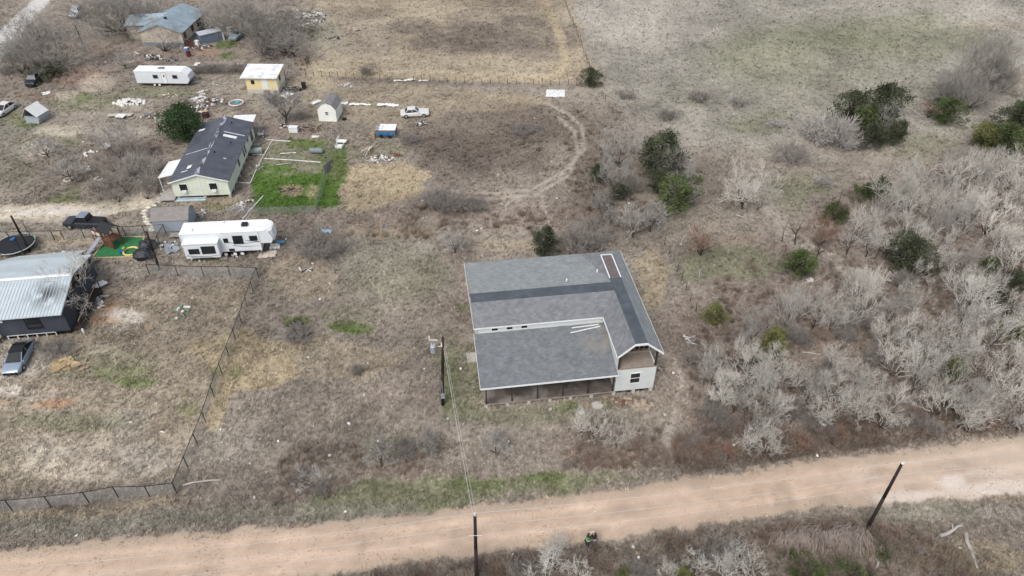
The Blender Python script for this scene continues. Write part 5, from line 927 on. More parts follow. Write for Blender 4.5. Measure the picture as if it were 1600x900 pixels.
# ================================================================ buildings on the left
def mobile_home():
    a, yaw, W = fr((274, 307), (361, 303), .6); e = empty('mobile_home', (a.x, a.y, 0), math.radians(4.6), 'long pale green mobile home with dark grey streaked roof and white awnings', 'mobile home'); D = 16.6; Z0, ZE_, ZR_ = .6, 2.95, 4.0
    wallm = mat('pale_green_siding', (214, 224, 196), .6, .04, 1); wallm = lines_mat('pale_green_boards', (224, 231, 211), 1, .4, .2, .6, .04, .95)
    dark = stain(mat('dark_membrane', (82, 85, 94), .45, .15, .7), (110, 110, 118), .9, .55, .75, .5)
    gable(e, 0, W, 0, D, Z0, ZE_, ZR_, wallm, dark, 'y', .3, .1, None, trim)
    sk = mat('streaked_white', (205, 205, 212), .7, .2, 1.5); stk = stain(mat('ridge_streak', (190, 190, 200), .7, .3, 2), (80, 80, 90), 1.2, .42, .56, 1.0, aniso=(2, .6, 1))
    MB().slab([(W / 2 - .3, -.28, ZR_ - .06), (W / 2, -.28, ZR_ + .03), (W / 2 + .3, -.28, ZR_ - .06), (W / 2 + .22, D * .5, ZR_ - .03), (W / 2 + .3, D + .28, ZR_ - .06), (W / 2, D + .28, ZR_ + .03), (W / 2 - .3, D + .28, ZR_ - .06), (W / 2 - .22, D * .5, ZR_ - .03)], .03).build('ridge_cap', stk, e)
    sl = lambda x: ZR_ - abs(x - W / 2) * (ZR_ - ZE_) / (W / 2) + .02
    def patch(x0, x1, y0, y1, m=white_paint, lab=None): MB().slab([(x0, y0, sl(x0)), (x1, y0, sl(x1)), (x1, y1, sl(x1)), (x0, y1, sl(x0))], .03).build('roof_patch', m, e)
    patch(W * .62, W * .86, D * .66, D * .70); patch(W * .22, W * .30, D * .14, D * .19); patch(W * .60, W * .98, D * .735, D * .748, sk); patch(W * .02, W * .46, D * .425, D * .434, sk); patch(W * .14, W * .26, D * .10, D * .115, sk); patch(.1, W * .14, D * .85, D * .88); patch(W * .8, W * .85, D * .3, D * .315, sk)
    for x, y in ((.62, .37), (.66, .92), (.8, .58)): MB().tube((W * x, D * y, sl(W * x) - .05), (W * x, D * y, sl(W * x) + .16), .12, .1, 8).build('vent_pipe', blackp, e)
    for x0 in (.95, 4.55 + .3):
        window(e, 'window', x0, x0 + 1.0, 1.45, 2.45, 0, sash=False); MB().box(x0 + .2, x0 + .8, -.35, -.02, 1.22, 1.52).build('window_air_conditioner', white_paint, e)
    MB().box(W * .49, W * .51 + .05, -.03, 0, Z0, 3.7).build('seam_trim', trim, e)
    for y0, y1, z0, z1 in ((D * .86, D * .93, .9, 2.75), (D * .74, D * .77, 1.8, 2.4), (D * .55, D * .585, 1.2, 2.5), (D * .61, D * .645, 1.2, 2.5), (D * .36, D * .40, 1.4, 2.4)):
        f = MB(); f.box(W, W + .05, y0 - .1, y1 + .1, z0 - .1, z1 + .1).build('window_frame', trim, e); MB().box(W + .052, W + .07, y0, y1, z0, z1).build('pane', glass, e)
    for k in range(10): MB().box(W - .32, W - .05, .3 + k * 1.78, .55 + k * 1.78, -.02, Z0).build('pier', block, e)
    for x in (.2, W * .5, W - .4): MB().box(x, x + .3, .15, .45, -.02, Z0).build('pier', block, e)
    MB().box(.3, W - .45, .6, .7, -.02, Z0).build('crawl_space_shade', shade_black, e); MB().box(W - .5, W - .42, .7, D - .5, -.02, Z0).build('crawl_space_shade', shade_black, e)  # black panels paint the shade beneath the home
    # awnings
    aw = MB().slab([(-2.2, 1.6, 2.6), (-.3, 1.9, 2.85), (-.3, 6.2, 2.85), (-2.0, 6.0, 2.6)], .08).build('awning', white_paint, e)
    for y in (1.7, 5.8): MB().tube((-2.05, y, 0), (-2.05, y, 2.55), .05).build('awning_post', trim, e)
    MB().box(-2.1, -.02, -.6, 3.9, .35, .45).build('deck', mat('grey_deck', (176, 170, 164), .8, .1, 2), e); MB().box(W * .56, W + .1, D + .32, D + 3.0, 2.75, 2.85).build('awning', white_paint, e)
    for x in (W * .6, W): MB().tube((x, D + 2.8, 0), (x, D + 2.8, 2.75), .05).build('awning_post', trim, e)
    # back step porch on the right
    MB().box(W + .08, W + 1.5, D * .70, D * .78, .5, .62).build('side_deck', junk_cols[1], e)
    return e
mh = mobile_home()
def black_house():
    e = empty('black_house', G(114.5, 523), math.radians(8.5), 'low black house with long ribbed pale metal roof cut by the left edge', 'house'); D = 9.6
    wm = stain(mat('charcoal_wall', (66, 70, 80), .7, .08, 1), (84, 84, 90), 1, .5, .8, .4); zf = .65; ZE_, ZR_ = 3.3, 4.5
    MB().box(-6.9, -.0, 0, .15, zf, ZE_ - .14).build('wall', wm, e); MB().box(-.15, 0, .15, D, zf, ZE_ - .14).build('wall', wm, e); MB().box(-6.9, -6.75, .15, 4, zf, ZE_ - .14).build('wall', wm, e); MB().box(-20, -6.9, 4, 4.15, zf, ZE_ + .2).build('wall', wm, e); MB().box(-20, -.15, D - .15, D, zf, ZE_ - .14).build('wall', wm, e)
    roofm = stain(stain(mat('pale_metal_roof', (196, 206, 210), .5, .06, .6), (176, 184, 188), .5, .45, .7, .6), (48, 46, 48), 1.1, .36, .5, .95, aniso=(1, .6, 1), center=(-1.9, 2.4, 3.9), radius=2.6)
    x0, x1 = -20.0, .12; ym = D / 2
    a_ = MB().slab([(x0, -.5, ZE_), (x1, -.5, ZE_), (x1, ym, ZR_), (x0, ym, ZR_)], .1).build('roof', roofm, e); b_ = MB().slab([(x0, ym, ZR_), (x1, ym, ZR_), (x1, D + .4, ZE_), (x0, D + .4, ZE_)], .1).build('roof', roofm, e)
    for k in range(60):
        x = x0 + .2 + k * (x1 - x0 - .3) / 59; r1 = MB().slab([(x, -.52, ZE_ + .035), (x + .05, -.52, ZE_ + .035), (x + .05, ym, ZR_ + .035), (x, ym, ZR_ + .035)], .035); 
        if k == 0: me = r1.build('roof_rib', roofm, a_); x00 = x
        else: share(me, a_, (x - x00, 0, 0))
    MB().slab([(x0, ym - .25, ZR_ + .0), (x1 + .02, ym - .25, ZR_ + .0), (x1 + .02, ym, ZR_ + .07), (x1 + .02, ym + .25, ZR_ + .0), (x0, ym + .25, ZR_ + .0), (x0, ym, ZR_ + .07)], .03).build('ridge_cap', white_paint, e)
    MB().slab([(-11.6, D + .3, 3.1), (-1.9, D + .3, 3.1), (-1.2, D + 2.2, 2.75), (-8.5, D + 2.0, 2.75)], .08).build('lean_to_roof', mat('dull_metal', (178, 186, 186), .6, .08), e)
    for x in (-8.3, -5, -1.6): MB().tube((x, D + 2, 0), (x, D + 2, 2.7), .06).build('post', darkwood, e)
    w_ = window(e, 'window', -3.9, -2.5, 1.35, 2.65, 0, frame=blackp)
    MB().box(-6.6, -6.0, -.05, 0, 2.5, 2.75).build('lamp_box', white_paint, e)
    for k in range(6): MB().box(-6.4 + k * .95, -6.32 + k * .95, .02, .1, 0, zf).build('skirt_post', trim, e)
    MB().box(-6.4, -1.6, .0, .06, zf - .1, zf - .02).build('skirt_rail', trim, e); MB().box(-6.5, -.2, .3, .4, -.02, zf).build('crawl_space_shade', shade_black, e)  # black panel behind the skirt is painted shade
    MB().box(-14, -6.9, -.2, 4, zf - .12, zf).build('porch_floor', mat('pale_deck', (170, 160, 146), .9, .15, 3), e); MB().box(-10.5, -6.4, -1.9, -1.8, .0, .1).build('ramp_rail', stud, e); MB().box(-10.5, -7.2, -1.8, -.2, .1, .2).build('ramp', mat('pale_deck', (170, 160, 146)), e)
    for x in (-6.95, -10.5): MB().tube((x, -.35, 0), (x, -.35, ZE_ - .1), .06).build('post', darkwood, e)
    # side deck on the right end
    MB().box(.02, .98, .3, 7.2, .5, .6).build('side_deck', darkwood, e)
    for y in (.35, 2.2, 4.1, 6.0, 7.1): MB().box(.9, .98, y, y + .08, 0, 1.6).build('rail_post', darkwood, e)
    MB().box(.89, .97, .3, 7.2, 1.5, 1.58).build('hand_rail', stud, e); MB().box(.01, .03, 2.6, 3.6, .6, 2.6).build('door', blackp, e); MB().box(1.0, 1.15, .0, .2, 0, .6).build('corner_block', trim, e)
black_house()
def tan_house():
    a, yaw, W = fr((224, 72), (291, 72)); e = empty('tan_house', (a.x, a.y, 0), math.radians(-2), 'tan brick house with faded blue-grey shingle roof at the upper left', 'house'); D = 11.8; W = 8.2
    brick = stain(mat('tan_wall', (216, 204, 186), .9, .1, 1), (160, 148, 132), 1.2, .45, .7, .5, aniso=(3, 3, .5)); roofm = stain(mat('faded_blue_shingle', (142, 158, 168), .9, .1, .8), (166, 176, 180), .8, .5, .7, .4); rf2 = mat('faded_blue_shingle_light', (160, 174, 182), .9, .1, .8)
    gable(e, 0, W, 0, D, .75, 2.9, 4.3, brick, roofm, 'y', .35, .12, None)
    MB().box(-.02, W + .02, -.02, D, -.02, .75).build('skirt', mat('blue_grey_skirt', (128, 138, 148), .8, .12), e)
    MB().prism([(-.9, 2.6), (-4.2, 2.6), (-4.2, .0), (-.9, .0)][::-1], 3.5, 10.2, 'y').build('side_wing_wall', brick, e); MB().slab([(-4.6, 3.2, 2.7), (-.2, 3.2, 2.9), (W * .45, 6.8, 4.25), (-4.6, 6.8, 3.6)], .1).build('wing_roof', rf2, e); MB().slab([(-4.6, 6.8, 3.6), (W * .45, 6.8, 4.25), (-.2, 10.6, 2.9), (-4.6, 10.6, 2.7)], .1).build('wing_roof', rf2, e)
    for y0, y1, z0, z1, m_ in ((.9, 1.7, 1.3, 2.4, glass), (4.6, 5.5, 1.4, 2.5, mat('maroon_shutter', (96, 50, 48))), (7.6, 8.6, 1.3, 2.4, glass), (8.9, 9.3, 1.3, 2.4, mat('maroon_shutter', (96, 50, 48)))):
        f = MB().box(W, W + .05, y0 - .08, y1 + .08, z0 - .08, z1 + .08).build('window', darkwood, e); MB().box(W + .052, W + .07, y0, y1, z0, z1).build('pane', m_, f)
    MB().box(W * .5, W * .5 + .4, 3, 3.4, 3.9, 4.6).build('chimney', darkwood, e)
tan_house()
def yellow_shed():
    e = empty('yellow_shed', G(388, 146), math.radians(-1), 'yellow shed on a white block base with white metal lean-to roof', 'shed'); W, D = 5.3, 4.4
    ym_ = stain(lines_mat('yellow_siding', (234, 218, 168), 0, .4, .2, .7, .05, .92), (200, 184, 140), 1, .5, .8, .4)
    MB().prism([(0, .75), (D, .75), (D, 3.15), (0, 2.85)], 0, W, 'x').build('wall', ym_, e); MB().box(-.02, W + .02, -.02, D, -.02, .75).build('base', block, e)
    MB().slab([(-.7, -.45, 2.95), (W + .25, -.45, 2.95), (W + .25, D + .2, 3.4), (-.7, D + .2, 3.4)], .09).build('roof', stain(mat('white_roof_sheet', (238, 238, 236), .5, .04), (190, 194, 198), .8, .52, .6, .6), e)
    MB().box(2.75, 3.75, -.05, 0, .8, 2.65).build('door', trim, e); window(e, 'window', 1.0, 1.4, 1.8, 2.3, 0, sash=False, frame=blackp); MB().box(W, W + .04, 1.5, 2.2, 1.7, 2.5).build('window', blackp, e); MB().box(W + .001, W + .03, 0, .9, .8, 2.85).build('side_panel', trim, e); MB().box(W + .001, W + .05, 2.4, D, .8, 1.7).build('side_panel', trim, e)
    MB().box(4.5, 5.1, -.07, -.03, .1, .55).build('base_vent', steel, e)
    for k in range(4): MB().box(2.85, 3.8, -.25 - .28 * k, -.02 - .28 * k, .58 - .17 * k, .64 - .17 * k).build('step', stud, e)
    for x in (2.82, 3.8): MB().tube((x, -.0, .62), (x, -1.05, .0), .035, n=4).build('stringer', stud, e)
yellow_shed()
cream = mat('cream_siding', (242, 243, 234), .6, .05, 1); grey_sh = stain(mat('shed_shingle', (136, 132, 130), .9, .12, 2), (158, 154, 150), 1.2, .5, .7, .5)
e = empty('barn_shed', G(499, 190), math.radians(-3), 'cream gambrel-roofed garden shed with one small window', 'shed'); barn_roof(e, 0, 2.9, 0, 3.7, .05, 2.2, 2.95, 3.35, cream, grey_sh, 'y'); window(e, 'window', 1.2, 1.65, 1.25, 1.7, 0); MB().box(0, 2.9, .02, 3.7, -.05, .048).build('skid', darkwood, e)
e = empty('grey_shed', G(243, 363.5), math.radians(6), 'grey gambrel-roofed shed behind the left end of the fifth-wheel trailer', 'shed'); blue_sid = lines_mat('blue_grey_siding', (158, 166, 176), 0, .3, .25, .6, .05, .93); barn_roof(e, 0, 4.4, 0, 3.0, .05, 1.75, 2.35, 2.75, blue_sid, mat('brown_grey_shingle', (142, 136, 132), .9, .1, 2), 'x', k=.55); MB().box(0.02, 4.38, 0.02, 2.98, -.05, .048).build('skid', darkwood, e); MB().tube((4.42, 1.2, 1.9), (4.42, 1.5, 1.9), .08).build('gable_vent', white_paint, e)
# leaning A-frame playhouse
e = empty('playhouse', G(42, 193), math.radians(-12), 'leaning grey playhouse with steep white roof and dark gable at the far left', 'playhouse'); pw = mat('weathered_boards', (176, 184, 190), .9, .15, 3, aniso=(4, 1, 1))
MB().pts([(0, 0, 0), (2.0, .3, 0), (2.3, .4, .9), (1.15, .0, 2.7), (.1, -.1, 1.2), (0, 2.2, 0), (2.0, 2.5, 0), (2.3, 2.6, .9), (1.15, 2.2, 2.7), (.1, 2.1, 1.2)], [(4, 3, 2, 1, 0), (5, 6, 7, 8, 9), (0, 1, 6, 5), (1, 2, 7, 6), (4, 0, 5, 9), (2, 3, 8, 7), (3, 4, 9, 8)]).build('wall', pw, e)
MB().slab([(-.25, -.3, 1.0), (1.15, -.3, 2.85), (1.15, 2.4, 2.85), (-.25, 2.4, 1.0)], .07).build('roof', mat('grey_metal_sheet', (190, 192, 194), .6, .06), e); MB().slab([(1.15, -.3, 2.85), (2.5, -.1, 1.4), (2.5, 2.6, 1.4), (1.15, 2.4, 2.85)], .07).build('roof', white_paint, e)
MB().pts([(.35, -.12, 1.45), (1.15, -.12, 2.5), (1.9, -.12, 1.5), (.35, -.05, 1.45), (1.15, -.05, 2.5), (1.9, -.05, 1.5)], [(0, 2, 1), (3, 4, 5), (0, 1, 4, 3), (1, 2, 5, 4), (2, 0, 3, 5)]).build('gable_board', blackp, e)
# small blue-grey utility box shed by the tan house
e = empty('storage_shed', G(316, 70), math.radians(38), 'small slate-blue storage box with pale lid in the junk beside the tan house', 'shed'); MB().box(0, 4.2, 0, 2.0, 0, 1.7).build('wall', mat('slate_blue', (108, 122, 138), .7, .1), e); MB().slab([(-.1, -.1, 1.85), (4.3, -.1, 1.85), (4.3, 2.1, 1.95), (-.1, 2.1, 1.95)], .1).build('lid', mat('pale_lid', (188, 190, 196), .6, .06), e); MB().box(4.25, 4.4, -.3, .7, 0, 1.6).build('leaning_door', white_paint, e)
# ================================================================ fences
iron = mat('black_iron', (38, 36, 36), .6, .1); iron_grey = mat('weathered_post', (92, 84, 78), .9, .2); 
mesh_m = bpy.data.materials.new('chain_mesh'); mesh_m.use_nodes = True; _n = mesh_m.node_tree.nodes; _l = mesh_m.node_tree.links
_b = _n['Principled BSDF']; _b.inputs['Base Color'].default_value = (.30, .30, .29, 1); _b.inputs['Roughness'].default_value = .7
_tc = _n.new('ShaderNodeTexCoord'); _w = []
for s_ in (1, -1):
    mp = _n.new('ShaderNodeMapping'); mp.inputs['Rotation'].default_value = (0, 0, s_ * math.pi / 4); _l.new(_tc.outputs['UV'], mp.inputs[0]); wv = _n.new('ShaderNodeTexWave'); wv.inputs['Scale'].default_value = 5.0; _l.new(mp.outputs[0], wv.inputs[0]); th = _n.new('ShaderNodeMath'); th.operation = 'GREATER_THAN'; th.inputs[1].default_value = .93; _l.new(wv.outputs['Fac'], th.inputs[0]); _w.append(th.outputs[0])
_mx = _n.new('ShaderNodeMath'); _mx.operation = 'MAXIMUM'; _l.new(_w[0], _mx.inputs[0]); _l.new(_w[1], _mx.inputs[1]); _l.new(_mx.outputs[0], _b.inputs['Alpha'])
def mesh_panel(e, a, b, h, z0=.05):
    v = [a + Vector((0, 0, z0)), b + Vector((0, 0, z0)), b + Vector((0, 0, h)), a + Vector((0, 0, h))]; me = bpy.data.meshes.new('wire_mesh'); me.from_pydata([tuple(p) for p in v], [], [(0, 1, 2, 3)]); uv = me.uv_layers.new(); L = (b - a).length
    for i, c in enumerate(((0, z0), (L, z0), (L, h), (0, h))): uv.data[i].uv = c
    me.materials.append(mesh_m); o = bpy.data.objects.new('wire_mesh', me); COL.objects.link(o); o.parent = e
def chain_fence(pts, label, h=1.5, m=iron, r=.045, rail=True, mesh=True, closed=False):
    W_ = [G(*p) for p in pts]; o = W_[0].copy(); e = empty('chain_link_fence', o, 0, label, 'fence', 'fences'); L_ = [p - o for p in W_]; pm = None
    for p in L_:
        if pm is None: pm = MB().tube((0, 0, -.1), (0, 0, h), r, r, 6).build('post', m, e, loc=p)
        else: share(pm, e, p)
    for a, b in zip(L_[:-1], L_[1:]):
        if rail: MB().tube(a + Vector((0, 0, h - .03)), b + Vector((0, 0, h - .03)), r * .75, n=5, cap=False).build('top_rail', m, e)
        if mesh: mesh_panel(e, a, b, h - .04)
    return e
chain_fence([(-20, 800), (19.6, 798), (80, 792), (139, 785.5), (185, 777), (234, 776), (276.5, 771)], 'black chain link fence along the bottom left above the dirt road')
chain_fence([(276.5, 771), (293.5, 730), (308, 693.5), (321.6, 659.5), (334.6, 619), (347, 584), (358, 556.7), (368.4, 530.7), (378, 505.5), (386.7, 480), (395.5, 455.5), (404, 433.8)], 'black chain link fence climbing from the road corner to the fifth-wheel trailer')
chain_fence([(404, 433.8), (360.4, 432), (318.9, 432), (278.4, 430.7), (233.8, 428.4)], 'black chain link fence in front of the fifth-wheel trailer')
chain_fence([(233.8, 428.4), (240, 408), (250, 384), (260, 366)], 'short fence beside the leaning pole and black tarps')
chain_fence([(-20, 378), (18, 377.5), (52, 376.5), (86, 375.8)], 'black fence left of the gate behind the trampoline'); chain_fence([(86, 375.8), (100.7, 375.2)], 'narrow black gate in the fence behind the trampoline', mesh=False); chain_fence([(100.7, 375.2), (133, 373), (165, 371), (197, 369.5), (228, 368), (260, 366)], 'black fence in front of the black pickup')
chain_fence([(524, 213), (519, 238), (512, 270), (503, 302), (495, 332)], 'thin grey mesh fence down the right side of the green pen', 1.3, steel, .035)
chain_fence([(353, 333), (386, 334), (421, 335), (457, 334), (495, 332)], 'thin mesh fence along the bottom of the green pen', 1.2, iron_grey, .03)
e = empty('propped_gate', G(513, 268), math.radians(70), 'loose grey gate panel propped on the pen fence', 'gate', 'fences'); MB().tube((-.9, 0, .1), (.9, 0, .1), .03).tube((-.9, 0, 1.4), (.9, 0, 1.4), .03).tube((-.9, 0, .1), (-.9, 0, 1.4), .03).tube((.9, 0, .1), (.9, 0, 1.4), .03).build('frame', steel, e); MB().box(-.86, .86, -.01, .01, .14, 1.36).build('panel', steel, e)
def wire_fence(pts, n, label, h=1.1, r=.04):
    W_ = [G(*p) for p in pts]; o = W_[0].copy(); e = empty('wire_fence', o, 0, label, 'fence', 'fences'); seg = [(a - o, b - o) for a, b in zip(W_[:-1], W_[1:])]; tot = sum((b - a).length for a, b in seg); step = tot / n; pm = None; P = []
    acc = 0
    for a, b in seg:
        L = (b - a).length; t = acc
        while t <= L: P.append(a.lerp(b, t / L)); t += step
        acc = t - L
    for p in P:
        if pm is None: pm = MB().tube((0, 0, -.1), (0, 0, h), r * 1.3, r, 5).build('post', iron_grey, e, loc=p)
        else: share(pm, e, p, rot=(rt.gauss(0, .04), rt.gauss(0, .04), 0), scale=(1, 1, rt.uniform(.85, 1.12)))
    for z in (.35, .7, 1.0):
        q = MB()
        for a, b in zip(P[:-1], P[1:]): q.tube(a + Vector((0, 0, z)), b + Vector((0, 0, z)), .008, n=3, cap=False)
        q.build('strand', steel, e)
wire_fence([(478, 118), (560, 124), (700, 129), (820, 132), (928, 134)], 34, 'long wire fence crossing behind the mown field')
wire_fence([(930, 132), (916, 92), (898, 44), (878, -6)], 26, 'wire fence running up from the lone round cedar'); wire_fence([(940, 150), (962, 185), (990, 240)], 9, 'old wire fence running down from the lone round cedar'); wire_fence([(1038, 383), (1045, 396), (1052, 411), (1059, 426), (1066, 442), (1074, 461), (1081, 475), (1089, 489), (1096, 503)], 8, 'wire fence with dark posts right of the big house', 1.3)
wire_fence([(1098, 604), (1229, 663), (1310, 655), (1435, 637)], 5, 'sparse old wire fence between the wood and the dirt road', 1.2)
# ================================================================ yard things
# trampoline
e = empty('trampoline', G(27, 389), 0, 'round black trampoline with blue cover and net poles', 'trampoline'); r_ = 2.25
q = MB(); 
for k in range(28): a0, a1 = 6.2832 * k / 28, 6.2832 * (k + 1) / 28; q.tube((r_ * math.cos(a0), r_ * math.sin(a0), .8), (r_ * math.cos(a1), r_ * math.sin(a1), .8), .06, n=5, cap=False)
q.build('ring', mat('pale_ring', (196, 200, 204), .5, .08), e); MB().tube((0, 0, .78), (0, 0, .8), r_ - .12, r_ - .12, 28).build('mat', blackp, e)
for k in range(6):
    a0 = 6.2832 * (k + .3) / 6; c, s = math.cos(a0) * r_, math.sin(a0) * r_; MB().tube((c, s, 0), (c, s, .8), .04).build('leg', steel, e); MB().tube((c * 1.03, s * 1.03, .8), (c * 1.03, s * 1.03, 2.5), .035).build('net_pole', [mat('pole_green', (90, 150, 110)), blackp][k % 2], e)
MB().box(-.9, -.4, .6, 1.1, .82, .95).build('blue_pad', mat('blue_pad', (52, 104, 160)), e)
# play tower, turf
e = empty('play_turf', G(206, 386), 0, 'bright green artificial turf square with pale timber edging', 'turf mat'); Pq = [G(144, 404), G(214, 401.5), G(226, 371), G(170, 370)]; Pl = [p - e.location for p in Pq]
MB().slab([(p.x, p.y, .05) for p in Pl], .06).build('turf', stain(mat('turf_green', (52, 120, 74), .9, .1, 2), (76, 130, 92), 1.2, .5, .7, .5), e)
for a, b in zip(Pl, Pl[1:] + Pl[:1]): MB().tube(a + Vector((0, 0, .06)), b + Vector((0, 0, .06)), .09, n=4).build('edging', mat('pale_timber', (206, 184, 150), .9, .12), e)
cw = mat('cedar_wood', (120, 78, 60), .8, .25, 3)
e = empty('play_tower', G(180, 383), math.radians(-25), 'brown wooden play tower with small dark roof and slide beside the green turf', 'playset')
for x in (-.7, .7):
    for y in (-.7, .7): MB().box(x - .06, x + .06, y - .06, y + .06, 0, 2.5).build('post', cw, e)
MB().box(-.8, .8, -.8, .8, 1.1, 1.2).build('deck', cw, e); MB().slab([(-1, -1, 2.5), (1, -1, 2.5), (1, 0, 3.2), (-1, 0, 3.2)], .06).build('roof', blackp, e); MB().slab([(-1, 0, 3.2), (1, 0, 3.2), (1, 1, 2.5), (-1, 1, 2.5)], .06).build('roof', blackp, e)
MB().box(-2.6, -.8, -.7, -.6, 1.2, 2.0).build('panel', cw, e)
for k in range(2): MB().box(-2.4 + k * .8, -1.8 + k * .8, -.76, -.71, 1.45, 1.9).build('sign_board', mat('pale_poster', (212, 204, 190)), e)
for x in (-.6, 0, .6): MB().box(x - .25, x + .25, -.76, -.72, .1, 1.1).build('side_board', cw, e)
MB().slab([(-1.5, -.75, 1.3), (-.9, -.75, 1.3), (-.9, -3.2, .12), (-1.5, -3.2, .12)], .06).build('slide', mat('grey_slide', (150, 154, 166), .4, .06), e)
for x in (-2.6, -2.0): MB().tube((x, -.65, 0), (x, -.65, 2.0), .05).build('post', cw, e)
q = MB(); 
for k in range(20): a0, a1 = 6.2832 * k / 20, 6.2832 * (k + 1) / 20; q.tube((.85 * math.cos(a0), .85 * math.sin(a0), .15), (.85 * math.cos(a1), .85 * math.sin(a1), .15), .13, n=6, cap=False)
tag(q.build('paddling_ring', mat('yellow_ring', (226, 208, 130), .5, .06), loc=G(205, 394, .06)), 'yellow inflatable ring on the green turf', 'paddling pool')
e = empty('toy_car', G(191, 395, .06), 1, 'small blue and lime toy on the green turf', 'toy'); MB().box(-.3, .3, -.2, .2, .1, .35).build('body', mat('toy_blue', (44, 100, 170)), e, bevel=.05); MB().blob((.35, 0, .45), (.2, .2, .2), 2).build('head', mat('toy_lime', (170, 200, 90)), e, smooth=True)
for p, lab, s in (((233, 388), 'upper of two black tarp-covered heaps by the leaning pole', 1.15), ((226, 402), 'lower of two black tarp-covered heaps by the leaning pole', 1.2)): tag(MB().blob((0, 0, .5), (s, s * .85, .75), int(p[0]), 12, 7, .14).build('tarp_heap', stain(mat('black_tarp', (40, 42, 48), .5, .2, 2), (70, 74, 82), 2, .5, .7, .5), loc=G(*p)), lab, 'tarp', 'black tarps')
# pools, cooler, bins, tubs
e = empty('paddling_pool', G(369.5, 162), 0, 'round striped paddling pool with a turquoise float in front of the yellow shed', 'paddling pool'); q = MB()
for k in range(22): a0, a1 = 6.2832 * k / 22, 6.2832 * (k + 1) / 22; q.tube((1.15 * math.cos(a0), 1.15 * math.sin(a0), .16), (1.15 * math.cos(a1), 1.15 * math.sin(a1), .16), .14, n=6, cap=False)
q.build('rim', mat('pink_white_rim', (226, 206, 198), .5, .1, 2), e); MB().tube((0, 0, .02), (0, 0, .08), 1.05, 1.05, 22).build('floor', mat('pool_floor', (110, 124, 130), .5, .2, 2), e); MB().tube((.15, .15, .08), (.15, .15, .3), .42, .38, 14).build('float', mat('turquoise', (70, 178, 178), .4, .05), e)
def boxy(name, px, py, w_, d_, h_, rz, m, label, cat, lid=None, group=None):
    e = empty(name, G(px, py), math.radians(rz), label, cat, group); MB().box(-w_ / 2, w_ / 2, -d_ / 2, d_ / 2, 0, h_).build('body', m, e, bevel=min(.04, h_ * .1)); MB().box(-w_ / 2 - .03, w_ / 2 + .03, -d_ / 2 - .03, d_ / 2 + .03, h_ + .003, h_ + .08).build('lid', lid or m, e, bevel=.02)
    return e
boxy('chest_freezer', 459.5, 206, 1.35, .8, .85, 0, white_paint, 'white chest freezer lying outside below the bare tree', 'freezer'); boxy('tub', 404, 239, 1.1, .9, .6, 8, mat('grey_green_tub', (170, 180, 174), .6, .08), 'pale grey storage tub beside the mobile home', 'tub'); boxy('rubbish_bin', 475.5, 138.5, .65, .65, 1.05, 5, blackp, 'black wheeled rubbish bin right of the yellow shed', 'bin')
boxy('appliance', 361, 56, .9, .9, 1.7, -10, mat('off_white_enamel', (206, 208, 200)), 'upright off-white appliance behind the old blue-grey saloon', 'appliance'); boxy('appliance', 309, 71, .7, .6, .9, -10, white_paint, 'small white appliance in the junk at the tan house corner', 'appliance'); boxy('water_drum', 292.5, 82, .6, .6, .9, 0, mat('drum_blue', (90, 140, 190)), 'blue drum with a white lid in front of the maroon steps', 'drum', white_paint); boxy('water_drum', 295.5, 88, .6, .6, .9, 0, mat('drum_maroon', (96, 40, 44)), 'dark maroon drum below the blue one', 'drum'); boxy('cardboard_box', 320.5, 178, .8, .7, .35, 5, mat('yellow_box', (230, 200, 150)), 'small yellow topped box at the end of the junk row', 'box'); boxy('storage_bin', 322, 183, .9, .8, .7, 5, mat('dark_maroon_bin', (70, 50, 54)), 'dark bin below the yellow box', 'bin')
boxy('air_conditioner', 399, 229, 1.5, .7, .35, 15, junk_cols[1], 'grey junk tray on the ground by the mobile home door', 'junk')
e = empty('steps', G(289, 72), math.radians(40), 'maroon wooden steps at the front corner of the tan house', 'steps')
for k in range(5): MB().box(0, 1.3, -.3 * k - .3, -.3 * k, 1.0 - .2 * k, 1.06 - .2 * k).build('tread', mat('maroon_boards', (110, 62, 58), .8, .12), e)
for x in (.05, 1.25): MB().box(x - .04, x + .04, -1.5, 0, 1.3, 1.36).tube((x, 0, 0), (x, 0, 1.35), .04).tube((x, -1.5, 0), (x, -1.5, 1.35), .04).build('rail', mat('maroon_boards', (110, 62, 58)), e)
e = empty('water_tank', G(495, 239), math.radians(-2), 'grey cylindrical tank lying on its side in the green pen', 'tank'); MB().tube((-.9, 0, .4), (.9, 0, .4), .4, .4, 14).build('shell', mat('tank_grey', (128, 136, 140), .6, .1), e, smooth=False); MB().tube((-1.05, 0, .4), (-.9, 0, .4), .25, .4, 14).tube((.9, 0, .4), (1.05, 0, .4), .4, .25, 14).build('end_cap', mat('tank_grey', (128, 136, 140)), e)
for x in (-.5, .5): MB().box(x - .05, x + .05, -.35, .35, -.01, .1).build('cradle', darkwood, e)
e = empty('fibreglass_shell', G(533, 226), math.radians(-8), 'white moulded bath-like shell left outside right of the pen', 'bathtub'); MB().box(-.5, .5, -1.2, -.1, 0, .12).build('floor', white_paint, e)
for a in ((-.56, -.5, -1.25, -.05, 0, .42), (.5, .56, -1.25, -.05, 0, .42), (-.5, .5, -1.25, -1.17, 0, .42), (-.7, .8, .0, .7, .35, .55), (-.72, -.62, .0, 1.5, 0, .8)): MB().box(*a).build('side', white_paint, e, bevel=.03)
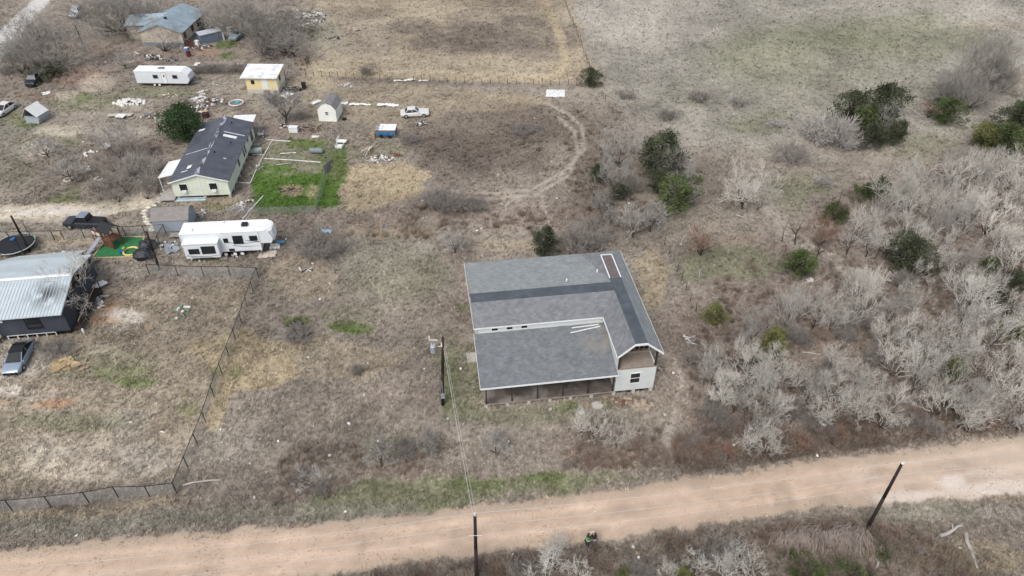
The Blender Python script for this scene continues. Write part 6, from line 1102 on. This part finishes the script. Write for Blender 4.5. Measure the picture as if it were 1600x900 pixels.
# blue tarped trailer
e = empty('cargo_trailer', G(587, 216), 0, 'low grey trailer with blue tarp on its side and white sheet on top', 'trailer'); MB().box(0, 3.1, 0, 1.9, .3, 1.3).build('body', mat('trailer_grey', (108, 110, 114), .7, .1), e); MB().slab([(.6, -.0, 1.4), (3.15, -.02, 1.4), (3.15, 1.95, 1.45), (.6, 1.95, 1.45)], .06).build('top_sheet', white_paint, e)
q = MB(); 
for k in range(7): q.blob((.6 + k * .34, -.05, .72 + .12 * math.sin(k * 2)), (.3, .08, .2), k, 8, 5, .3)
q.build('blue_tarp', stain(mat('blue_tarp', (34, 118, 176), .4, .15, 3), (30, 60, 90), 3, .5, .65, .6), e)
for k in range(6): MB().tube((.0, .2 + .28 * k, 1.35), (1.3, .35 + .22 * k, 1.42), .045, n=4).build('pipe', junk_cols[k % 2], e)
MB().box(-.65, -.05, -.3, .3, 0, .9).build('tool_box', junk_cols[5], e)
for x in (.9, 2.2): MB().tube((x, -.05, .3), (x, .18, .3), .3, .3, 12).build('wheel', rubber, e)
# flatbed behind the yellow shed area (under canopy)
e = empty('flatbed_trailer', G(434, 76), math.radians(3), 'grey-blue trailer half hidden under the great canopy', 'trailer'); MB().box(-2.4, 2.4, -.9, .9, .4, .9).build('bed', mat('grey_blue_bed', (134, 144, 152), .7, .12), e); MB().box(-2.4, -.9, -.8, .8, .9, 1.5).build('load', junk_cols[1], e); MB().box(-2.2, -1.0, -.85, -.8, 1.0, 1.35).build('opening', junk_cols[3], e)
for x in (-.6, .5): MB().tube((x, -1.0, .35), (x, -.75, .35), .35, .35, 12).build('wheel', rubber, e)
# sheets, boards
def sheet(px, py, w_, d_, rz, label, m=None, name='white_sheet', cat='sheet', z=.03, group=None, crumple=.06):
    q = MB(); n = 7; V = []; F = []; s = random.Random(int(px * 7 + py))
    for j in range(n):
        for i in range(n): V.append(((i / (n - 1) - .5) * w_ * (1 + s.uniform(-.06, .06)), (j / (n - 1) - .5) * d_ * (1 + s.uniform(-.08, .08)), z + s.uniform(0, crumple) + .03))
    for j in range(n - 1):
        for i in range(n - 1): a = j * n + i; F.append((a, a + 1, a + n + 1, a + n))
    N0 = len(V); V += [(v[0], v[1], v[2] - .03) for v in V]; F += [tuple(N0 + i for i in f[::-1]) for f in F]
    rim = [i for i in range(n)] + [n * k + n - 1 for k in range(1, n)] + [n * (n - 1) + i for i in range(n - 2, -1, -1)] + [n * k for k in range(n - 2, 0, -1)]
    F += [(a, a + N0, b + N0, b) for a, b in zip(rim, rim[1:] + rim[:1])]
    q.pts(V, F); o = q.build(name, m or white_paint, loc=G(px, py)); o.rotation_euler = (0, 0, math.radians(rz)); return tag(o, label, cat, group)
sheet(868, 146.5, 3.2, 2.9, -3, 'white square sheet spread on the far corner of the mown field'); sheet(72, 146, 1.3, 1.3, 35, 'pale square board left of the leaning playhouse, below the wreck'); sheet(407, 148, 1.5, 1.6, 38, 'white board with rusty marks lying right of the yellow shed steps', crumple=.02) if False else None
sheet(448, 149, 1.5, 2.0, -32, 'white board lying on the ground right of the yellow shed', crumple=.03); sheet(494, 160, .9, 1.8, -40, 'white sheet leaning at the left back of the barn shed', crumple=.1); sheet(493, 214, 1.1, .6, 0, 'thin white scrap between the barn shed and the green pen')
for k, (x, y, w_, d_, l_) in enumerate(((556, 164.5, 2.2, .9, 'leftmost long white sheet right of the barn shed'), (574, 165, 1.5, .7, 'second white sheet right of the barn shed'), (598, 165, 1.8, 1.4, 'white crumpled sheet left of its larger neighbour, before the white sedan'), (614, 166, 1.9, 1.3, 'white crumpled sheet nearest the white sedan'), (536, 163, 1.6, .8, 'white scrap just right of the barn shed'), (640, 126, 1.8, 1.0, 'white plastic heap along the far wire fence'), (624, 127.5, 2.0, .5, 'flat white plastic left of the heap on the far fence'), (662, 127.5, 1.7, .5, 'flat white plastic right of the heap on the far fence'))): sheet(x, y, w_, d_ * .6, rt.uniform(-12, 12), l_, crumple=.3, group='white plastic scraps')
sheet(188, 182, 3.8, .9, 2, 'long pale slab lying in the left yard', mat('pale_slab', (196, 192, 180)), 'pale_board', 'board', crumple=.03, z=.25); sheet(190, 184, 1.4, 1.3, -4, 'white panel overlapping the long pale slab', None, 'loose_sheet', 'sheet', z=.35, crumple=.03); sheet(202, 97.5, 1.7, 1.2, -5, 'pale pinkish board left of the travel trailer', mat('pinkish_board', (206, 190, 178)), 'pale_board', 'board'); sheet(307, 102, .9, 1.3, -20, 'crumpled white sack right of the maroon drum', crumple=.35)
sheet(412, 399, 1.2, 1.3, 5, 'left of two pale square slabs right of the fifth-wheel trailer', mat('stained_slab', (204, 190, 176)), 'paving_slab', 'slab', group='slabs'); sheet(424, 397, 1.2, 1.3, 5, 'right of two pale square slabs right of the fifth-wheel trailer', mat('stained_slab', (204, 190, 176)), 'paving_slab', 'slab', group='slabs'); sheet(430, 386, 1.2, 1.2, 12, 'grey-white tarp right of the fifth-wheel nose', crumple=.25); sheet(439, 381, .9, .5, 10, 'blue plastic scrap on the grey-white tarp', mat('sky_blue', (90, 160, 200)), 'blue_scrap', 'plastic', crumple=.1, z=.25)
sheet(349, 404, .9, .6, 0, 'small pale mat below the fifth-wheel steps', mat('pinkish_board', (206, 190, 178)), 'door_mat', 'mat'); sheet(269, 388, 1.6, 2.2, 30, 'grey tarp left of the fifth-wheel trailer', mat('grey_tarp', (150, 156, 164)), 'grey_tarp', 'tarp', crumple=.15); sheet(276, 371, 1.4, .9, 0, 'stacked pale boards behind the left end of the fifth-wheel trailer', junk_cols[1], 'board_stack', 'boards', z=.35)
sheet(511, 363, 1.3, .6, 0, 'blue and white plastic bag on the bank above the round grey thicket', mat('bag_blue', (170, 205, 225)), 'plastic_bag', 'bag', crumple=.3); sheet(1441, 861, .8, .6, 0, 'white and blue plastic bag in the near right verge', mat('bag_blue', (170, 205, 225)), 'plastic_bag', 'bag', crumple=.2); sheet(154, 451, 1.0, 2.1, -35, 'pale propped board with a green underside right of the black house', None, 'propped_board', 'board', z=.4, crumple=.03); sheet(168, 234, 1.2, 1.5, 8, 'white propped board under the long-limbed bare tree', mat('grimy_white', (200, 196, 190)), 'propped_board', 'board', z=.5, crumple=.35)
for k, y in enumerate((309.5, 313)):
    a, b = G(273, y + 2), G(322, y + .5); q = MB(); d = (b - a); L = d.length; q.box(0, L, -.16, .16, .05, .2); o = q.build('gutter_length', mat('pale_blue_metal', (196, 212, 222), .4, .05), loc=(a.x, a.y, 0)); o.rotation_euler = (0, 0, math.atan2(d.y, d.x)); tag(o, ['farther of two long pale metal panels in front of the mobile home', 'nearer of two long pale metal panels in front of the mobile home'][k], 'metal panel', 'metal panels')
# pvc pipes on the ground by the pen
def pipe(P, label, r=.07, m=None):
    P = [G(x, y, r) for x, y in P]; tag(MB().path(P, r, 6).build('white_pipe', m or white_paint), label, 'pipe', 'white pipes by the pen')
pipe([(426, 218.5), (405, 255), (391, 286)], 'long white pipe running beside the mobile home'); pipe([(416, 218), (454, 221)], 'white pipe along the top of the pen'); pipe([(412, 247.5), (455, 250), (501, 253.5)], 'long white pipe crossing the green pen'); pipe([(391, 286), (374, 285.5)], 'short white pipe at the mobile home corner'); pipe([(394, 241), (412, 242)], 'short white pipe beside the storage tub'); pipe([(438, 240), (462, 238.5)], 'loose white pipe in the pen'); pipe([(411, 306), (379, 342)], 'white diagonal pipe behind the fifth-wheel trailer')
# stepping stones
stones = [(220, 285), (230, 285), (242, 284), (259, 291), (257, 297), (255, 303), (250, 310), (249, 315), (241, 321), (232, 324), (226, 329), (224, 334), (226, 338), (229, 342), (229, 346), (231, 350), (234, 353), (236, 357), (238, 360), (266, 288)]
st_m = mat('white_limestone', (228, 222, 204), .9, .1, 3, rand=.06)
for i, (x, y) in enumerate(stones): tag(MB().blob((0, 0, 0), (rt.uniform(.34, .5), rt.uniform(.25, .36), .11), i, 9, 4, .18).build('stepping_stone', st_m, loc=G(x, y)), ['first', 'second', 'third', 'fourth', 'fifth', 'sixth', 'seventh', 'eighth', 'ninth', 'tenth', 'eleventh', 'twelfth', 'thirteenth', 'fourteenth', 'fifteenth', 'sixteenth', 'seventeenth', 'eighteenth', 'nineteenth', 'last'][i] + ' white stepping stone of the path curving past the grey shed', 'stone', 'white stepping stones')
# debris heaps: each heap one thing, its bits its parts
def heap(px, py, rx, ry, n, mats, label, kinds='mix', hz=.25, name='debris_heap', cat='debris', group='debris heaps', big=1.0, rz=0):
    e = empty(name, G(px, py), math.radians(rz), label, cat, group); s = random.Random(int(px * 13 + py))
    for k in range(n):
        a = s.uniform(0, 6.283); rr = math.sqrt(s.random()); x, y = rx * rr * math.cos(a), ry * rr * math.sin(a); z = hz * (1 - rr) * s.uniform(.3, 1.2); m = mats[s.randrange(len(mats))]; q = MB(); kd = kinds if kinds != 'mix' else s.choice(['board', 'lump', 'plate'])
        fan = label.startswith('fan')
        if fan: x, y, z = s.gauss(0, .15), s.gauss(0, .3), .05 + .02 * k
        if kd == 'board': q.box(-.5 * big, .5 * big, -.06, .06, 0, .05); nm = 'board'
        elif kd == 'lump': q.blob((0, 0, .08), (.22 * big * s.uniform(.6, 1.3), .18 * big, .14 * big), k, 7, 4, .3); nm = 'lump'
        else: q.box(-.25 * big, .25 * big, -.2 * big, .2 * big, 0, .04); nm = 'scrap'
        o = q.build(nm, m, e, loc=(x, y, z)); o.rotation_euler = (s.gauss(0, .2), s.gauss(0, .2), s.uniform(0, 3.14) if not fan else s.choice([1.2, 1.3, 1.1, 1.0, 1.35, .6, 2.2, -.1]) + s.gauss(0, .08))
W0, W1, W2, W3, W4, W5 = junk_cols
heap(203, 161, 2.6, 1.4, 70, [W0], 'big heap of white sheeting in the left yard', 'lump', .5, big=1.5); heap(238, 181, 2.0, 1.2, 36, [W0, W1, W5, W2], 'grey and white rubbish heap left of the dark green tree', hz=.2); heap(320, 145, 1.4, 1.2, 22, [W0, W5, W1], 'white scrap row left of the yellow shed, upper end', hz=.2); heap(310, 155, 1.3, 1.0, 18, [W0, W0, W1], 'white plates and scrap in the middle of the junk row', 'plate', .3, big=1.6); heap(328, 160, 2.2, 1.8, 46, [W1, W1, W3, W2, W0], 'low grey scrap heap beside the white plates', hz=.2); heap(312, 170, 1.6, 1.2, 24, [W0, W1, W2], 'dark and white scrap above the yellow box', hz=.4); heap(300, 178, 1.4, .7, 16, [W2, W0], 'dark junk and a white arch beside the dark green tree', hz=.3)
heap(455, 140, 1.7, 1.3, 40, [W0, W1, W2, W2], 'tangle of white and dark frames right of the yellow shed', 'board', .9, big=1.1); heap(390, 137, 1.2, .9, 18, [W5, W5, W3], 'weathered timber pile left of the yellow shed', 'board', .5, big=1.5); heap(444, 198, 1.0, .8, 16, [W0, W2, W5], 'small junk stack left of the chest freezer', hz=.6); heap(480, 200, 2.6, 1.2, 44, [W3, W5, W2], 'dark brush and scrap around the foot of the bare tree', 'board', .15, big=.8)
heap(573, 238, .9, 1.6, 20, [W5, W5, W0], 'fan of pinkish planks right of the pen', 'board', .25, big=2.0); heap(593, 249, 2.1, 1.0, 46, [W0, W0, W1, W3], 'white and brown scrap heap below the fan of planks', hz=.3); heap(658, 195, .8, .8, 14, [W0, W1, W2], 'small white machine wreck below the white sedan', hz=.5); heap(378, 325, 1.7, 1.0, 26, [W0, W0, W1], 'white broken furniture behind the fifth-wheel trailer', 'board', .3, big=.9); heap(387, 316, .9, .6, 10, [W1, W0], 'small grey appliance scrap behind the white broken furniture', hz=.3); heap(315, 338, .5, 1.4, 12, [W0, W1], 'white scraps between the grey shed and the trailer roof', hz=.2)
heap(238, 91, 1.9, 1.1, 36, [W1, W2, W2, W0], 'dark machinery scrap above the travel trailer', hz=.8, big=1.3); heap(212, 84, .7, .6, 8, [W1, W0], 'pale lump of scrap left of the dark machinery', hz=.3); heap(268, 96, 1.6, 1.2, 18, [W1, W1, W2], 'leaning grey boards above the travel trailer', 'board', .5, big=1.8); heap(312, 74, 2.6, 1.5, 50, [W2, W1, W0, W5, W3], 'clutter in front of the slate-blue storage box', hz=.5); heap(338, 46, 3.0, 1.6, 60, [W2, W1, W0, W2], 'dark clutter piled behind the slate-blue storage box', hz=1.2, big=1.2); heap(333, 62, 2.2, .5, 18, [W0, W5], 'line of pale lumber beside the storage box', 'board', .2, big=1.6, rz=35)
heap(478, 30, 4.2, 5.5, 150, [W0, W1, W1, W0, W2], 'wide spread of white scrap right of the great canopy', hz=.4, big=1.2); heap(412, 84, 1.3, .9, 20, [W4, W2, W1], 'blue and dark scrap under the great canopy', hz=.4); heap(548, 168, 0.6, .5, 1, [W0], 'tiny scrap', hz=.1) if False else None; heap(544, 133, 1.6, 1.4, 22, [W0, W0, W1], 'scattered white bits above the barn shed by the far fence', hz=.05, big=.8); heap(553, 20, 1.5, .8, 10, [W1, W2], 'pale heap', hz=.3) if False else None
heap(552, 47, 1.0, .7, 6, [mat('pale_rock', (180, 164, 148))], 'pale rock heap in the far brown field', 'lump', .4, big=2.2); heap(520, 60, 1.6, .8, 16, [W1, W2], 'grey scrap left in the far brown field', hz=.2); heap(283, 489, .8, 1.5, 14, [W0, mat('dull_green_plastic', (110, 150, 125))], 'white and green plastic pots in the lower left lot', 'lump', .15, big=1.0); heap(101, 571, 1.4, .9, 22, [mat('fresh_wood', (178, 156, 120), .9, .15)], 'split yellow firewood heap right of the silver blue sedan', 'plate', .3, big=1.6, name='firewood_heap'); heap(129, 570, .35, 1.4, 6, [W5], 'thin poles lying right of the firewood', 'board', .1, big=2.4)
heap(146, 466, 1.4, 1.2, 22, [W2, W1, W0], 'dark rubbish at the right end of the black house', hz=.4); heap(152, 478, 1.1, .7, 14, [W0, W1, W5], 'pale rubble below the rubbish by the black house', hz=.15); heap(1003, 634, 1.0, .6, 10, [mat('tan_rock', (174, 156, 138))], 'tan rubble below the right corner of the big house', 'lump', .15, big=1.4); heap(974, 628, 1.6, .7, 16, [mat('tan_rock', (174, 156, 138)), W3], 'low rubble in front of the white wall of the big house', 'lump', .1, big=1.0); heap(1083, 531, .6, .8, 7, [W0, W1, W1], 'white scrap metal left of the wood at the fence line', 'board', .4, big=1.4); heap(1266, 438, .5, .3, 4, [W0], 'white scrap below the low cedar', 'plate', .1); heap(590, 352, 2.6, .8, 22, [W1, W5], 'scrap along the bank below the straw patch', 'board', .1, big=1.0); heap(453, 298, 1.6, 1.2, 24, [W5, W5, W2], 'brush and log pile in the bright green pen', 'board', .25, big=1.1); heap(142, 240, .9, .9, 14, [W0], 'white stones and scraps left of the propped board', 'lump', .1)
heap(618, 243, .9, .5, 8, [W3], 'rusty bent iron right of the planks', 'board', .3, big=1.2, group='debris heaps'); heap(479, 424, .7, .5, 6, [W2, W0], 'small dark scrap and white stick below the round grey thicket', 'board', .1, big=1.0)
for x, y, lab in ((458, 141, 'brown tyre-like barrel left of the rubbish bin'), (538, 187, 'black tyre lying right of the barn shed')):
    q = MB()
    for k in range(14): a0, a1 = 6.2832 * k / 14, 6.2832 * (k + 1) / 14; q.tube((.28 * math.cos(a0), .28 * math.sin(a0), .12), (.28 * math.cos(a1), .28 * math.sin(a1), .12), .12, n=6, cap=False)
    tag(q.build('tyre', rubber, loc=G(x + (12 if x == 458 else 0), y)), lab, 'tyre', 'loose tyres')
heap(30, 218, 1.6, 1.2, 14, [W1, W5], 'faint grey rubbish low in the far left grass', hz=.1); heap(262, 150, 1.6, .8, 16, [W0, W5], 'pale scraps below the travel trailer', hz=.1); heap(345, 130, 1.5, .7, 14, [W0, W5, W1], 'pale boards between the travel trailer and the yellow shed', 'board', .1); heap(408, 213, .8, 1.0, 16, [W2, W1, W0], 'dark junk on the side deck of the mobile home', hz=.7); heap(404, 262, .6, .6, 8, [W0, W1], 'white rubbish against the side of the mobile home', hz=.3); heap(430, 152, .8, .8, 12, [W4, W2, W0], 'blue and dark bags at the foot of the yellow shed', hz=.3); heap(455, 20, 2.6, 2.0, 40, [W2, W1, W0], 'dark scrap behind the great canopy', hz=.5, big=1.2)
heap(262, 384, 1.2, .8, 14, [W1, W0, W2], 'grey oddments between the tarps and the fifth-wheel trailer', hz=.3); heap(357, 399, 1.0, .3, 8, [W2, W0], 'small things under the fifth-wheel steps', hz=.1); heap(95, 397, .8, .4, 5, [W0], 'white dish and scraps behind the black house', 'plate', .2); heap(140, 262, 1.0, .8, 10, [W0, W1], 'stones and scraps in the far left yard', 'lump', .1)
# stone rings round the young trees
for x, y, lab in ((69, 241, 'white stone ring below the playhouse'), (106, 281, 'white stone ring around the vase-shaped bare tree'), (154, 279, 'white stone ring inside the grey thicket')):
    e = empty('stone_ring', G(x, y), 0, lab, 'stone ring', 'stone rings')
    for k in range(9): a0 = 6.2832 * k / 9; MB().blob((.5 * math.cos(a0), .5 * math.sin(a0), .04), (.17, .13, .1), k, 7, 4, .2).build('stone', st_m, e)
# litter: single small pieces
lit = [(569, 618), (663, 577), (667, 598), (545, 662), (720, 577), (575, 568), (482, 559), (500, 468), (484, 438), (515, 443), (488, 412), (300, 467), (447, 374), (660, 314), (735, 357), (745, 361), (752, 357), (862, 253), (778, 273), (850, 263), (835, 185), (942, 262), (983, 318), (962, 332), (966, 340), (942, 137), (932, 133), (870, 310), (885, 340), (36, 674), (254, 675), (120, 837), (398, 777), (435, 690), (345, 672), (391, 725), (540, 800), (801, 867), (989, 855), (998, 871), (1050, 846), (1069, 868), (1079, 853), (814, 896), (1147, 696), (1277, 712), (1250, 709), (1497, 663), (1586, 572), (1165, 535), (1038, 648), (1052, 583), (1030, 576), (1388, 494), (1120, 45), (995, 285), (1260, 300), (1110, 100), (1430, 870), (1418, 880), (1499, 857), (130, 222), (51, 294), (205, 278), (239, 249), (280, 398), (300, 406), (312, 408), (320, 409), (270, 410), (700, 655), (515, 712), (592, 690), (795, 690), (860, 640), (1010, 600), (930, 800), (205, 660), (60, 160), (210, 140), (152, 97), (165, 97), (168, 68), (185, 52)]
lm = [mat('litter_white', (236, 234, 228), .7, .06), mat('litter_pale', (205, 198, 188), .8, .1)]
for i, (x, y) in enumerate(lit):
    s = rt.uniform(.10, .22); o = MB().blob((0, 0, .06), (s, s * rt.uniform(.5, .9), .08), i, 7, 4, .35).build('white_scrap', lm[(i % 3) == 2], loc=G(x, y)); o.rotation_euler = (0, 0, rt.uniform(0, 3)); tag(o, place_label('scrap of white litter' if (i % 3) != 2 else 'pale stone or scrap', x, y), 'scrap', 'loose scraps')
# ================================================================ people by the road
skin = mat('skin', (190, 140, 112), .6, .05); navy = mat('dark_trousers', (46, 50, 60), .9, .1); vest = mat('dark_vest', (34, 48, 46), .8, .1); hiviz = mat('lime_band', (120, 220, 120), .6, .05); tee = mat('black_jacket', (38, 36, 40), .9, .1); hair = mat('grey_hair', (196, 190, 184), .9, .1); redm = mat('red_collar', (170, 60, 56), .8, .1)
def skinned(name, m, parent, chains, sub=1):
    V = []; E_ = []; R_ = []; idx = {}
    def vid(p, r):
        k = tuple(round(c, 4) for c in p)
        if k not in idx: idx[k] = len(V); V.append(p); R_.append(r)
        return idx[k]
    for ch in chains:
        pr = None
        for p, r in ch:
            i = vid(p, r)
            if pr is not None and pr != i: E_.append((pr, i))
            pr = i
    me = bpy.data.meshes.new(name); me.from_pydata(V, E_, []); me.materials.append(m); o = bpy.data.objects.new(name, me); COL.objects.link(o); o.parent = parent
    o.modifiers.new('skin', 'SKIN'); sv = me.skin_vertices[0].data
    for i, r in enumerate(R_): sv[i].radius = (r, r)
    sv[0].use_root = True
    s = o.modifiers.new('sub', 'SUBSURF'); s.levels = sub; s.render_levels = sub; return o
def person(px, py, rz, label, top, legs, hairm, lean=.25, band=False, reach=.4):
    e = empty('person', G(px, py), rz, label, 'person'); hip = (0, 0, .92); ch = (lean * .6, 0, 1.22); nk = (lean, 0, 1.45); hd = (lean + .1, 0, 1.6)
    hands = []; arms = []
    for s in (-1, 1):
        sh = (lean * .95, .19 * s, 1.38); el = (lean + .08 + .1 * reach, .24 * s, 1.12); wr = (lean + .12 + reach * .7, .13 * s, 1.05); pm = (wr[0] + .06, wr[1] - .01 * s, wr[2] - .01)
        arms.append([(ch, .14), (sh, .07), (el, .045), (wr, .03), (pm, .032)])
        for j in range(4):
            b = (pm[0] + .02, pm[1] + (j - 1.5) * .02, pm[2]); l_ = (.07, .08, .075, .06)[j]; arms.append([(pm, .032), (b, .011), (b[:1][0] + l_ * .6, b[1], b[2] - .012)] and [(pm, .032), (b, .011), ((b[0] + l_ * .6, b[1], b[2] - .012), .010), ((b[0] + l_, b[1], b[2] - .035), .008)])
        arms.append([(pm, .032), ((pm[0] + .0, pm[1] - s * .03, pm[2] + .01), .011), ((pm[0] + .045, pm[1] - s * .045, pm[2]), .009)])
    leg = [[(hip, .15), ((0, .1 * s, .84), .1), ((.05 * s * .6 + .04, .12 * s, .48), .062), ((-.06 + .08 * s, .13 * s, .1), .042), ((.06 + .08 * s, .14 * s, .04), .038), ((.14 + .08 * s, .14 * s, .035), .03)] for s in (-1, 1)]
    skinned('body', skin, e, [[(hip, .14), (ch, .135), (nk, .055), (hd, .095), ((hd[0] + .01, 0, 1.72), .07)]] + arms + leg, 2)
    skinned('trousers', legs, e, [[(hip, .165), ((0, .1 * s, .84), .115), ((.05 * s * .6 + .04, .12 * s, .48), .08), ((-.05 + .08 * s, .13 * s, .14), .066)] for s in (-1, 1)], 1)
    skinned('jacket', top, e, [[((0, 0, .98), .17), (ch, .175), ((lean * .95, 0, 1.38), .11)]] + [[(ch, .175), ((lean * .95, .19 * s, 1.38), .095), ((lean + .08 + .1 * reach, .24 * s, 1.12), .066), ((lean + .11 + reach * .62, .145 * s, 1.06), .05)] for s in (-1, 1)], 1)
    MB().blob((hd[0] - .02, 0, 1.68), (.115, .105, .10), 3, 12, 8, .03).build('hair', hairm, e, smooth=True)
    for s in (-1, 1):
        MB().blob((hd[0] + .095, .035 * s, 1.625), (.012, .014, .01), 1, 6, 4, 0).build('eye', blackp, e); MB().box(.0 + .0 + (-.09 + .08 * s), .19 + .08 * s - .0, .13 * s - .045, .13 * s + .045, 0, .07).build('shoe', blackp, e, bevel=.02); MB().blob((hd[0], .1 * s, 1.61), (.02, .012, .03), 1, 6, 4, 0).build('ear', skin, e)
    MB().blob((hd[0] + .11, 0, 1.60), (.02, .014, .022), 2, 6, 4, 0).build('nose', skin, e)
    if band:
        for z, r in ((1.08, .19), (1.24, .2)):
            q = MB(); cx = lean * .6 * (z - .92) / .3
            for k in range(14): a0, a1 = 6.2832 * k / 14, 6.2832 * (k + 1) / 14; q.tube((cx + r * .9 * math.cos(a0), r * 1.05 * math.sin(a0), z), (cx + r * .9 * math.cos(a1), r * 1.05 * math.sin(a1), z), .028, n=4, cap=False)
            q.build('reflective_band', hiviz, e)
    return e
person(917, 855, math.radians(50), 'person in a dark vest with lime reflective bands bending forward at the roadside', vest, navy, hair, .3, True)
person(928, 853.5, math.radians(120), 'person in a black jacket with red collar standing close to the vest wearer', tee, mat('grey_trousers', (96, 98, 104), .9, .1), hair, .22)
# grass is kept off roofs' footprints and hard things
FOOT += [[(758, 631), (960, 611), (1020, 605), (990, 440), (735, 470)], [(274, 307), (361, 303), (404, 216), (325, 222)], [(0, 526), (118, 523), (146, 450), (0, 450)], [(144, 404), (214, 401), (226, 371), (170, 370)], [(291, 395), (412, 386), (412, 372), (288, 380)]]
def grass():
    rs = np.random.RandomState(4); N = 330000
    px = rs.uniform(-120, 1720, N); py = rs.uniform(-60, 1010, N)
    d = np.stack([(px - 800) / FPX, (py - 450) / FPX, np.ones(N)], -1) @ RM; t = -CAM_H / d[:, 2]
    x = d[:, 0] * t; y = d[:, 1] * t
    col, dens, rm = cover(x, y)
    cl = fbm(x, y, 1.0, 201, 2)
    keep = rs.uniform(0, 1, N) < dens * (.35 + 1.1 * ss((cl - .3) * 3))
    for P in FOOT:
        keep &= poly_sd(px, py, P) < 0
    x, y, col, px, py = x[keep], y[keep], col[keep], px[keep], py[keep]; n = len(x)
    lc = (np.where(col <= .04045, col / 12.92, ((col + .055) / 1.055) ** 2.4)) * .78
    j = rs.uniform(0, 1, n); br = .70 + 1.05 * j ** 1.5
    # some blades bleached, some still brown; where the patch is green they stay green
    g = (col[:, 1] > col[:, 0] * 1.02)
    warm = np.where(g, 0, (rs.uniform(0, 1, n) < .25) * .25)[:, None]
    tint = lc * br[:, None]; tint = tint * (1 - warm) + np.array([.44, .39, .32]) * warm
    dist = np.hypot(y, CAM_H) / 60
    size = rs.uniform(.55, 1.35, n) * (.75 + .25 * dist)
    T = [blades(9, .25, .024, 8, 55, s) for s in range(5)]
    pos = np.stack([x, y, np.full(n, -.01)], 1)
    scatter('grass', 'short dry winter grass and weeds over the open ground', T, pos, tint, size, tint_mat('grass_blade'))
    print('grass', n)
grass()
